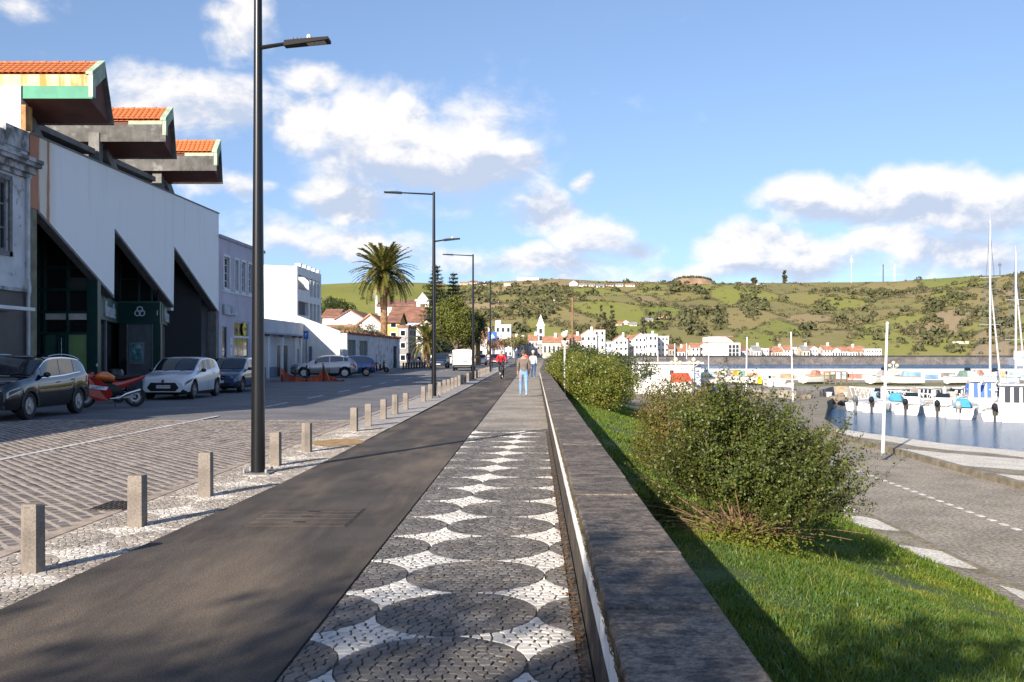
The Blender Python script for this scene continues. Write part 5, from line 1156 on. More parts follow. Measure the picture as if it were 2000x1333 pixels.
SHRUB = leafmat('shrub_leaf', (.030,.050,.010), (.120,.150,.026), (.13,.155,.028), rough=.45, trans=.18)
SHRUB2 = leafmat('shrub_leaf_warm', (.09,.10,.018), (.20,.17,.04), (.24,.15,.045), rough=.4, trans=.25)
PITTO = leafmat('glossy_leaf', (.085,.115,.016), (.20,.215,.035), (.24,.22,.05), rough=.32, trans=.25)
DKLEAF = leafmat('dark_leaf', (.030,.050,.014), (.07,.095,.022), (.10,.11,.03), rough=.45, trans=.2)
def stems(base, ends, r0, r1, rs, sag=.0, n=6, sides=5):
    mb = MB()
    for e in ends:
        e = Vector(e); b_ = Vector(base)+Vector((rs.normal()*.12, rs.normal()*.12, 0)); mid = (b_+e)/2+Vector((rs.normal()*.08,rs.normal()*.08,(e-b_).length*(.10+sag)))
        pts_ = [b_*(1-u)**2+mid*2*u*(1-u)+e*u*u for u in [i/(n-1) for i in range(n)]]
        mb.tube(pts_, [r0+(r1-r0)*i/(n-1) for i in range(n)], sides, caps=False)
    return mb
# ---- the big shrub by the wall
def big_shrub():
    base = (2.66,12.8,-.78); rs = np.random.RandomState(5)
    t_ = thing('shrub', 'large bushy green shrub with bare brown stems at its foot beside the sea wall', 'shrub', base)
    ends = []; P_ = []; tw = MB()
    for k in range(150):
        az = rs.rand()*6.283; el = rad(8+78*rs.rand()**.85); hwx = 1.46 if math.cos(az) > 0 else 1.42
        d = Vector((math.cos(az)*math.cos(el)*hwx, math.sin(az)*math.cos(el)*1.25, math.sin(el)*1.68*(1-.14*max(0,math.cos(az))*math.cos(el)))); rr = .66+.42*rs.rand()**1.2
        if math.cos(az) > .5 and el < rad(40): rr *= 1.1
        e = Vector(base)+d*rr+Vector((0,0,.10)); ends.append(e)
    st_ = stems(base, [base[i]*0+e for e in ends[:70] for i in (0,)] if False else ends[:80], .016, .004, rs, -.02)
    st_.build('stems', TWIG, t_)
    lf = []; 
    for e in ends:
        b_ = Vector(base); dirn = (e-b_); Ln = dirn.length; dn = dirn.normalized()
        nt = 17
        for j in range(nt):
            u = .46+.56*rs.rand()**.8; p = b_+dirn*u+Vector(rs.normal(size=3))*.05; q = p+(dn*.9+Vector(rs.normal(size=3))*.42+Vector((.12,0,.15)))*(.16+.30*rs.rand())
            if q.z < base[2]+(.62 if abs(q.x-base[0]) < .75 else .34) and q.x < base[0]+.85: continue
            tw.tube([p,q], [.0035,.0015], 3, caps=False)
            m = int(32+22*rs.rand()); uu = rs.rand(m)[:,None]; lf.append(np.array(p)*(1-uu)+np.array(q)*uu+rs.normal(size=(m,3))*.024)
    tw.build('twigs', M('dark_twig',(.09,.06,.035),.85,var=.3,scale=12), t_)
    L_ = np.concatenate(lf); c = np.array(base)+np.array([0,0,.9]); N_ = (L_-c); N_ /= np.linalg.norm(N_,axis=1,keepdims=True); N_ += rs.normal(size=N_.shape)*.8; N_ /= np.linalg.norm(N_,axis=1,keepdims=True)
    V, F = leaf_arrays(L_, N_, .028+.026*rs.rand(len(L_)), rs, .55); np_mesh('foliage', V, F, SHRUB, t_, 'stuff')
    # bare twigs and basal shoots
    be = [Vector(base)+Vector((rs.normal()*.55-.1, -.3-.45*rs.rand(), .1+.55*rs.rand())) for _ in range(90)]
    stems(base, be, .011, .003, rs, .05).build('bare_stems', TWIG, t_)
    gl = rs.normal(size=(2600,3))*np.array([.42,.24,.13])+np.array(base)+np.array([-.15,-.42,.10]); V, F = leaf_arrays(gl, np.tile([[0,-.5,.86]],(2600,1))+rs.normal(size=(2600,3))*.3, .03+.03*rs.rand(2600), rs, .5)
    np_mesh('basal_leaves', V, F, leafmat('young_leaf',(.13,.16,.02),(.24,.24,.04),trans=.35), t_, 'stuff')
big_shrub()
def shrub(label, loc, blobs, n, s0, s1, mat, seed, grp=None, nst=14, clump=18, name='shrub'):
    t_ = thing(name, label, 'shrub', loc, 0, grp); rs = np.random.RandomState(seed)
    bl = [((loc[0]+b[0][0],loc[1]+b[0][1],loc[2]+b[0][2]), b[1]) for b in blobs]
    V, F = cloud_leaves(bl, n, s0, s1, seed, .45, .5, .8, clump); np_mesh('foliage', V, F, mat, t_, 'stuff')
    stems(loc, [Vector(bl[i % len(bl)][0])+Vector(rs.normal(size=3))*.25 for i in range(nst)], .03, .008, rs).build('stems', BARK, t_)
    return t_
shrub('yellowish loose shrub just behind the large shrub', (2.85,19.6,-.9), [((0,0,.8),(.85,.9,.8)),((-.4,.2,.55),(.5,.7,.6)),((.5,.3,1.3),(.6,.7,.6)),((1.1,.6,1.2),(.7,.7,.75)),((.1,1.2,1.35),(.7,.8,.7)),((-.3,.6,1.45),(.45,.5,.5))], 26000, .035,.065, SHRUB2, 21)
shrub('dark green low shrub between the large shrub and the harbour', (4.3,21,-1.25), [((0,0,.8),(1.0,.9,.75)),((.8,.4,.9),(.8,.8,.6)),((-.7,.5,1.0),(.7,.8,.6))], 11000, .04,.07, SHRUB, 22)
hb = [((0,0,1.3),(1.35,1.7,1.0)),((-.6,1.2,1.5),(1.0,1.4,.9)),((.7,-.6,.9),(1.0,1.2,.8)),((.2,-1.4,.55),(.9,.9,.55)),((-.3,2.6,1.4),(1.0,1.4,.95))]
shrub('bright green rounded hedge tree nearest along the wall', (2.75,43.5,-.8), hb, 17000, .07,.13, PITTO, 23, name='hedge_tree', clump=30)
shrub('bright green hedge tree spreading over the wall further on', (2.1,50.5,-.7), [(c,(r[0]*1.05,r[1]*1.1,r[2]*1.05)) for c,r in hb], 15000, .08,.14, PITTO, 24, name='hedge_tree', clump=30)
shrub('bright green hedge tree on the harbour side of the hedge', (3.7,52,-1.0), [(c,(r[0]*.9,r[1]*1.1,r[2]*1.1)) for c,r in hb], 12000, .08,.14, PITTO, 28, name='hedge_tree', clump=30)
shrub('dark green clipped bush behind the bright hedge trees', (2.9,62,-.6), [((0,0,1.5),(1.9,2.4,1.2)),((-.4,3,1.6),(1.6,2.4,1.15)),((2.0,1,1.4),(1.6,2,1.1)),((3.6,2,1.2),(1.4,2,1.0))], 12000, .10,.18, DKLEAF, 25, clump=25)
shrub('dark green bush near the far end of the wall', (4.0,82,-.5), [((0,0,1.5),(1.6,2.4,1.1)),((-1.0,3,1.7),(1.6,2.4,1.2))], 6000, .12,.2, DKLEAF, 26, clump=25)
# ---- trees that stand behind the viewer and shade the foreground
def shade_tree(label, loc, H_, blobs, n, seed):
    t_ = thing('shade_tree', label, 'tree', loc); rs = np.random.RandomState(seed); bl = [((loc[0]+b[0][0],loc[1]+b[0][1],b[0][2]), b[1]) for b in blobs]
    mb = MB(); mb.tube([(loc[0],loc[1],0),(loc[0]+.1,loc[1],H_*.3),(loc[0],loc[1]+.1,H_*.6)], [.28,.22,.12], 9)
    for b in bl: mb.tube([(loc[0],loc[1],H_*.35),((loc[0]+b[0][0])/2,(loc[1]+b[0][1])/2,H_*.5),b[0]], [.13,.09,.04], 6)
    mb.build('trunk', BARK, t_, smooth=True); V, F = cloud_leaves(bl, n, .16,.30, seed, .25, .55, 1.0, 40); np_mesh('crown', V, F, DKLEAF, t_, 'stuff')
shade_tree('broad tree behind the viewer shading the near bicycle path', (-9.6,-9.6,0), 8.2, [((0,0,5.9),(2.6,2.6,1.7)),((2.2,.6,6.1),(1.9,1.9,1.3)),((-2.2,-.4,5.6),(2.0,2.0,1.4)),((.6,-2,5.2),(2,2,1.4))], 6500, 31)
shade_tree('tree behind the viewer shading the near promenade and wall', (-5.0,-8.6,0), 8.0, [((0,0,6.2),(2.1,2.2,1.5)),((1.8,-.4,5.8),(1.7,1.8,1.3)),((-1.2,-1.4,5.2),(1.8,1.8,1.4)),((2.6,-2.5,6),(1.8,1.8,1.3))], 7000, 32)
shade_tree('tall tree behind the viewer shading the lower bank and quay', (-1.6,-11.5,0), 12.5, [((0,0,9.6),(2.2,2.2,2.0)),((1.8,.5,8.4),(1.9,1.9,1.5)),((-1.0,-.8,7.4),(1.6,1.8,1.5)),((2.8,-.6,10.4),(1.8,1.8,1.4)),((4.2,.5,8.8),(1.6,1.6,1.3))], 4500, 33)
# ---- palms
FROND = leafmat('palm_leaf', (.075,.085,.018), (.18,.17,.04), (.24,.18,.05), rough=.4, trans=.2); DEADF = leafmat('dead_frond', (.22,.135,.055), (.36,.24,.11), rough=.8, trans=.1)
def frond_mesh(nm, Ln, sag, mat, pairs=34, lw=.40, seed=1):
    rs = np.random.RandomState(seed); V = []; F = []
    pt = lambda u: Vector((Ln*u*(1-.18*u*sag), 0, Ln*(.30*u-sag*.62*u*u)))
    for i in range(8):
        a, b_ = pt(i/8), pt((i+1)/8); w_ = .05*(1-i/9); o = len(V); V += [(a.x,-w_,a.z),(a.x,w_,a.z),(b_.x,w_*.85,b_.z),(b_.x,-w_*.85,b_.z)]; F.append((o,o+1,o+2,o+3))
    for i in range(pairs):
        u = .12+.88*i/pairs; p = pt(u); tg = (pt(min(1,u+.02))-pt(u-.02)).normalized(); l_ = lw*Ln*.32*(1-.75*abs(u-.42)**1.3)
        for s in (1,-1):
            d = (tg*.62+Vector((0,s*.8,.18+rs.normal()*.10))).normalized(); e = p+d*l_+Vector((0,0,-l_*.25)); nrm = tg*.05*Ln*.5; o = len(V)
            V += [tuple(p-nrm*.6),tuple(p+nrm*.6),tuple((p+e)/2+nrm*.55+Vector((0,0,.03))),tuple(e)]; F.append((o,o+1,o+2,o+3))
    me = bpy.data.meshes.new(nm); me.from_pydata(V, [], F); me.materials.append(mat); return me
def palm(label, loc, trunk_h, tr, fl, nf, seed, nd=26):
    t_ = thing('palm_tree', label, 'palm tree', loc); rs = np.random.RandomState(seed); H_ = trunk_h; mb = MB(); prof = []
    k = int(H_/.22)
    for i in range(k+1):
        z = H_*i/k; r = tr*(1.12-.20*min(1,z/(H_*.4)))*(1+.05*(i % 2)) ; r *= 1+.28*max(0,(z-H_*.86)/(H_*.14)); prof.append((r,z))
    mb.lathe(prof, 14); tk = mb.build('trunk', M('palm_trunk',(.24,.14,.07),.9,var=.35,scale=3,bump=.9,bscale=14), t_, world=False)
    me = [frond_mesh('frond',fl,s,FROND,seed=seed+i) for i,s in enumerate((.55,.95,1.25))]; md = [frond_mesh('dead_frond',fl*.75,1.15,DEADF,18,.26,seed+9)]
    for i in range(nf):
        u = i/nf; el = rad(82-92*u**.9+rs.normal()*6); az = i*2.39996+rs.normal()*.12; m_ = me[0] if u < .35 else me[1] if u < .7 else me[2]
        o = bpy.data.objects.new('frond', m_); COL.objects.link(o); o.parent = t_; o.location = (.1*math.cos(az),.1*math.sin(az),H_+.25-.5*u)
        o.rotation_euler = (rs.normal()*.1,-el+rad(16),az); sc = .86+.2*rs.rand(); o.scale = (sc,sc,sc)
    for i in range(nd):
        az = rs.rand()*6.283; o = bpy.data.objects.new('dead_frond', md[0]); COL.objects.link(o); o.parent = t_; o.location = (.18*math.cos(az),.18*math.sin(az),H_-.1-.5*rs.rand()); o.rotation_euler = (0,rad(12+50*rs.rand()),az); s = .45+.35*rs.rand(); o.scale = (s,s,s)
    return t_
pl_ = palm('tall date palm with a full crown rising above the old street wall', (-14.7,97,0), 9.3, .37, 3.7, 120, 41, 90)
palm('low spreading palm with yellowed fronds beside the far end of the wall', (-12.2,112,0), 2.9, .40, 2.7, 56, 42, 20)
palm('small palm half hidden behind the third lamp post', (-7.4,130,0), 5.2, .3, 2.4, 44, 43, 14)
# ---- Norfolk pines and the large round tree
def norfolk(label, loc, H_, r0, seed, z0=.12):
    t_ = thing('norfolk_pine', label, 'tree', loc, 0, 'norfolk pines'); rs = np.random.RandomState(seed); mb = MB(); mb.tube([(0,0,0),(0,0,H_*.5),(0,0,H_)], [H_*.016,H_*.011,.02], 8); V = []; N = []
    lv = int(H_/.62)
    for i in range(lv):
        z = H_*(z0+(1-z0)*i/lv); rr = r0*(1-(i/lv))**.75+.18; m = 5 if i < lv-3 else 4
        for k in range(m):
            a = 2*math.pi*(k+.37*i)/m+rs.normal()*.15; L_ = rr*(.8+.3*rs.rand()); e = (L_*math.cos(a),L_*math.sin(a),z+.14*L_); mb.tube([(0,0,z),e], [.03,.012], 4, caps=False)
            q = rs.rand(int(26+40*L_)); P_ = np.outer(.2+.8*q, np.array(e)-np.array([0,0,z]))+np.array([0,0,z])+rs.normal(size=(len(q),3))*np.array([.10,.10,.05])*(.6+.4*L_); V.append(P_)
    mb.build('trunk', BARK, t_, world=False); P_ = np.concatenate(V); N_ = np.tile([[0,0,1.0]],(len(P_),1))+rs.normal(size=P_.shape)*.6; N_ /= np.linalg.norm(N_,axis=1,keepdims=True)
    VV, FF = leaf_arrays(P_, N_, .22+.2*rs.rand(len(P_)), rs, .3); np_mesh('crown', VV, FF, DKLEAF, t_, 'stuff', world=False)
norfolk('tall norfolk pine behind the second lamp post', (-14.1,142,0), 14.3, 2.9, 51); norfolk('slender norfolk pine to the right of the taller one', (-11.9,146,0), 13.6, 2.6, 52)
def tree(label, loc, trunk_h, blobs, n, s0, s1, mat, seed, tr=.25, name='tree', grp=None):
    t_ = thing(name, label, 'tree', loc, 0, grp); rs = np.random.RandomState(seed); bl = [((loc[0]+b[0][0],loc[1]+b[0][1],loc[2]+b[0][2]), b[1]) for b in blobs]; mb = MB()
    mb.tube([(loc[0],loc[1],loc[2]-.3),(loc[0]+rs.normal()*.1,loc[1],loc[2]+trunk_h*.6),(loc[0]+rs.normal()*.2,loc[1],loc[2]+trunk_h)], [tr,tr*.8,tr*.6], 8)
    for b in bl: mb.tube([(loc[0],loc[1],loc[2]+trunk_h*.75),tuple(Vector(b[0])*.5+Vector((loc[0],loc[1],loc[2]+trunk_h))*.5),b[0]], [tr*.5,tr*.35,tr*.12], 6)
    mb.build('trunk', BARK, t_, smooth=True); V, F = cloud_leaves(bl, n, s0, s1, seed, .4, .55, .8, 26); np_mesh('crown', V, F, mat, t_, 'stuff')
    return t_
tree('big round olive-green tree with forked trunks behind the lamp posts', (-9.6,122,0), 2.6, [((0,0,5.2),(2.2,2.2,2.0)),((-1.2,.5,6.4),(1.6,1.6,1.5)),((1.1,.3,4.4),(1.4,1.6,1.5)),((-.2,0,7.6),(1.2,1.2,1.0)),((-1.6,0,4.6),(1.3,1.4,1.3)),((.9,0,6.2),(1.2,1.3,1.2))], 15000, .16,.3, leafmat('olive_leaf',(.075,.10,.018),(.16,.17,.03),(.19,.18,.04),trans=.2), 61, .3)
tree('darker tree to the right of the big round tree', (-7.9,126,0), 2.4, [((0,0,4.4),(1.5,1.6,1.8)),((.3,.4,5.6),(1.2,1.2,1.2)),((-.8,0,3.6),(1.0,1.1,1.0))], 7000, .16,.3, DKLEAF, 62)
tree('reddish bare-branched tree behind the van', (-6.6,138,0), 1.8, [((0,0,3.4),(1.6,1.6,1.5)),((1.3,0,3.0),(1.2,1.2,1.2))], 2600, .12,.22, leafmat('rusty_leaf',(.20,.10,.06),(.28,.17,.10),trans=.2), 63, .2)
tree('small pale umbrella-shaped tree at the end of the bicycle path', (-3.4,168,0), 2.6, [((0,0,3.4),(2.4,2.2,.8)),((.8,0,3.7),(1.5,1.5,.7))], 4000, .15,.26, leafmat('pale_leaf',(.17,.16,.05),(.28,.25,.09),trans=.25), 64, .16)
tree('dark tree above the old wall beside the palm', (-17.8,105,1.5), 1.2, [((0,0,2.2),(1.5,1.5,1.0)),((-1.5,0,1.8),(1.3,1.3,.9))], 2500, .14,.24, DKLEAF, 65)
for i,(px,py,Y) in enumerate(((660,598,190),(640,604,180),(645,590,230))): 
    q = P(px,py+14,Y); tree(['dark bush on the green slope left of the white gable','dark bush at the foot of the green slope beside the apartment block','low dark bush higher on the green slope'][i], tuple(q), .4, [((0,0,1.5),(2.2,1.6,1.3)),((1.8,0,1.0),(1.6,1.4,1.0))], 2200, .22,.4, DKLEAF, 70+i, .15)
# plants along the top of the old wall
rs = np.random.RandomState(80); n = 2600; wp = np.stack([-14.7+rs.normal(size=n)*.25, 72.5+rs.rand(n)*22, 3.3+np.abs(rs.normal(size=n))*.16],1); V,F = leaf_arrays(wp, np.tile([[0.,-.5,.8]],(n,1)), .10+.12*rs.rand(n), rs, .4)
tag(np_mesh('wall_top_weeds', V, F, leafmat('dry_weed',(.14,.11,.045),(.24,.19,.08),trans=.2), kind='stuff'), 'dry brown weeds growing along the top of the old wall', 'weeds')

# ================================================================ PEOPLE
SKIN = M('skin', (.45,.26,.18), .6, var=.08)
def person(label, loc, rz, J, cloth, hair, hat=None, fing=True):
    """J: joint -> (x,y,z); one continuous skinned body; cloth: colours for top, legs, shoes"""
    E = [('pelvis','spine'),('spine','chest'),('chest','neck'),('neck','head0')]
    for s in 'LR': E += [('chest','sh'+s),('sh'+s,'el'+s),('el'+s,'wr'+s),('wr'+s,'hd'+s),('pelvis','hp'+s),('hp'+s,'kn'+s),('kn'+s,'an'+s),('an'+s,'to'+s)]
    rad_ = dict(pelvis=.145,spine=.135,chest=.15,neck=.055,head0=.06,sh=.075,el=.052,wr=.036,hd=.034,hp=.10,kn=.068,an=.05,to=.042)
    names = list(J); me = bpy.data.meshes.new('body'); me.from_pydata([J[k] for k in names], [(names.index(a),names.index(b_)) for a,b_ in E], [])
    tmp = bpy.data.objects.new('tmp', me); COL.objects.link(tmp); tmp.modifiers.new('skin','SKIN'); sv = me.skin_vertices[0].data
    for i,k in enumerate(names):
        r = rad_.get(k) or rad_[k[:-1]]; sv[i].radius = (r, r*(.78 if k in ('chest','spine','pelvis') else 1)); sv[i].use_root = (k == 'pelvis')
    su = tmp.modifiers.new('sub','SUBSURF'); su.levels = 2; su.render_levels = 2
    dg = bpy.context.evaluated_depsgraph_get(); bme = bpy.data.meshes.new_from_object(tmp.evaluated_get(dg)); bpy.data.objects.remove(tmp)
    cls = {'head0':0,'neck':0,'hd':0,'wr':0,'to':3,'an':2,'kn':2,'hp':2,'pelvis':2,'spine':1,'chest':1,'sh':1,'el':1}
    arr = np.array([J[k] for k in names]); cc = [cls.get(k, cls.get(k[:-1],1)) for k in names]
    for m in (SKIN, cloth[0], cloth[1], cloth[2]): bme.materials.append(m)
    pel = J['pelvis']
    for pg in bme.polygons:
        c = np.array(pg.center); k = int(np.argmin(((arr-c)**2).sum(1))); ci = cc[k]
        if names[k] == 'pelvis' and c[2] > pel[2]+.02: ci = 1
        if names[k].startswith('an') and c[2] < J[names[k]][2]-.01: ci = 3
        if names[k].startswith('wr') and abs(c[2]-J['el'+names[k][-1]][2]) < .17: ci = 1
        pg.material_index = ci; pg.use_smooth = True
    t_ = thing('person', label, 'person', loc, rz); bo = bpy.data.objects.new('body', bme); COL.objects.link(bo); bo.parent = t_
    h = Vector(J['head0']); face = Vector((0,-1,0)); hc = h+Vector((0,-.01,.115))
    hm = MB(); hm.ball(hc,.078,.098,.122,16,12); hm.ball(hc+Vector((0,-.099,-.01)),.014,.022,.026,8,6)
    for s in (1,-1): hm.ball(hc+Vector((s*.08,.01,-.01)),.012,.024,.034,8,6)
    hd = hm.build('head', SKIN, t_, smooth=True, world=False)
    for s in (1,-1): MB().ball(hc+Vector((s*.031,-.088,.012)),.012,.009,.008,8,6).build('eye', DARK, hd, world=False)
    MB().ball(hc+Vector((0,-.088,-.055)),.024,.012,.007,8,6).build('mouth', M('lip',(.3,.12,.1),.6), hd, world=False)
    hr = MB(); hr.ball(hc+Vector((0,.014,.024)),.087,.098,.110,14,10); hr.build('hair', hair, t_, smooth=True, world=False)
    if hat: MB().lathe([(.10,.05),(.098,.10),(.07,.15),(0,.165)], 14, tuple(hc)).build('cap', hat, t_, smooth=True, world=False)
    if fing:
        f = MB()
        for s,sx in (('L',1),('R',-1)):
            p0, w_ = Vector(J['hd'+s]), Vector(J['wr'+s]); d = (p0-w_).normalized(); si = Vector((0,1,0)) if abs(d.y) < .7 else Vector((1,0,0)); si = (si-d*si.dot(d)).normalized()
            for q,ln in ((-.027,.058),(-.009,.072),(.009,.068),(.027,.052)): a = p0+si*q; f.tube([a,a+d*ln*.55,a+d*ln+Vector((-sx*.015,0,0))], [.0095,.009,.007], 6)
            a = w_+(p0-w_)*.55-si*.025; f.tube([a,a-si*.022+d*.03,a-si*.028+d*.055], [.011,.010,.008], 6)
        f.build('fingers', SKIN, bo, smooth=True, world=False)
    return t_
def cl(n, c): return M('cloth_'+n, c, .85, var=.15, scale=9, bump=.25, bscale=60)
def walk(h, st=.22, arm=.16):
    k = h/1.72; j = dict(pelvis=(0,0,.95),spine=(0,-.01,1.14),chest=(0,0,1.36),neck=(0,-.015,1.50),head0=(0,-.03,1.57),
      shL=(.18,0,1.42),elL=(.225,arm*.35,1.15),wrL=(.225,arm*.1-.02,.92),hdL=(.22,arm*.05-.04,.84),shR=(-.18,0,1.42),elR=(-.225,-arm*.1,1.14),wrR=(-.22,-arm,.93),hdR=(-.215,-arm*1.1,.85),
      hpL=(.095,0,.90),knL=(.10,-st*.75,.52),anL=(.10,-st,.10),toL=(.105,-st-.15,.045),hpR=(-.095,0,.90),knR=(-.10,st*.15,.50),anR=(-.10,st,.13),toR=(-.105,st-.12,.05))
    return {a:(b_[0]*k,b_[1]*k,b_[2]*k) for a,b_ in j.items()}
HB = M('hair_brown',(.10,.06,.04),.8); HG = M('hair_grey',(.45,.43,.42),.8)
person('man in grey-brown jumper and light blue jeans walking away on the promenade', (-.42,37.4,.01), rad(184), walk(1.68), (cl('jumper',(.17,.135,.115)),cl('jeans',(.20,.34,.55)),cl('shoe',(.55,.55,.56))), HB)
person('person in white top and dark jeans walking close to the sea wall', (-.10,62.5,.01), rad(178), walk(1.66,.14), (cl('white',(.70,.69,.68)),cl('dark_jeans',(.03,.09,.20)),cl('shoe',(.55,.55,.56))), HG, M('cap_white',(.6,.62,.68),.8))
person('person in red jacket half hidden beyond the man in the jumper', (-.62,66.5,.01), rad(180), walk(1.68,.10), (cl('red',(.50,.03,.03)),cl('dark',(.03,.03,.04)),cl('shoe',(.55,.55,.56))), HB)
person('person in dark clothes standing by the scooters at the far left pavement', (-13.5,106.5,.09), rad(200), walk(1.76,.06), (cl('dark',(.03,.03,.04)),cl('dark',(.03,.03,.04)),cl('black_shoe',(.02,.02,.02))), HB)
# bicycle and cyclist
def bicycle(label, loc, rz):
    t_ = thing('bicycle', label, 'bicycle', loc, rz); r = .345
    for y in (-.52,.52):
        w_ = MB(); w_.lathe([(r-.045,-.02),(r-.01,-.026),(r,0),(r-.01,.026),(r-.045,.02)], 28, (0,y,r), 'x', close=True); o = w_.build('wheel', RUBBER, t_, smooth=True, world=False); sp = MB()
        for k in range(14): a = 6.283*k/14; sp.tube([(0,y,r),(0,y+(r-.04)*math.cos(a),r+(r-.04)*math.sin(a))], .0025, 3)
        sp.lathe([(.025,-.04),(.025,.04)], 8, (0,y,r), 'x'); sp.build('spokes', STEEL, o, world=False)
    f = MB(); bb_, st_, hd_, hl = (0,.08,.29),(0,.24,.82),(0,-.34,.86),(0,-.37,.70)
    for a,b_ in ((bb_,st_),(st_,hd_),(bb_,hl),(hl,hd_),(bb_,(.05,.52,r)),(bb_,(-.05,.52,r)),(st_,(.05,.52,r)),(st_,(-.05,.52,r)),(hl,(.05,-.52,r)),(hl,(-.05,-.52,r)),(hd_,(0,-.33,1.02))): f.tube([a,b_], .018, 6)
    f.build('frame', M('bike_dark',(.02,.02,.022),.4), t_, world=False)
    MB().tube([(-.31,-.28,1.06),(-.1,-.36,1.03),(.1,-.36,1.03),(.31,-.28,1.06)], .015, 6).build('handlebar', BLK, t_, world=False)
    sd_ = MB(); sd_.hexa([(-.03,.08,.90),(.03,.08,.90),(.08,.36,.92),(-.08,.36,.92)],[(-.02,.08,.93),(.02,.08,.93),(.07,.36,.96),(-.07,.36,.96)]); sd_.tube([(0,.24,.8),(0,.25,.92)],.014,6); sd_.build('saddle', BLK, t_, world=False)
    ck = MB(); ck.lathe([(.09,-.01),(.09,.01)], 16, (.05,.08,.29), 'x'); ck.tube([(.07,.08,.29),(.07,.06,.12)],.012,5); ck.tube([(-.07,.08,.29),(-.07,.10,.46)],.012,5); ck.box(.07,.17,.02,.10,.11,.13); ck.box(-.17,-.07,.06,.14,.45,.47); ck.build('crank', STEEL, t_, world=False)
bicycle('dark bicycle ridden towards the camera on the asphalt path', (-2.09,62,.012), rad(4))
cyc = dict(pelvis=(0,.22,1.03),spine=(0,.12,1.20),chest=(0,-.04,1.40),neck=(0,-.13,1.53),head0=(0,-.17,1.585),
  shL=(.19,-.06,1.44),elL=(.30,-.12,1.20),wrL=(.28,-.27,1.09),hdL=(.27,-.32,1.07),shR=(-.19,-.06,1.44),elR=(-.30,-.12,1.20),wrR=(-.28,-.27,1.09),hdR=(-.27,-.32,1.07),
  hpL=(.10,.18,.98),knL=(.13,-.10,.60),anL=(.12,.10,.19),toL=(.12,-.05,.14),hpR=(-.10,.18,.98),knR=(-.13,-.20,.82),anR=(-.12,.12,.52),toR=(-.12,-.03,.48))
person('cyclist in a red jacket and dark trousers on the bicycle path', (-2.09,62,.012), rad(4), cyc, (cl('bright_red',(.58,.02,.03)),cl('dark',(.03,.03,.04)),cl('black_shoe',(.02,.02,.02))), HG)
# ================================================================ HOUSES OF THE TOWN
HW = M('house_white', (.72,.71,.69), .8, var=.08, scale=.3, pos=True, streak=(.5,.49,.47), sfac=.3, sscale=(.6,.6,.1)); HCR = M('house_cream', (.62,.55,.42), .85, var=.1, scale=.3, pos=True)
HYE = M('house_yellow', (.70,.48,.14), .8, var=.1, scale=.3, pos=True); HPK = M('house_pink', (.60,.42,.34), .85, var=.12, scale=.3, pos=True); HBL = M('house_bluewhite', (.42,.48,.60), .8, var=.1, scale=.3, pos=True); HGY = M('house_grey', (.30,.29,.29), .85, var=.15, scale=.3, pos=True); HTAN = M('house_tan', (.33,.26,.18), .9, var=.2, scale=.3, pos=True)
RO = M('roof_orange', (.40,.20,.12), .85, var=.25, scale=.8, pos=True, patch=(.36,.15,.08), pfac=.5, pscale=1.0, fine=.2, fscale=3); RB = M('roof_brown', (.24,.115,.075), .9, var=.25, scale=.8, pos=True, fine=.25, fscale=3); RG = M('roof_grey', (.28,.27,.27), .9, var=.2, scale=.5, pos=True)
FRAMEW = M('frame_white', (.65,.65,.65), .6)
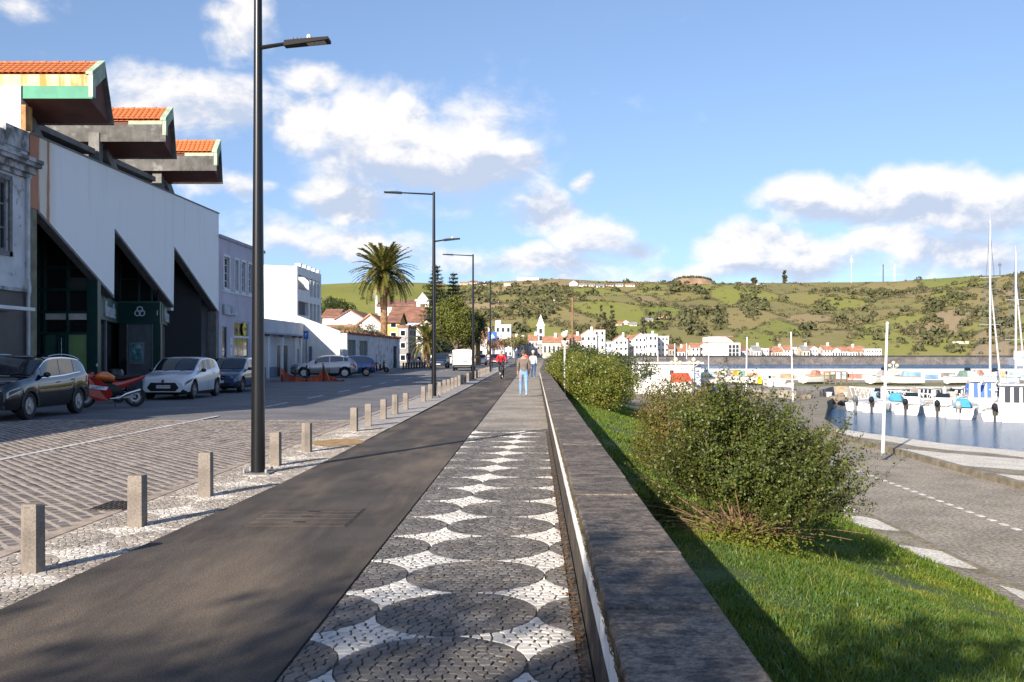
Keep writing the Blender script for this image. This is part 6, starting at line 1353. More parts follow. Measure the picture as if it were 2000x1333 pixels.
def house(label, x0, x1, ye, yb, Y, dep, wall=HW, roof=RO, kind='side', rp=.35, cols=0, rows=0, chim=False, group='houses of the town', yaw=0.0, wmat=None, cat='house'):
    A, B_ = P(x0,ye,Y), P(x1,yb,Y); W_ = B_.x-A.x; H_ = A.z-B_.z; z0 = B_.z; cx_ = (A.x+B_.x)/2
    t_ = thing('house', label, cat, (cx_,Y,z0), yaw, group); w2 = W_/2; base = -3.0
    if kind == 'front':
        rh = W_*rp; MB().prism([(-w2,base),(w2,base),(w2,H_),(0,H_+rh),(-w2,H_)], 'y', 0, dep).build('wall', wall, t_, world=False)
        r_ = MB(); o = .04*W_
        for s in (1,-1): r_.hexa([(s*(w2+o),-.25,H_-o*rp*2),(0,-.25,H_+rh),(0,dep+.2,H_+rh),(s*(w2+o),dep+.2,H_-o*rp*2)], [(s*(w2+o),-.25,H_-o*rp*2+.22),(0,-.25,H_+rh+.22),(0,dep+.2,H_+rh+.22),(s*(w2+o),dep+.2,H_-o*rp*2+.22)])
        ro = r_.build('roof', roof, t_, world=False)
    elif kind == 'side':
        rh = dep*rp*.5; MB().prism([(0,base),(dep,base),(dep,H_),(dep/2,H_+rh),(0,H_)], 'x', -w2, w2).build('wall', wall, t_, world=False)
        r_ = MB()
        r_.hexa([(-w2-.2,-.35,H_-.25),(w2+.2,-.35,H_-.25),(w2+.2,dep/2,H_+rh),(-w2-.2,dep/2,H_+rh)], [(-w2-.2,-.35,H_-.03),(w2+.2,-.35,H_-.03),(w2+.2,dep/2,H_+rh+.22),(-w2-.2,dep/2,H_+rh+.22)])
        r_.hexa([(-w2-.2,dep+.35,H_-.25),(w2+.2,dep+.35,H_-.25),(w2+.2,dep/2+.01,H_+rh),(-w2-.2,dep/2+.01,H_+rh)], [(-w2-.2,dep+.35,H_-.03),(w2+.2,dep+.35,H_-.03),(w2+.2,dep/2+.01,H_+rh+.22),(-w2-.2,dep/2+.01,H_+rh+.22)])
        ro = r_.build('roof', roof, t_, world=False)
    else:
        rh = .3; MB().box(-w2,w2,0,dep,base,H_).build('wall', wall, t_, world=False); ro = MB().box(-w2-.08,w2+.08,-.08,dep+.08,H_,H_+.28).build('roof', roof, t_, world=False)
    if chim: MB().box(w2*.3,w2*.3+.8,dep*.4,dep*.4+.8,H_+.1,H_+rh+1.2).build('chimney', HW, ro, world=False)
    fh = H_/max(1,rows)
    for r in range(rows):
        for c in range(cols):
            xc = -w2+W_*(c+.5)/cols; ww = min(.8,W_/cols*.42); za = fh*r+fh*.34; zb = fh*r+fh*.74
            f = MB().box(xc-ww/2-.1,xc+ww/2+.1,-.06,.02,za-.1,zb+.1).build('window', wmat or FRAMEW, t_, world=False)
            MB().box(xc-ww/2,xc+ww/2,-.08,-.05,za,zb).build('pane', GLASS, f, world=False)
        nd_ = 2 if dep > 7 and (abs(cx_) > 3) else 0
        for c in range(nd_):
            s = 1 if cx_ < 0 else -1; yc = dep*(c+.5)/nd_; za = fh*r+fh*.30; zb = fh*r+fh*.80
            f = MB().box(min(s*(w2-.02),s*(w2+.06)),max(s*(w2-.02),s*(w2+.06)),yc-.6,yc+.6,za-.1,zb+.1).build('window', wmat or FRAMEW, t_, world=False)
            MB().box(min(s*(w2+.05),s*(w2+.08)),max(s*(w2+.05),s*(w2+.08)),yc-.5,yc+.5,za,zb).build('pane', GLASS, f, world=False)
    return t_
# --- on the slope behind the old wall
house('long low house with orange tiled roof behind the yard wall', 632, 690, 650, 668, 112, 5, HTAN, RO, 'side', .30)
house('white house with broad gable and one window below the green hill', 655, 712, 624, 660, 150, 14, HW, RB, 'front', .30, 1, 1)
house('white gabled house with grey-blue lean-to in front of the palm trunk', 697, 748, 636, 662, 126, 9, HW, RO, 'front', .40)
house('white house with brown roof left of the palm trunk', 630, 660, 618, 650, 170, 8, HW, RB, 'side', .3)
house('yellow house with brown-orange roof right of the palm trunk', 757, 780, 627, 664, 122, 6, HYE, RB, 'side', .32, 1, 2)
house('grey-white terrace house at the end of the old wall', 777, 797, 640, 712, 118, 8, HGY, RB, 'flat', .3, 1, 3)
house('long house with a dark brown roof and bluish wall below the church', 760, 830, 626, 660, 165, 10, HBL, RB, 'side', .45, 6, 1)
house('white gabled house beside the low spreading palm', 796, 826, 652, 712, 135, 10, HW, RB, 'front', .5, 2, 3)
house('white gabled house behind the low spreading palm', 812, 850, 640, 705, 155, 10, HW, RO, 'front', .4, 2, 2)
house('small orange-roofed white house behind the second lamp post', 835, 872, 632, 690, 170, 9, HW, RO, 'side', .3, 2, 1)
ch = thing('church', 'white church with long brown roof and open bell gable on the left slope', 'church', tuple(P(775,640,190)))
c0, c1 = P(738,612,190), P(815,597,190); MB().box(c0.x,c1.x,190,201,c0.z-4,c1.z).build('nave', HW, ch)
rr = MB(); rr.hexa([(c0.x-.3,189.6,c1.z-.1),(c1.x+.3,189.6,c1.z-.1),(c1.x+.3,195.5,c1.z+1.1),(c0.x-.3,195.5,c1.z+1.1)],[(c0.x-.3,189.6,c1.z+.15),(c1.x+.3,189.6,c1.z+.15),(c1.x+.3,195.5,c1.z+1.35),(c0.x-.3,195.5,c1.z+1.35)]); rr.build('roof', RB, ch)
a0, a1 = P(814,640,189), P(838,589,189); bw = (a1.x-a0.x)
def bell_gable():
    m_ = MB(); m_.box(a0.x,a0.x+bw*.3,188.6,189.4,a0.z,a1.z); m_.box(a1.x-bw*.3,a1.x,188.6,189.4,a0.z,a1.z); m_.box(a0.x+bw*.3,a1.x-bw*.3,188.6,189.4,a0.z,a1.z-2.4); m_.box(a0.x+bw*.3,a1.x-bw*.3,188.6,189.4,a1.z-.5,a1.z)
    m_.box(a0.x-.3,a1.x+.3,188.4,189.6,a1.z+.003,a1.z+.3); m_.prism([(a0.x+.1,a1.z+.3),(a1.x-.1,a1.z+.3),((a0.x+a1.x)/2,a1.z+1.7)], 'y', 188.6, 189.4); m_.build('bell_gable', HW, ch)
    MB().lathe([(0,.9),(.18,.85),(.28,.3),(.36,0)], 12, ((a0.x+a1.x)/2,189,a1.z-1.7)).build('bell', M('bronze',(.12,.09,.05),.5,metal=.7), ch)
bell_gable()
MB().box(P(733,590,190).x,P(737,590,190).x,190,190.8,c0.z,P(735,577,190).z).build('pinnacle', HW, ch)
# --- where the road bends along the bay
wmod = house('tall white modern house with square windows beyond the cyclist', 967, 998, 636, 692, 330, 12, HW, HW, 'flat', .3, 3, 3, wmat=HGY)
MB().box(-2.6,-.8,2,6,9.6,11.2).build('roof_stair', HW, wmod, world=False)
bend = [(932,962,660,'white house with orange roof behind the third lamp post',HW,RO,'side',250,2,2),(968,985,676,'low blue-framed house left of the tall white modern house front',HBL,RO,'side',270,3,2),(985,1000,668,'white gabled house in front of the tall white modern house',HW,RO,'front',285,2,2),(998,1010,662,'blue-grey narrow house at the bend',HBL,RG,'flat',300,2,3),(1010,1023,664,'white and blue terrace house right of the blue-grey narrow house',HBL,RB,'flat',310,2,3),(1023,1033,668,'grey terrace house left of the church tower',HGY,RB,'flat',320,2,3),(1032,1050,664,'white house with orange roof in front of the church tower',HW,RO,'side',330,3,2),(1048,1062,674,'slate grey house below the church tower',HGY,RG,'flat',322,2,2),(1060,1095,668,'wide house with large orange roof right of the church tower',HCR,RO,'side',300,4,1),(1092,1112,662,'pink house with orange hipped roof behind the globe lamp',HPK,RO,'side',315,3,2),(1110,1135,664,'pink terrace house between the telegraph pole and the white gable',HPK,RO,'side',322,3,2)]
for (x0,x1,ye,lab,wl_,rf_,k_,Y_,c_,r_) in bend: house(lab, x0, x1, ye, 700, Y_, 9, wl_, rf_, k_, .34, c_, r_, chim=(x0 % 2 == 0))
tw = thing('church_tower', 'slim white church tower with pointed spire above the roofs', 'tower', tuple(P(1056,700,345)))
q0, q1 = P(1049,700,345), P(1063,637,345); wd = q1.x-q0.x
MB().box(q0.x,q1.x,345,345+wd,q0.z,q1.z).build('shaft', HW, tw); MB().box(q0.x-.25,q1.x+.25,344.75,345+wd+.25,q1.z+.003,q1.z+.45).build('cornice', HW, tw)
sp = MB(); zt = P(1056,614,345).z; cxx = (q0.x+q1.x)/2; cyy = 345+wd/2; sp.add([(q0.x,345,q1.z+.45),(q1.x,345,q1.z+.45),(q1.x,345+wd,q1.z+.45),(q0.x,345+wd,q1.z+.45),(cxx,cyy,zt)],[(3,2,1,0),(0,1,4),(1,2,4),(2,3,4),(3,0,4)]); sp.build('spire', HW, tw)
for zc in (647,661): z = P(1056,zc,345).z; f = MB().box(cxx-.55,cxx+.55,344.93,345.02,z-.9,z+.9).build('belfry_opening', HGY, tw); MB().box(cxx-.4,cxx+.4,344.90,344.93,z-.75,z+.75).build('opening_shadow', GLASS, f)
# --- the row along the far shore
far = [(1133,1166,655,HW,RO,'front',3,3),(1160,1182,645,HW,RO,'flat',2,4),(1180,1203,668,HBL,RG,'flat',3,2),(1200,1226,664,HW,RO,'front',3,3),(1226,1246,662,HW,RO,'side',2,3),(1240,1262,658,HW,RO,'front',3,3),(1258,1284,654,HW,HW,'flat',3,3),(1284,1306,658,HW,HW,'flat',3,4),(1306,1318,680,HTAN,RB,'side',2,1),(1318,1338,686,HW,RO,'side',3,1),(1338,1352,682,HCR,RO,'side',2,1),(1350,1366,678,HW,RO,'side',2,2),(1366,1384,676,HW,RO,'front',2,2),(1446,1460,684,HBL,RB,'side',3,1),(1459,1472,681,HGY,RG,'flat',3,2),(1472,1487,684,HW,RG,'side',3,1),(1486,1502,682,HW,HW,'flat',3,2),(1502,1514,687,HCR,RB,'side',3,1),(1514,1532,686,HPK,RO,'side',4,1),(1532,1548,683,HW,RO,'side',3,2),(1547,1568,680,HW,HW,'flat',4,2),(1568,1582,684,HCR,RG,'side',2,1),(1581,1598,682,HW,RO,'front',3,2),(1597,1610,685,HYE,RO,'front',2,1),(1609,1626,683,HW,RO,'side',3,2),(1625,1642,685,HW,RO,'front',3,1),(1641,1660,685,HBL,RO,'side',4,1),(1659,1676,686,HW,RO,'side',3,1),(1675,1692,685,HPK,RO,'side',3,1),(1691,1722,683,HW,HW,'flat',6,2)]
cn = {HW:'white',HBL:'pale blue',HTAN:'tan',HCR:'cream',HPK:'pink',HGY:'grey',HYE:'yellow'}; rn = {RO:'orange tiled',RG:'grey',RB:'brown',HW:'white flat'}
for i,(x0,x1,ye,wl_,rf_,k_,c_,r_) in enumerate(far):
    n_ = i+1; suf = 'th' if 10 < n_ % 100 < 20 else {1:'st',2:'nd',3:'rd'}.get(n_ % 10,'th')
    house('%s house with %s roof, %d%s from the left in the shore row' % (cn[wl_],rn[rf_],n_,suf), x0, x1, ye, 700, 372+R.uniform(3,14)+(x0-1130)*.02, R.uniform(8,11), wl_, rf_, k_, .33, c_, r_, chim=(i % 3 == 0), group='houses along the far shore')
ap = house('large white apartment house with orange roof and dark window bands on the far shore', 1384, 1446, 670, 700, 376, 14, HW, RO, 'flat', .2, 0, 0, group='houses along the far shore')
MB().prism([(-6,5.6),(3.6,5.6),(3.6,6.0),(.5,8.1),(-6,8.1)], 'y', .02, 13.9).build('upper_storey', HW, ap, world=False); MB().box(-1.5,3.4,-.1,13,8.1,8.35).build('roof_slab', RO, ap, world=False)
for k in range(3):
    f = MB().box(1.6+k*1.35,2.7+k*1.35,-.06,.02,.6,5.2).build('window', HGY, ap, world=False)
    for j in range(3): MB().box(1.68+k*1.35,2.62+k*1.35,-.09,-.05,.8+j*1.5,1.9+j*1.5).build('pane', GLASS, f, world=False)
# sea wall of the far shore
SEAW = M('sea_wall_stone', (.115,.105,.10), .9, var=.3, scale=.25, pos=True, patch=(.20,.165,.14), pfac=.6, pscale=.3, fine=.3, fscale=2)
fs = thing('far_sea_wall', 'long dark stone sea wall along the far shore', 'wall', (100,370,ZW)); fw = MB(); sh = shore[2:]
for (xa,ya),(xb,yb2) in zip(sh,sh[1:]):
    fw.hexa([(xa,ya-2.2,ZW-.5),(xb,yb2-2.2,ZW-.5),(xb,yb2+.4,ZW-.5),(xa,ya+.4,ZW-.5)],[(xa,ya-.6,-.05),(xb,yb2-.6,-.05),(xb,yb2+.4,-.05),(xa,ya+.4,-.05)])
fw.build('revetment', SEAW, fs); fp = MB()
for (xa,ya),(xb,yb2) in zip(sh[1:],sh[2:]): fp.hexa([(xa,ya-.5,-.04),(xb,yb2-.5,-.04),(xb,yb2+.1,-.04),(xa,ya+.1,-.04)],[(xa,ya-.5,.55),(xb,yb2-.5,.55),(xb,yb2+.1,.55),(xa,ya+.1,.55)])
fp.build('parapet', M('parapet_dark',(.045,.045,.05),.9,var=.3,scale=.4,pos=True), fs)
# telegraph pole and globe lamp by the hedge
p = P(1118,700,150); t_ = thing('telegraph_pole', 'brown wooden telegraph pole rising above the pink houses', 'pole', tuple(p)); MB().tube([(0,0,-1),(0,0,9.2)], [.17,.12], 8).build('pole', M('wood_pole',(.26,.14,.08),.9), t_, world=False)
GLOBE = M('globe_glass', (.68,.60,.42), .3, var=.04)
t_ = thing('globe_lamp', 'single cream globe lamp on a white post behind the hedge trees', 'lamp', (1.46,48.5,-.6)); MB().tube([(0,0,0),(0,0,2.9)], .045, 8).build('post', WHITE, t_, world=False); MB().lathe([(.06,2.85),(.08,2.95),(.05,3.0)], 10).build('collar', BLK, t_, world=False); MB().ball((0,0,3.13),.18,.18,.18,16,10).build('globe', GLOBE, t_, smooth=True, world=False)
# ================================================================ HILL
skyl = [(200,556),(630,557),(700,553),(760,552),(830,554),(880,557),(930,554),(1000,548),(1040,546),(1100,545),(1200,550),(1300,553),(1450,553),(1550,553),(1600,551),(1700,551),(1750,551),(1800,547),(1900,540),(2000,538),(2400,534)]
def ridge(u): return EYE+(CY-np.interp(CX+FPX*u,[q[0] for q in skyl],[q[1] for q in skyl]))*900/FPX
def hnoise(x, y): return 1.6*np.sin(x*.021+1.3*np.sin(y*.013))+1.1*np.sin(y*.031+x*.017)+.7*np.sin(x*.06-y*.041)
def hill_z(u, Y):
    t_ = np.clip((Y-418)/(900-418),0,1.25); f = np.where(t_ < 1, t_**.92, 1-(t_-1)*.25); return ridge(u)*f+hnoise(u*Y,Y)*np.clip(t_*3,0,1)*np.clip((1.05-t_)*5,.15,1)*1.3-.2*(1-np.clip(t_*20,0,1))
us = np.linspace(-.46,.72,300); Ys = np.concatenate([np.linspace(416,900,150),np.linspace(905,1000,6)])
UU, YY = np.meshgrid(us, Ys); ZZ = hill_z(UU,YY); Vh = np.stack([UU*YY,YY,ZZ],-1).reshape(-1,3); nu = len(us)
ii = np.arange(len(Ys)-1)[:,None]*nu+np.arange(nu-1)[None]; Fh = np.stack([ii,ii+1,ii+1+nu,ii+nu],-1).reshape(-1,4)
rs = np.random.RandomState(91); ns = 170; SX = rs.uniform(-.42,.66,ns); SY = rs.uniform(0,1,ns)
pal2 = np.array([(.195,.245,.050),(.24,.265,.066),(.235,.235,.075),(.30,.255,.12),(.26,.24,.09),(.32,.27,.145),(.215,.215,.075),(.225,.26,.055)]); SCl = pal2[rs.randint(0,8,ns)]
SCl[(SX < -.09)] = (.205,.240,.044)
def nearest2(u, t_):
    d = (u[:,None]*9.5-SX[None]*9.5)**2+((t_[:,None]-SY[None])*2.6)**2; k = np.argpartition(d,2,axis=1)[:,:2]; dd = np.take_along_axis(d,k,1); o = np.argsort(dd,1); k = np.take_along_axis(k,o,1); dd = np.sqrt(np.take_along_axis(dd,o,1)); return k[:,0], dd[:,1]-dd[:,0]
uf, tf = UU.ravel()+.004*np.sin(YY.ravel()*.05), ((YY-418)/482).ravel()+.012*np.sin(UU.ravel()*60); k1, gap_ = nearest2(uf, tf); colv = SCl[k1]*np.array([[1.03,.93,1.05]]); colv = np.where((gap_ < .025)[:,None] & (uf > -.09)[:,None], np.array([[.09,.085,.035]]), colv)
hm_ = bpy.data.materials.new('hill_fields'); hm_.use_nodes = True; t = NT(hm_.node_tree); b = t.n['Principled BSDF']; b.inputs['Roughness'].default_value = .95; b.inputs['Specular IOR Level'].default_value = .1
at = t.new('ShaderNodeAttribute'); at.attribute_name = 'field'; gp = t.new('ShaderNodeNewGeometry').outputs['Position']
c_ = t.mix(t.math('MULTIPLY', t.step(t.noise(gp,.06,6,.7),.46,.66),.55), at.outputs[0], (.28,.225,.12,1)); c_ = t.mix(t.math('MULTIPLY', t.step(t.noise(gp,.30,5,.75),.5,.68),.45), c_, (.12,.125,.05,1)); t.put(b.inputs['Base Color'], c_)
hill = np_mesh('hill', Vh, Fh, hm_, smooth=True); struct(hill); ca = hill.data.color_attributes.new('field','FLOAT_COLOR','POINT'); ca.data.foreach_set('color', np.concatenate([colv,np.ones((len(colv),1))],1).astype(np.float32).ravel())
# hedges, scrub and woods: too many and too small to count
woods = [(1040,600,75,50,.9),(1010,645,70,35,.9),(1085,575,50,18,.6),(940,600,60,40,.75),(965,562,45,12,.7),(1370,628,62,30,1),(1285,604,32,9,.9),(1470,600,30,26,.9),(1455,570,30,14,.6),(1575,655,95,24,.85),(1750,640,130,40,.6),(1900,600,110,34,.75),(1180,650,75,14,.8),(1150,668,70,10,.9),(1850,688,150,10,1),(1780,672,90,22,.8),(1520,655,50,22,.7),(1320,570,70,8,.7),(1650,580,60,12,.5),(1950,650,60,40,.6),(1110,630,14,40,.7),(1290,640,60,18,.6),(1990,580,40,30,.6),(880,600,60,40,.7),(1620,600,25,25,.5),(1240,670,60,10,.9)]
n = 60000; u_ = rs.uniform(-.24,.54,n); t_h = rs.rand(n)**.8; Yh = 422+t_h*474; zh = hill_z(u_,Yh); px = CX+FPX*u_; py = CY-(zh-EYE)/Yh*FPX; _, g_ = nearest2(u_, t_h)
pr = np.where(g_ < .035, .42, .03); pr = np.where(px < 850, np.where((py > 596) & (px < 690), .25, np.where(g_ < .02,.05,.002)), pr)
for (a,b_,rx,ry,p_) in woods: pr = np.maximum(pr, p_*.9*np.clip(1.3-((px-a)/rx)**2-((py-b_)/ry)**2,0,1))
sel = rs.rand(n) < pr*.085*np.clip(Yh/900,.5,1); cu, cY, cz_ = u_[sel], Yh[sel], zh[sel]; m = len(cu); rr_ = .7+2.7*rs.rand(m)**2.6; rr_ = np.where((py[sel] > 560), rr_*1.1, rr_*.8)
q = 30; D = rs.normal(size=(m,q,3)); D /= np.linalg.norm(D,axis=2,keepdims=True); D[:,:,2] = np.abs(D[:,:,2])*.9-.12
Pc = np.stack([cu*cY,cY,cz_+rr_*.35],1)[:,None]+D*(rr_[:,None,None]*np.array([1.15,1.0,1.05]))*(.75+.3*rs.rand(m,q,1)); N_ = D+rs.normal(size=D.shape)*.35; N_ /= np.linalg.norm(N_,axis=2,keepdims=True)
V,F = leaf_arrays(Pc.reshape(-1,3), N_.reshape(-1,3), np.repeat(rr_,q)*(.55+.4*rs.rand(m*q)), rs, .85)
print('hill trees', m)
def hillleaf():
    m_ = leafmat('hill_foliage', (.060,.068,.030), (.125,.122,.056), None, rough=.9, trans=.1); return m_
tag(np_mesh('hillside_scrub', V, F, hillleaf(), kind='stuff'), 'dark scrub, hedges and woods scattered over the hillside fields', 'scrub')
# low gorse and tussocks between the hedges
n3 = 26000; u3 = rs.uniform(-.10,.54,n3); t3 = rs.rand(n3)**.8; Y3 = 422+t3*476; z3 = hill_z(u3,Y3); _, g3 = nearest2(u3,t3)
k3 = rs.rand(n3) < np.where(g3 < .05,.60,.035)*(.35+.65*(np.sin(u3*70+2*np.sin(t3*19))*np.sin(t3*31+u3*22) > .1)); u3, Y3, z3 = u3[k3], Y3[k3], z3[k3]; m3 = len(u3); r3 = .5+.9*rs.rand(m3); q3 = 9
D3 = rs.normal(size=(m3,q3,3)); D3 /= np.linalg.norm(D3,axis=2,keepdims=True); D3[:,:,2] = np.abs(D3[:,:,2])
P3 = np.stack([u3*Y3,Y3,z3],1)[:,None]+D3*(r3[:,None,None]*np.array([1.5,1.0,.8])); V,F = leaf_arrays(P3.reshape(-1,3), D3.reshape(-1,3), np.repeat(r3,q3)*(.7+.5*rs.rand(m3*q3)), rs, .9)
tag(np_mesh('hillside_gorse', V, F, leafmat('gorse', (.075,.078,.032), (.20,.165,.085), None, rough=.95, trans=.1), kind='stuff'), 'low gorse and dry tussocks between the hillside fields', 'gorse')
# houses on the hill
def hill_Y(px, py):
    u = (px-CX)/FPX; Yc = np.linspace(422,899,400); zc = hill_z(np.full(400,u),Yc); pc = CY-(zc-EYE)/Yc*FPX; i = int(np.argmin(np.abs(pc-py))); return float(Yc[i])
hh = [(1010,1052,545,'large white villa on the ridge above the valley',HW,RG,'flat',7,2),(1112,1128,556,'white gabled house at the left end of the ridge row',HW,RG,'front',2,2),(1131,1146,557,'white bungalow second in the ridge row',HW,RG,'side',2,1),(1150,1162,557,'grey-roofed bungalow third in the ridge row',HCR,RG,'side',2,1),(1165,1180,559,'long white bungalow fourth in the ridge row',HW,RG,'side',2,1),(1184,1198,557,'bungalow with brown roof fifth in the ridge row',HW,RB,'side',2,1),(1203,1217,557,'white bungalow sixth in the ridge row',HW,RG,'side',2,1),(1222,1240,557,'white bungalow at the right end of the ridge row',HW,RO,'side',2,1),(984,998,556,'small grey house below the ridge left of the villa',HCR,RG,'flat',2,2),(898,914,553,'pinkish house on the ridge behind the lamp posts',HPK,RO,'side',2,1),(918,932,552,'tall pinkish house on the ridge near the third lamp',HPK,RO,'side',2,2),(936,956,555,'low orange-roofed house on the ridge right of the third lamp',HPK,RO,'side',3,1),(1081,1096,585,'white house with reddish roof halfway up the wooded slope',HW,RB,'side',2,2),(1068,1080,580,'small cream house among the trees on the slope',HCR,RG,'side',1,1),(1284,1303,619,'small orange-roofed house among bushes on the slope',HPK,RO,'side',2,1),(1262,1276,626,'grey house beside the small orange-roofed house',HCR,RG,'side',1,1),(1194,1215,633,'orange-roofed house low on the slope behind the shore',HCR,RO,'side',2,1),(1214,1230,631,'white gabled house low on the slope behind the shore',HW,RO,'front',2,1),(1230,1244,634,'small pale house at the right of the low slope group',HCR,RG,'side',1,1),(1438,1450,554,'white bungalow on the ridge right of the quarry hump',HW,RG,'side',2,1),(1454,1463,555,'small white house on the ridge beside a round tree',HW,RB,'side',1,1),(1480,1493,555,'white house on the ridge left of the cypress',HW,RG,'side',1,1),(1862,1892,669,'pale concrete shed half hidden by trees low on the right slope',HCR,HCR,'flat',0,0),(850,868,556,'tan house on the ridge left of the second lamp',HTAN,RO,'side',1,1)]
for (x0,x1,yc,lab,wl_,rf_,k_,cc_,r_) in hh:
    Yc = hill_Y((x0+x1)/2, yc+3); Yc = min(Yc, 893); Hp = 5 if r_ < 2 else 8
    zg = float(hill_z(np.array([((x0+x1)/2-CX)/FPX]),np.array([Yc]))[0]); yb_ = CY-(zg-EYE)/Yc*FPX
    house(lab, x0, x1, min(yc,yb_-Hp*.7), yb_, Yc, 7, wl_, rf_, k_, .3, cc_, r_, group='houses on the hillside')
# quarry hump with a bare earth face
qb_ = P(1352,556,880); xa, xb = P(1303,556,880).x, P(1402,556,880).x; mb = MB(); nn = 26; mm_ = 10
for j in range(mm_+1):
    for i in range(nn+1):
        u = i/nn*2-1; v_ = j/mm_; prof = max(0,1-abs(u)**3.2); h = prof*(7.6*min(1,v_*2.3)-.0)+R.uniform(-.3,.3); mb.v.append(((xa+xb)/2+u*(xb-xa)/2, 868+v_*26, qb_.z-1.5+h*(1 if v_ < .8 else .9)))
for j in range(mm_):
    for i in range(nn): k = j*(nn+1)+i; mb.f.append((k,k+1,k+nn+2,k+nn+1)); mb.m.append(0 if (j < 4 and 3 < i < 22) else 1)
struct(mb.build('quarry_hump', [M('bare_earth',(.30,.19,.12),.95,var=.3,scale=.12,pos=True,streak=(.17,.12,.08),sfac=.8,sscale=(.3,.3,.06)), M('hump_grass',(.085,.10,.03),.95,var=.3,scale=.2,pos=True)], smooth=True))
hb_ = [(((xa+xb)/2+(xb-xa)/2*uu*.92, 882, qb_.z-1.2+7.2*max(0,1-abs(uu)**3.2)),(3.2,3,1.5)) for uu in np.linspace(-1,1,14)]
V,F = cloud_leaves(hb_, 1500, 1.0,2.0, 99, .3,.8,.6); tag(np_mesh('hump_scrub', V, F, hillleaf(), kind='stuff'), 'dark scrub along the top of the quarry hump', 'scrub')
# masts and lone trees on the ridge
def mast(px, yt, label, lattice, wd, col):
    Yc = 892.; z0 = float(hill_z(np.array([(px-CX)/FPX]),np.array([Yc]))[0]); q = P(px,yt,Yc); t_ = thing('radio_mast', label, 'mast', (q.x,Yc,z0)); H_ = q.z-z0; mb = MB()
    if lattice:
        for s in (-1,1): mb.tube([(s*wd,0,0),(s*wd*.4,0,H_)], .14, 4)
        for k in range(9): z = H_*k/9; mb.tube([(-wd*(1-.06*k),0,z),(wd*(1-.06*k),0,z+H_/9)], .09, 4)
    else: mb.tube([(0,0,0),(0,0,H_)], [wd,wd*.8], 6)
    mb.build('mast', col, t_, world=False); MB().box(-1.2,1.2,-.5,.5,H_*.72,H_*.88).build('antenna_array', col, t_, world=False) if not lattice and wd < .6 else MB().box(-.5,.5,-.4,.4,H_*.9,H_).build('antenna_array', col, t_, world=False)
mast(1663,499,'pale slender radio mast with antennas on the ridge', False, .3, M('mast_pale',(.6,.6,.63),.6)); mast(1725,517,'dark radio mast right of the pale one on the ridge', False, .65, M('mast_dark',(.12,.13,.16),.7)); mast(1747,518,'thin lattice mast beside the dark radio mast', True, .9, M('mast_pale',(.6,.6,.63),.6)); mast(1953,513,'short dark post on the right-hand summit', False, .55, M('mast_dark',(.12,.13,.16),.7))
for px_,yt,wd,lab in ((1533,529,2.0,'narrow dark cypress on the ridge'),(1474,544,3.2,'round dark tree on the ridge left of the cypress')):
    z0 = float(hill_z(np.array([(px_-CX)/FPX]),np.array([892.]))[0]); q = P(px_,yt,892.); H_ = q.z-z0; V_b = [((0,0,H_*.3),(wd,wd,H_*.3)),((0,0,H_*.62),(wd*.62 if wd < 3 else wd,wd*.62,H_*.36))]; tree(lab, (q.x,892.,z0), H_*.3, V_b, 500, 1.2,2.2, hillleaf(), 101, .4)
for px_,yt,yb_,wd,lab in ((1176,600,668,3.2,'tall dark conifer behind the shore houses'),(1195,606,668,3.0,'second dark conifer right of the tallest one'),(1255,620,668,2.6,'dark conifer behind the stepped white houses')):
    q0_ = P(px_,yb_,410); q1_ = P(px_,yt,410); H_ = q1_.z-q0_.z; tree(lab, tuple(q0_), H_*.3, [((0,0,H_*(.2+.2*k)),(wd*(1-.21*k),wd*(1-.21*k),H_*.14)) for k in range(5)], 1500, .6,1.1, hillleaf(), 110+px_, .35)
# ================================================================ MARINA
def flag_pole(label, px, yt, yb_, Y, tilt=0.0, r=.055, z0=None):
    a = P(px,yb_,Y); b_ = P(px+tilt,yt,Y)
    if z0 is not None: a.z = z0
    t_ = thing('flag_pole', label, 'flag pole', tuple(a), 0, 'white poles on the quay'); MB().tube([(0,0,0),tuple(b_-a)], [r,r*.7], 10).build('pole', WHITE, t_, smooth=True, world=False); MB().lathe([(r*2,0),(r*2,.05),(r*1.2,.08)], 10).build('base', STEEL, t_, world=False); MB().ball(tuple(b_-a),r,r,r,8,6).build('finial', WHITE, t_, world=False)
flag_pole('nearest tall white pole standing at the quay kerb', 1724, 632, 890, 33.75, 9, .06)
flag_pole('tall white pole right of the large shrub', 1549, 650, 786, 73, -4, .07); flag_pole('white pole left of the tall one behind the shrub', 1457, 660, 776, 82, 2, .07); flag_pole('thin white pole above the middle of the shrub', 1384, 690, 768, 92, 0, .06)
flag_pole('thin white pole before the marina office', 1318, 672, 768, 92, 0, .05); flag_pole('thin white pole at the right half of the marina office', 1341, 672, 764, 95, 0, .05); flag_pole('thin white pole at the left half of the marina office', 1285, 686, 764, 95, 0, .05)
def triple_lamp(label, px, yt, Y):
    q = P(px,yt,Y); t_ = thing('globe_lamp', label, 'lamp', (q.x,Y,ZP), 0, 'triple globe lamps of the marina'); H_ = q.z-ZP; MB().tube([(0,0,0),(0,0,H_)], .04, 8).build('post', WHITE, t_, world=False)
    MB().tube([(-.34,0,H_-.35),(0,0,H_-.5),(.34,0,H_-.35)], .025, 6).build('bracket', WHITE, t_, world=False)
    for dx_,dz_ in ((-.36,-.18),(.36,-.18),(0,.1)): MB().ball((dx_,0,H_+dz_),.19,.19,.19,12,8).build('globe', GLOBE, t_, smooth=True, world=False)
triple_lamp('triple globe lamp at the middle of the marina office', 1320, 705, 84); triple_lamp('triple globe lamp at the right end of the marina office', 1355, 705, 83); triple_lamp('triple globe lamp in front of the painted harbour wall', 1745, 711, 100)
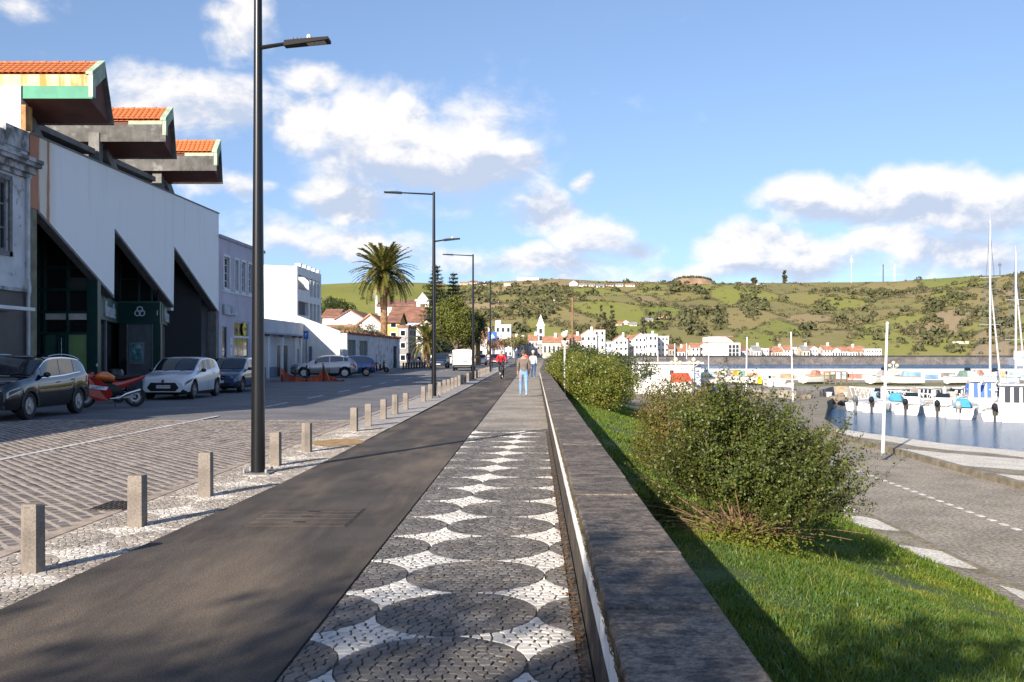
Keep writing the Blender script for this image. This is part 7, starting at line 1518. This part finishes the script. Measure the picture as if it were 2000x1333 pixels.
# marina office
mo = thing('marina_office', 'white flat-roofed marina office behind the shrubs', 'building', tuple(P(1295,770,88))); o0, o1 = P(1234,775,88), P(1354,711,88)
MB().box(o0.x,o1.x,88,92,o0.z-1,o1.z).build('wall', HW, mo); MB().box(o0.x-.1,o1.x+.9,87.8,92.2,o1.z+.003,o1.z+.14).build('roof', HW, mo)
for x in (1266,1308): a = P(x,723,88); win_y(mo, 88, a.x, a.x+.36, a.z-.45, a.z, HGY, 2, 1, .04)
MB().box(o1.x+.003,o1.x+.75,88.5,91.5,o0.z-1,o1.z-.05).build('annex', HBL, mo)
# harbour furniture half hidden by the shrubs
def simple(name, label, cat, px0, px1, y0, y1, Y, d, mat, grp=None):
    a, b_ = P(px0,y1,Y), P(px1,y0,Y); t_ = thing(name, label, cat, ((a.x+b_.x)/2,Y,a.z), 0, grp); w_ = (b_.x-a.x)/2; h = b_.z-a.z
    MB().box(-w_,w_,0,d,0,h).build('body', mat, t_, world=False); MB().box(-w_-.04,w_+.04,-.04,d+.04,h+.002,h+.07).build('lid', mat, t_, world=False)
    for s in (-1,1): MB().box(s*w_*.5-.04,s*w_*.5+.04,-.03,0,0,h).build('rib', mat, t_, world=False)
    return t_
YEL = M('skip_yellow', (.72,.50,.02), .6, var=.1); ORR = M('canopy_red', (.60,.10,.04), .6, var=.2)
simple('container', 'bright yellow container above the shrub', 'container', 1440, 1461, 727, 748, 97, 2, YEL); simple('container', 'low yellow crate right of the yellow container', 'container', 1472, 1488, 737, 750, 93, 1, YEL)
simple('container', 'white box container right of the shrub top', 'container', 1500, 1535, 742, 768, 90, 2, HW); simple('container', 'small white cabinet beside the white box container', 'cabinet', 1538, 1550, 750, 768, 88, .6, HW); simple('container', 'blue drum container among the shrubs', 'container', 1392, 1404, 757, 772, 84, 1, BL2)
ca_ = thing('canopy', 'red and orange sloping canopy before the marina office', 'canopy', tuple(P(1330,760,82))); a, b_ = P(1308,748,82), P(1352,731,82)
MB().hexa([(a.x,82,a.z),(b_.x,82,a.z+.1),(b_.x,84,b_.z),(a.x+.4,84,b_.z)],[(a.x,82,a.z+.06),(b_.x,82,a.z+.16),(b_.x,84,b_.z+.06),(a.x+.4,84,b_.z+.06)]).build('sheet', ORR, ca_)
for x in (a.x+.05,(a.x+b_.x)/2,b_.x-.05): MB().tube([(x,82,-1.9),(x,82,a.z)], .03, 6).build('post', WHITE, ca_)
# steel frame shelter and life ring
RST = M('rust_steel', (.20,.14,.08), .7, metal=.3, var=.3); sf = thing('steel_frame', 'open rusty steel frame standing on the pier', 'frame', tuple(P(1637,760,94))); f0, f1 = P(1610,762,94), P(1666,727,94)
for i in range(6):
    x = f0.x+(f1.x-f0.x)*i/5
    for y in (94,96): MB().tube([(x,y,f0.z),(x,y,f1.z)], .04, 5).build('post', RST, sf)
for y in (94,96):
    for z in (f1.z,(f0.z+f1.z)/2+.1): MB().tube([(f0.x,y,z),(f1.x,y,z)], .04, 5).build('rail', RST, sf)
lr = thing('life_ring', 'orange life ring on a stand before the steel frame', 'life ring', tuple(P(1642,785,86))); q = P(1642,763,86)
MB().tube([(q.x+.28*math.cos(a*.3142),86,q.z+.28*math.sin(a*.3142)) for a in range(21)], .075, 8).build('ring', M('ring_orange',(.62,.30,.12),.6), lr, smooth=True); MB().tube([(q.x,86.1,q.z-1.4),(q.x,86.1,q.z-.2)], .03, 6).build('stand', STEEL, lr)
# rocks and low walls of the bank
rk = M('bank_rock', (.20,.165,.125), .95, var=.35, scale=1.2, bump=.8, bscale=4)
for i in range(24):
    x = 16+R.random()*11; y = 76+R.random()*8+(x-16)*.35; mb = MB(); s = R.uniform(.3,.75); mb.ball((0,0,0),s,s*.8,s*.55,7,5); mb.v = [(a+R.uniform(-.1,.1)*s,b_+R.uniform(-.1,.1)*s,c_+R.uniform(-.1,.1)*s) for a,b_,c_ in mb.v]
    o = mb.build('rock', rk); o.location = (x,y,ZP-.35-R.random()*.8); tag(o, 'brown bank rock at the left corner of the harbour basin', 'rock', 'rocks of the harbour bank')
for i in range(5):
    a = P(1520+i*32,765+R.uniform(-4,6),84); simple('crate', 'pale fish crate, %s from the left on the bank behind the shrub' % ORD[i], 'crate', 1520+i*32, 1534+i*30, 768, 776, 84, .6, HW if i % 2 else HCR, 'pale crates on the bank')
# gangway: white lattice bridge
gw = thing('gangway', 'white lattice gangway leading down to the pontoon', 'gangway', tuple(P(1665,785,84))); g0, g1 = P(1668,757,84), P(1835,772,80); h_ = 1.05
for dy_ in (0,1.2):
    A0, A1 = Vector((g0.x,84+dy_,g0.z)), Vector((g1.x,80+dy_,g1.z)); B0, B1 = A0-Vector((0,0,h_)), A1-Vector((0,0,h_*.8))
    for a,b_ in ((A0,A1),(B0,B1)): MB().tube([a,b_], .04, 6).build('chord', HW, gw)
    n = 10
    for i in range(n):
        a, b_ = A0.lerp(A1,i/n), B0.lerp(B1,(i+.5)/n); c_ = A0.lerp(A1,(i+1)/n); MB().tube([a,b_], .028, 5).build('lattice_bar', HW, gw); MB().tube([b_,c_], .028, 5).build('lattice_bar', HW, gw)
dk = MB(); dk.hexa([(g0.x,84,g0.z-h_),(g0.x,85.2,g0.z-h_),(g1.x,81.2,g1.z-h_*.8),(g1.x,80,g1.z-h_*.8)],[(g0.x,84,g0.z-h_+.06),(g0.x,85.2,g0.z-h_+.06),(g1.x,81.2,g1.z-h_*.8+.06),(g1.x,80,g1.z-h_*.8+.06)]); dk.build('deck', PCON, gw)
pt_ = thing('pontoon', 'floating grey pontoon behind the moored boats', 'pontoon', (40,78.5,ZW)); MB().box(26,70,78,80,ZW-.2,ZW+.45).build('float', PCON, pt_)
for i in range(8): MB().lathe([(.14,-1),(.14,1.6),(0,1.75)], 10, (28+i*5,80.2,ZW)).build('pile', WHITE, pt_)
# boats
GEL = M('gelcoat', (.74,.73,.70), .35, var=.05, scale=2, coat=.4, streak=(.5,.47,.4), sfac=.25); GELG = M('gelcoat_grey', (.45,.45,.44), .5, var=.1); ENG = M('engine_cowl', (.02,.02,.022), .35, var=.1, coat=.3); ENGG = M('engine_grey', (.16,.17,.19), .4, var=.2); CANV = M('canvas_blue', (.03,.24,.42), .7, var=.15); CBLU = M('cabin_blue', (.04,.13,.45), .5, var=.1)
def boat(label, px, py, ang, L=5.0, W=1.9, H=.75, eng=None, cover=None, cabin=None, stripe=None, wind=False, name='motor_boat', cat='boat', rail=True, zb=None, grp='boats moored at the pontoon'):
    zb = ZW if zb is None else zb; q = G(px,py,zb); t_ = thing(name, label, cat, (q.x,q.y,zb), ang, grp); st = 11; mb = MB(); n = 7
    def hwid(u): return W/2*(1-max(0,(u-.35)/.65)**2.3)*(.94+.06*min(1,u*4))
    for i in range(st):
        u = i/(st-1); y = L*u; w_ = max(.02,hwid(u)); zg = H*(1+.32*u**2); zk = -.25+.30*max(0,u-.6)*1.2+ (.5 if u > .98 else 0)*.5
        for s_ in ((-1,zg,1.0),(-1,zg*.45,.95),(-1,zk+.14,.78),(0,zk,0),(1,zk+.14,.78),(1,zg*.45,.95),(1,zg,1.0)): mb.v.append((s_[0]*w_*s_[2],y,s_[1]))
    for i in range(st-1):
        for k in range(n-1): a = i*n+k; mb.f.append((a,a+1,a+n+1,a+n)); mb.m.append(0)
    mb.f.append(tuple(range(n))); mb.m.append(0); hl = mb.build('hull', GEL, t_, smooth=True, world=False)
    dk_ = MB(); 
    for i in range(st): u = i/(st-1); w_ = max(.02,hwid(u))*.97; zg = H*(1+.32*u**2); z = zg-.02 if u > .45 else H*.62; dk_.v += [(-w_,L*u,z),(w_,L*u,z)]
    for i in range(st-1): dk_.f.append((2*i,2*i+1,2*i+3,2*i+2)); dk_.m.append(0)
    dk_.build('deck', GELG, t_, world=False)
    for s in (1,-1): MB().tube([(s*max(.02,hwid(i/10)),L*i/10,H*(1+.32*(i/10)**2)) for i in range(11)], .035, 6).build('rub_rail', stripe or GEL, hl, world=False)
    if eng:
        m_ = MB(); m_.ball((0,-.32,.92),.21,.30,.30,12,8); m_.v = [(x,y+(z-.92)*-.35,z) for x,y,z in m_.v]; ob = m_.build('outboard_motor', eng, t_, smooth=True, world=False)
        MB().prism([(-.42,.72),(-.20,.72),(-.26,.0),(-.30,-.35),(-.46,-.35),(-.44,.0)], 'x', -.07, .07).build('motor_leg', eng, ob, world=False); MB().box(-.16,.16,-.16,.02,.45,.80).build('motor_bracket', ENG, ob, world=False)
    if cover: MB().hexa([(-W*.28,L*.28,H),(W*.28,L*.28,H),(W*.28,L*.5,H*1.05),(-W*.28,L*.5,H*1.05)],[(-W*.18,L*.33,H+.6),(W*.18,L*.33,H+.6),(W*.14,L*.44,H+.55),(-W*.14,L*.44,H+.55)]).build('console_cover', cover, t_, world=False)
    if wind:
        MB().hexa([(-W*.32,L*.42,H),(W*.32,L*.42,H),(W*.36,L*.68,H*1.15),(-W*.36,L*.68,H*1.15)],[(-W*.26,L*.45,H+.55),(W*.26,L*.45,H+.55),(W*.24,L*.60,H+.42),(-W*.24,L*.60,H+.42)]).build('console', GEL, t_, world=False)
        MB().hexa([(-W*.25,L*.44,H+.56),(W*.25,L*.44,H+.56),(W*.22,L*.52,H+.50),(-W*.22,L*.52,H+.50)],[(-W*.22,L*.47,H+.85),(W*.22,L*.47,H+.85),(W*.20,L*.49,H+.84),(-W*.20,L*.49,H+.84)]).build('wind_screen', GLASS, t_, world=False)
    if cabin:
        h = cabin; cb = MB().hexa([(-W*.42,L*.30,H*.7),(W*.42,L*.30,H*.7),(W*.40,L*.72,H*1.1),(-W*.40,L*.72,H*1.1)],[(-W*.38,L*.32,H+h),(W*.38,L*.32,H+h),(W*.34,L*.60,H+h),(-W*.34,L*.60,H+h)]).build('cabin', GEL, t_, world=False)
        MB().box(-W*.42,W*.42,L*.27,L*.63,H+h+.002,H+h+.08).build('cabin_roof', GEL, cb, world=False)
        for k in range(3): x = -W*.28+k*W*.2; MB().hexa([(x,L*.30-.015+.0,H+.12),(x+W*.13,L*.30-.015,H+.12),(x+W*.13,L*.32,H+.12),(x,L*.32,H+.12)],[(x,L*.32-.025,H+h-.12),(x+W*.13,L*.32-.025,H+h-.12),(x+W*.13,L*.33,H+h-.12),(x,L*.33,H+h-.12)]).build('cabin_window', CBLU if stripe else GLASS, cb, world=False)
        for s in (1,-1):
            for k in range(2): y0 = L*(.38+.13*k); MB().hexa([(s*W*.40,y0,H+.35*h),(s*W*.425,y0,H+.35*h),(s*W*.42,y0+L*.09,H+.35*h),(s*W*.40,y0+L*.09,H+.35*h)],[(s*W*.37,y0,H+.85*h),(s*W*.398,y0,H+.85*h),(s*W*.392,y0+L*.08,H+.85*h),(s*W*.37,y0+L*.08,H+.85*h)]).build('side_window', GLASS if not stripe else CBLU, cb, world=False)
    if rail:
        rl = MB(); pr_ = [(hwid(u)*.9,L*u,H*(1+.32*u*u)+.35) for u in (.6,.7,.8,.9,.98)]; full = [(-a,b_,c_) for a,b_,c_ in pr_]+pr_[::-1]; rl.tube(full, .014, 5)
        for a,b_,c_ in full[::2]: rl.tube([(a,b_,c_),(a,b_,c_-.36)], .012, 4)
        rl.build('bow_rail', CHROME, t_, world=False)
    return t_
A = rad(-30)
boat('small white boat with a grey outboard at the left end of the mooring', 1672, 803, A, 4.2, 1.7, .6, ENGG); boat('small white boat with a black outboard second from the left', 1704, 806, A, 4.6, 1.8, .6, ENG)
boat('white open boat with a blue covered console', 1740, 803, A, 5.2, 2.0, .7, None, CANV); boat('white boat with a black outboard left of the middle of the mooring', 1770, 811, A, 5.0, 1.9, .68, ENG, None, None, None, True)
boat('white boat with a black outboard in the middle of the mooring', 1832, 815, A, 5.2, 2.0, .7, ENG, None, None, None, True); boat('white boat with pale covered outboard and blue canvas', 1873, 819, A, 5.4, 2.0, .72, GELG, CANV)
boat('white boat with a black outboard before the blue-striped cabin', 1944, 824, A, 4.6, 1.8, .62, ENG)
boat('white cabin boat with blue striped cabin doors', 1930, 806, rad(-14), 6.4, 2.4, .9, None, None, 1.35, CBLU); boat('large white cabin cruiser cut by the right edge of the picture', 1992, 826, rad(-22), 7.2, 2.7, 1.05, None, None, 1.25)
boat('white motor yacht behind the outboard boats', 1860, 797, rad(-50), 6.6, 2.2, .8, None, None, .7); boat('white cruiser behind the middle boats', 1815, 795, rad(-40), 5.8, 2.0, .75, None, None, .65); boat('low white cruiser behind the blue-striped cabin', 1900, 795, rad(-60), 6.5, 2.2, .8, None, None, .65)
def yacht(label, px, yt, Y, furl):
    q = P(px,790,Y); b_ = boat(label, px-6, CY+(EYE-ZW)*FPX/Y, rad(-35), 9.5, 3.0, 1.05, None, None, .55, None, False, 'sailing_yacht', 'yacht'); top = P(px,yt,Y).z-ZW; my = 4.6
    MB().tube([(0,my,1.1),(0,my,top)], [.10,.07], 10).build('mast', M('mast_alloy',(.62,.62,.64),.4,metal=.3), b_, smooth=True, world=False)
    MB().tube([(-.02,my-.1,2.0),(-.02,my-3.6,2.1)], .07, 8).build('boom', M('mast_alloy',(.62,.62,.64),.4,metal=.3), b_, world=False)
    ml = MB(); ml.tube([(0,my-.12,2.15),(0,my-3.4,2.25)], [.16,.10], 8); ml.build('furled_mainsail', GEL, b_, world=False)
    MB().tube([(0,9.2,1.5),(0,my+.15,top*furl)], [.09,.05], 8).build('furled_jib', GEL, b_, world=False)
    rg = MB()
    for a,c_ in (((0,0.1,1.1),(0,my,top)),((1.3,my,1.2),(0,my,top*.92)),((-1.3,my,1.2),(0,my,top*.92)),((.0,9.3,1.4),(0,my,top*.97))): rg.tube([a,c_], .012, 4)
    rg.build('rigging', STEEL, b_, world=False)
    for z in (top*.45,top*.7): MB().tube([(-.75,my,z),(.75,my,z)], .025, 5).build('spreader', STEEL, b_, world=False)
    MB().lathe([(.03,0),(.03,.5)], 6, (0,my,top)).build('masthead_aerial', STEEL, b_, world=False)
yacht('sailing yacht with the tallest mast behind the cabin boats', 1916, 418, 74, .66); yacht('sailing yacht with a shorter mast at the right edge', 1968, 482, 72, .80)
# white ferry across the bay
fe = thing('ferry', 'white ferry moored at the far right shore', 'ship', tuple(P(2010,712,350))); q = P(2010,712,350)
MB().prism([(q.x-5,ZW-.3),(q.x+20,ZW-.3),(q.x+20,ZW+2.6),(q.x-6.5,ZW+2.6)], 'y', 348, 354).build('hull', HW, fe); MB().box(q.x-4,q.x+20,349,353,ZW+2.603,ZW+5).build('superstructure', HW, fe); MB().box(q.x-3,q.x+19,348.95,349,ZW+3.3,ZW+4.1).build('window_band', GLASS, fe)

# small boats laid up on the pier and more craft along the inner pontoon
CV2 = [M('canvas_pale_blue',(.25,.38,.48),.7), M('canvas_green',(.16,.24,.20),.7), M('canvas_red',(.42,.20,.15),.7), M('canvas_grey',(.32,.31,.30),.7), M('canvas_yellow',(.52,.44,.24),.7)]
laid = [(1415,'white dinghy with a blue cover'),(1480,'white dinghy with a green cover'),(1568,'white dinghy with a red cover'),(1700,'white launch with a grey cover'),(1775,'white launch with a yellow cover'),(1800,'white launch with a bright blue cover'),(1850,'white launch with a green cover'),(1890,'small white boat with a red cover'),(1940,'white boat with a grey cover'),(1985,'white boat with a yellow cover')]
for i,(px_,lab) in enumerate(laid):
    boat(lab+' laid up on the pier, %s from the left' % ORD[i], px_, 747-R.uniform(0,4), rad(R.choice((-80,-60,75,95))), R.uniform(3.2,4.6), 1.5, .45, None, CV2[i % 5], None, CV2[(i+2) % 5], i % 3 == 0, 'laid_up_boat', 'boat', False, ZP+.35, 'boats laid up on the pier')
inn = [(1690,796,5.2,0),(1722,795,5.6,.8),(1785,797,6.4,.9),(1842,796,6.0,0),(1885,798,6.6,1.0),(1958,799,7.0,.9),(1996,800,7.0,1.1)]
for i,(px_,py_,L_,cb_) in enumerate(inn):
    boat('white boat on the inner side of the pontoon, %s from the left' % ORD[i], px_, py_, rad(R.uniform(-75,-30)), L_*.85, 1.8, .65, ENG if i % 2 else None, CV2[i % 5] if not cb_ else None, cb_ or None, None, not cb_, 'motor_boat', 'boat', True, None, 'boats on the inner side of the pontoon')
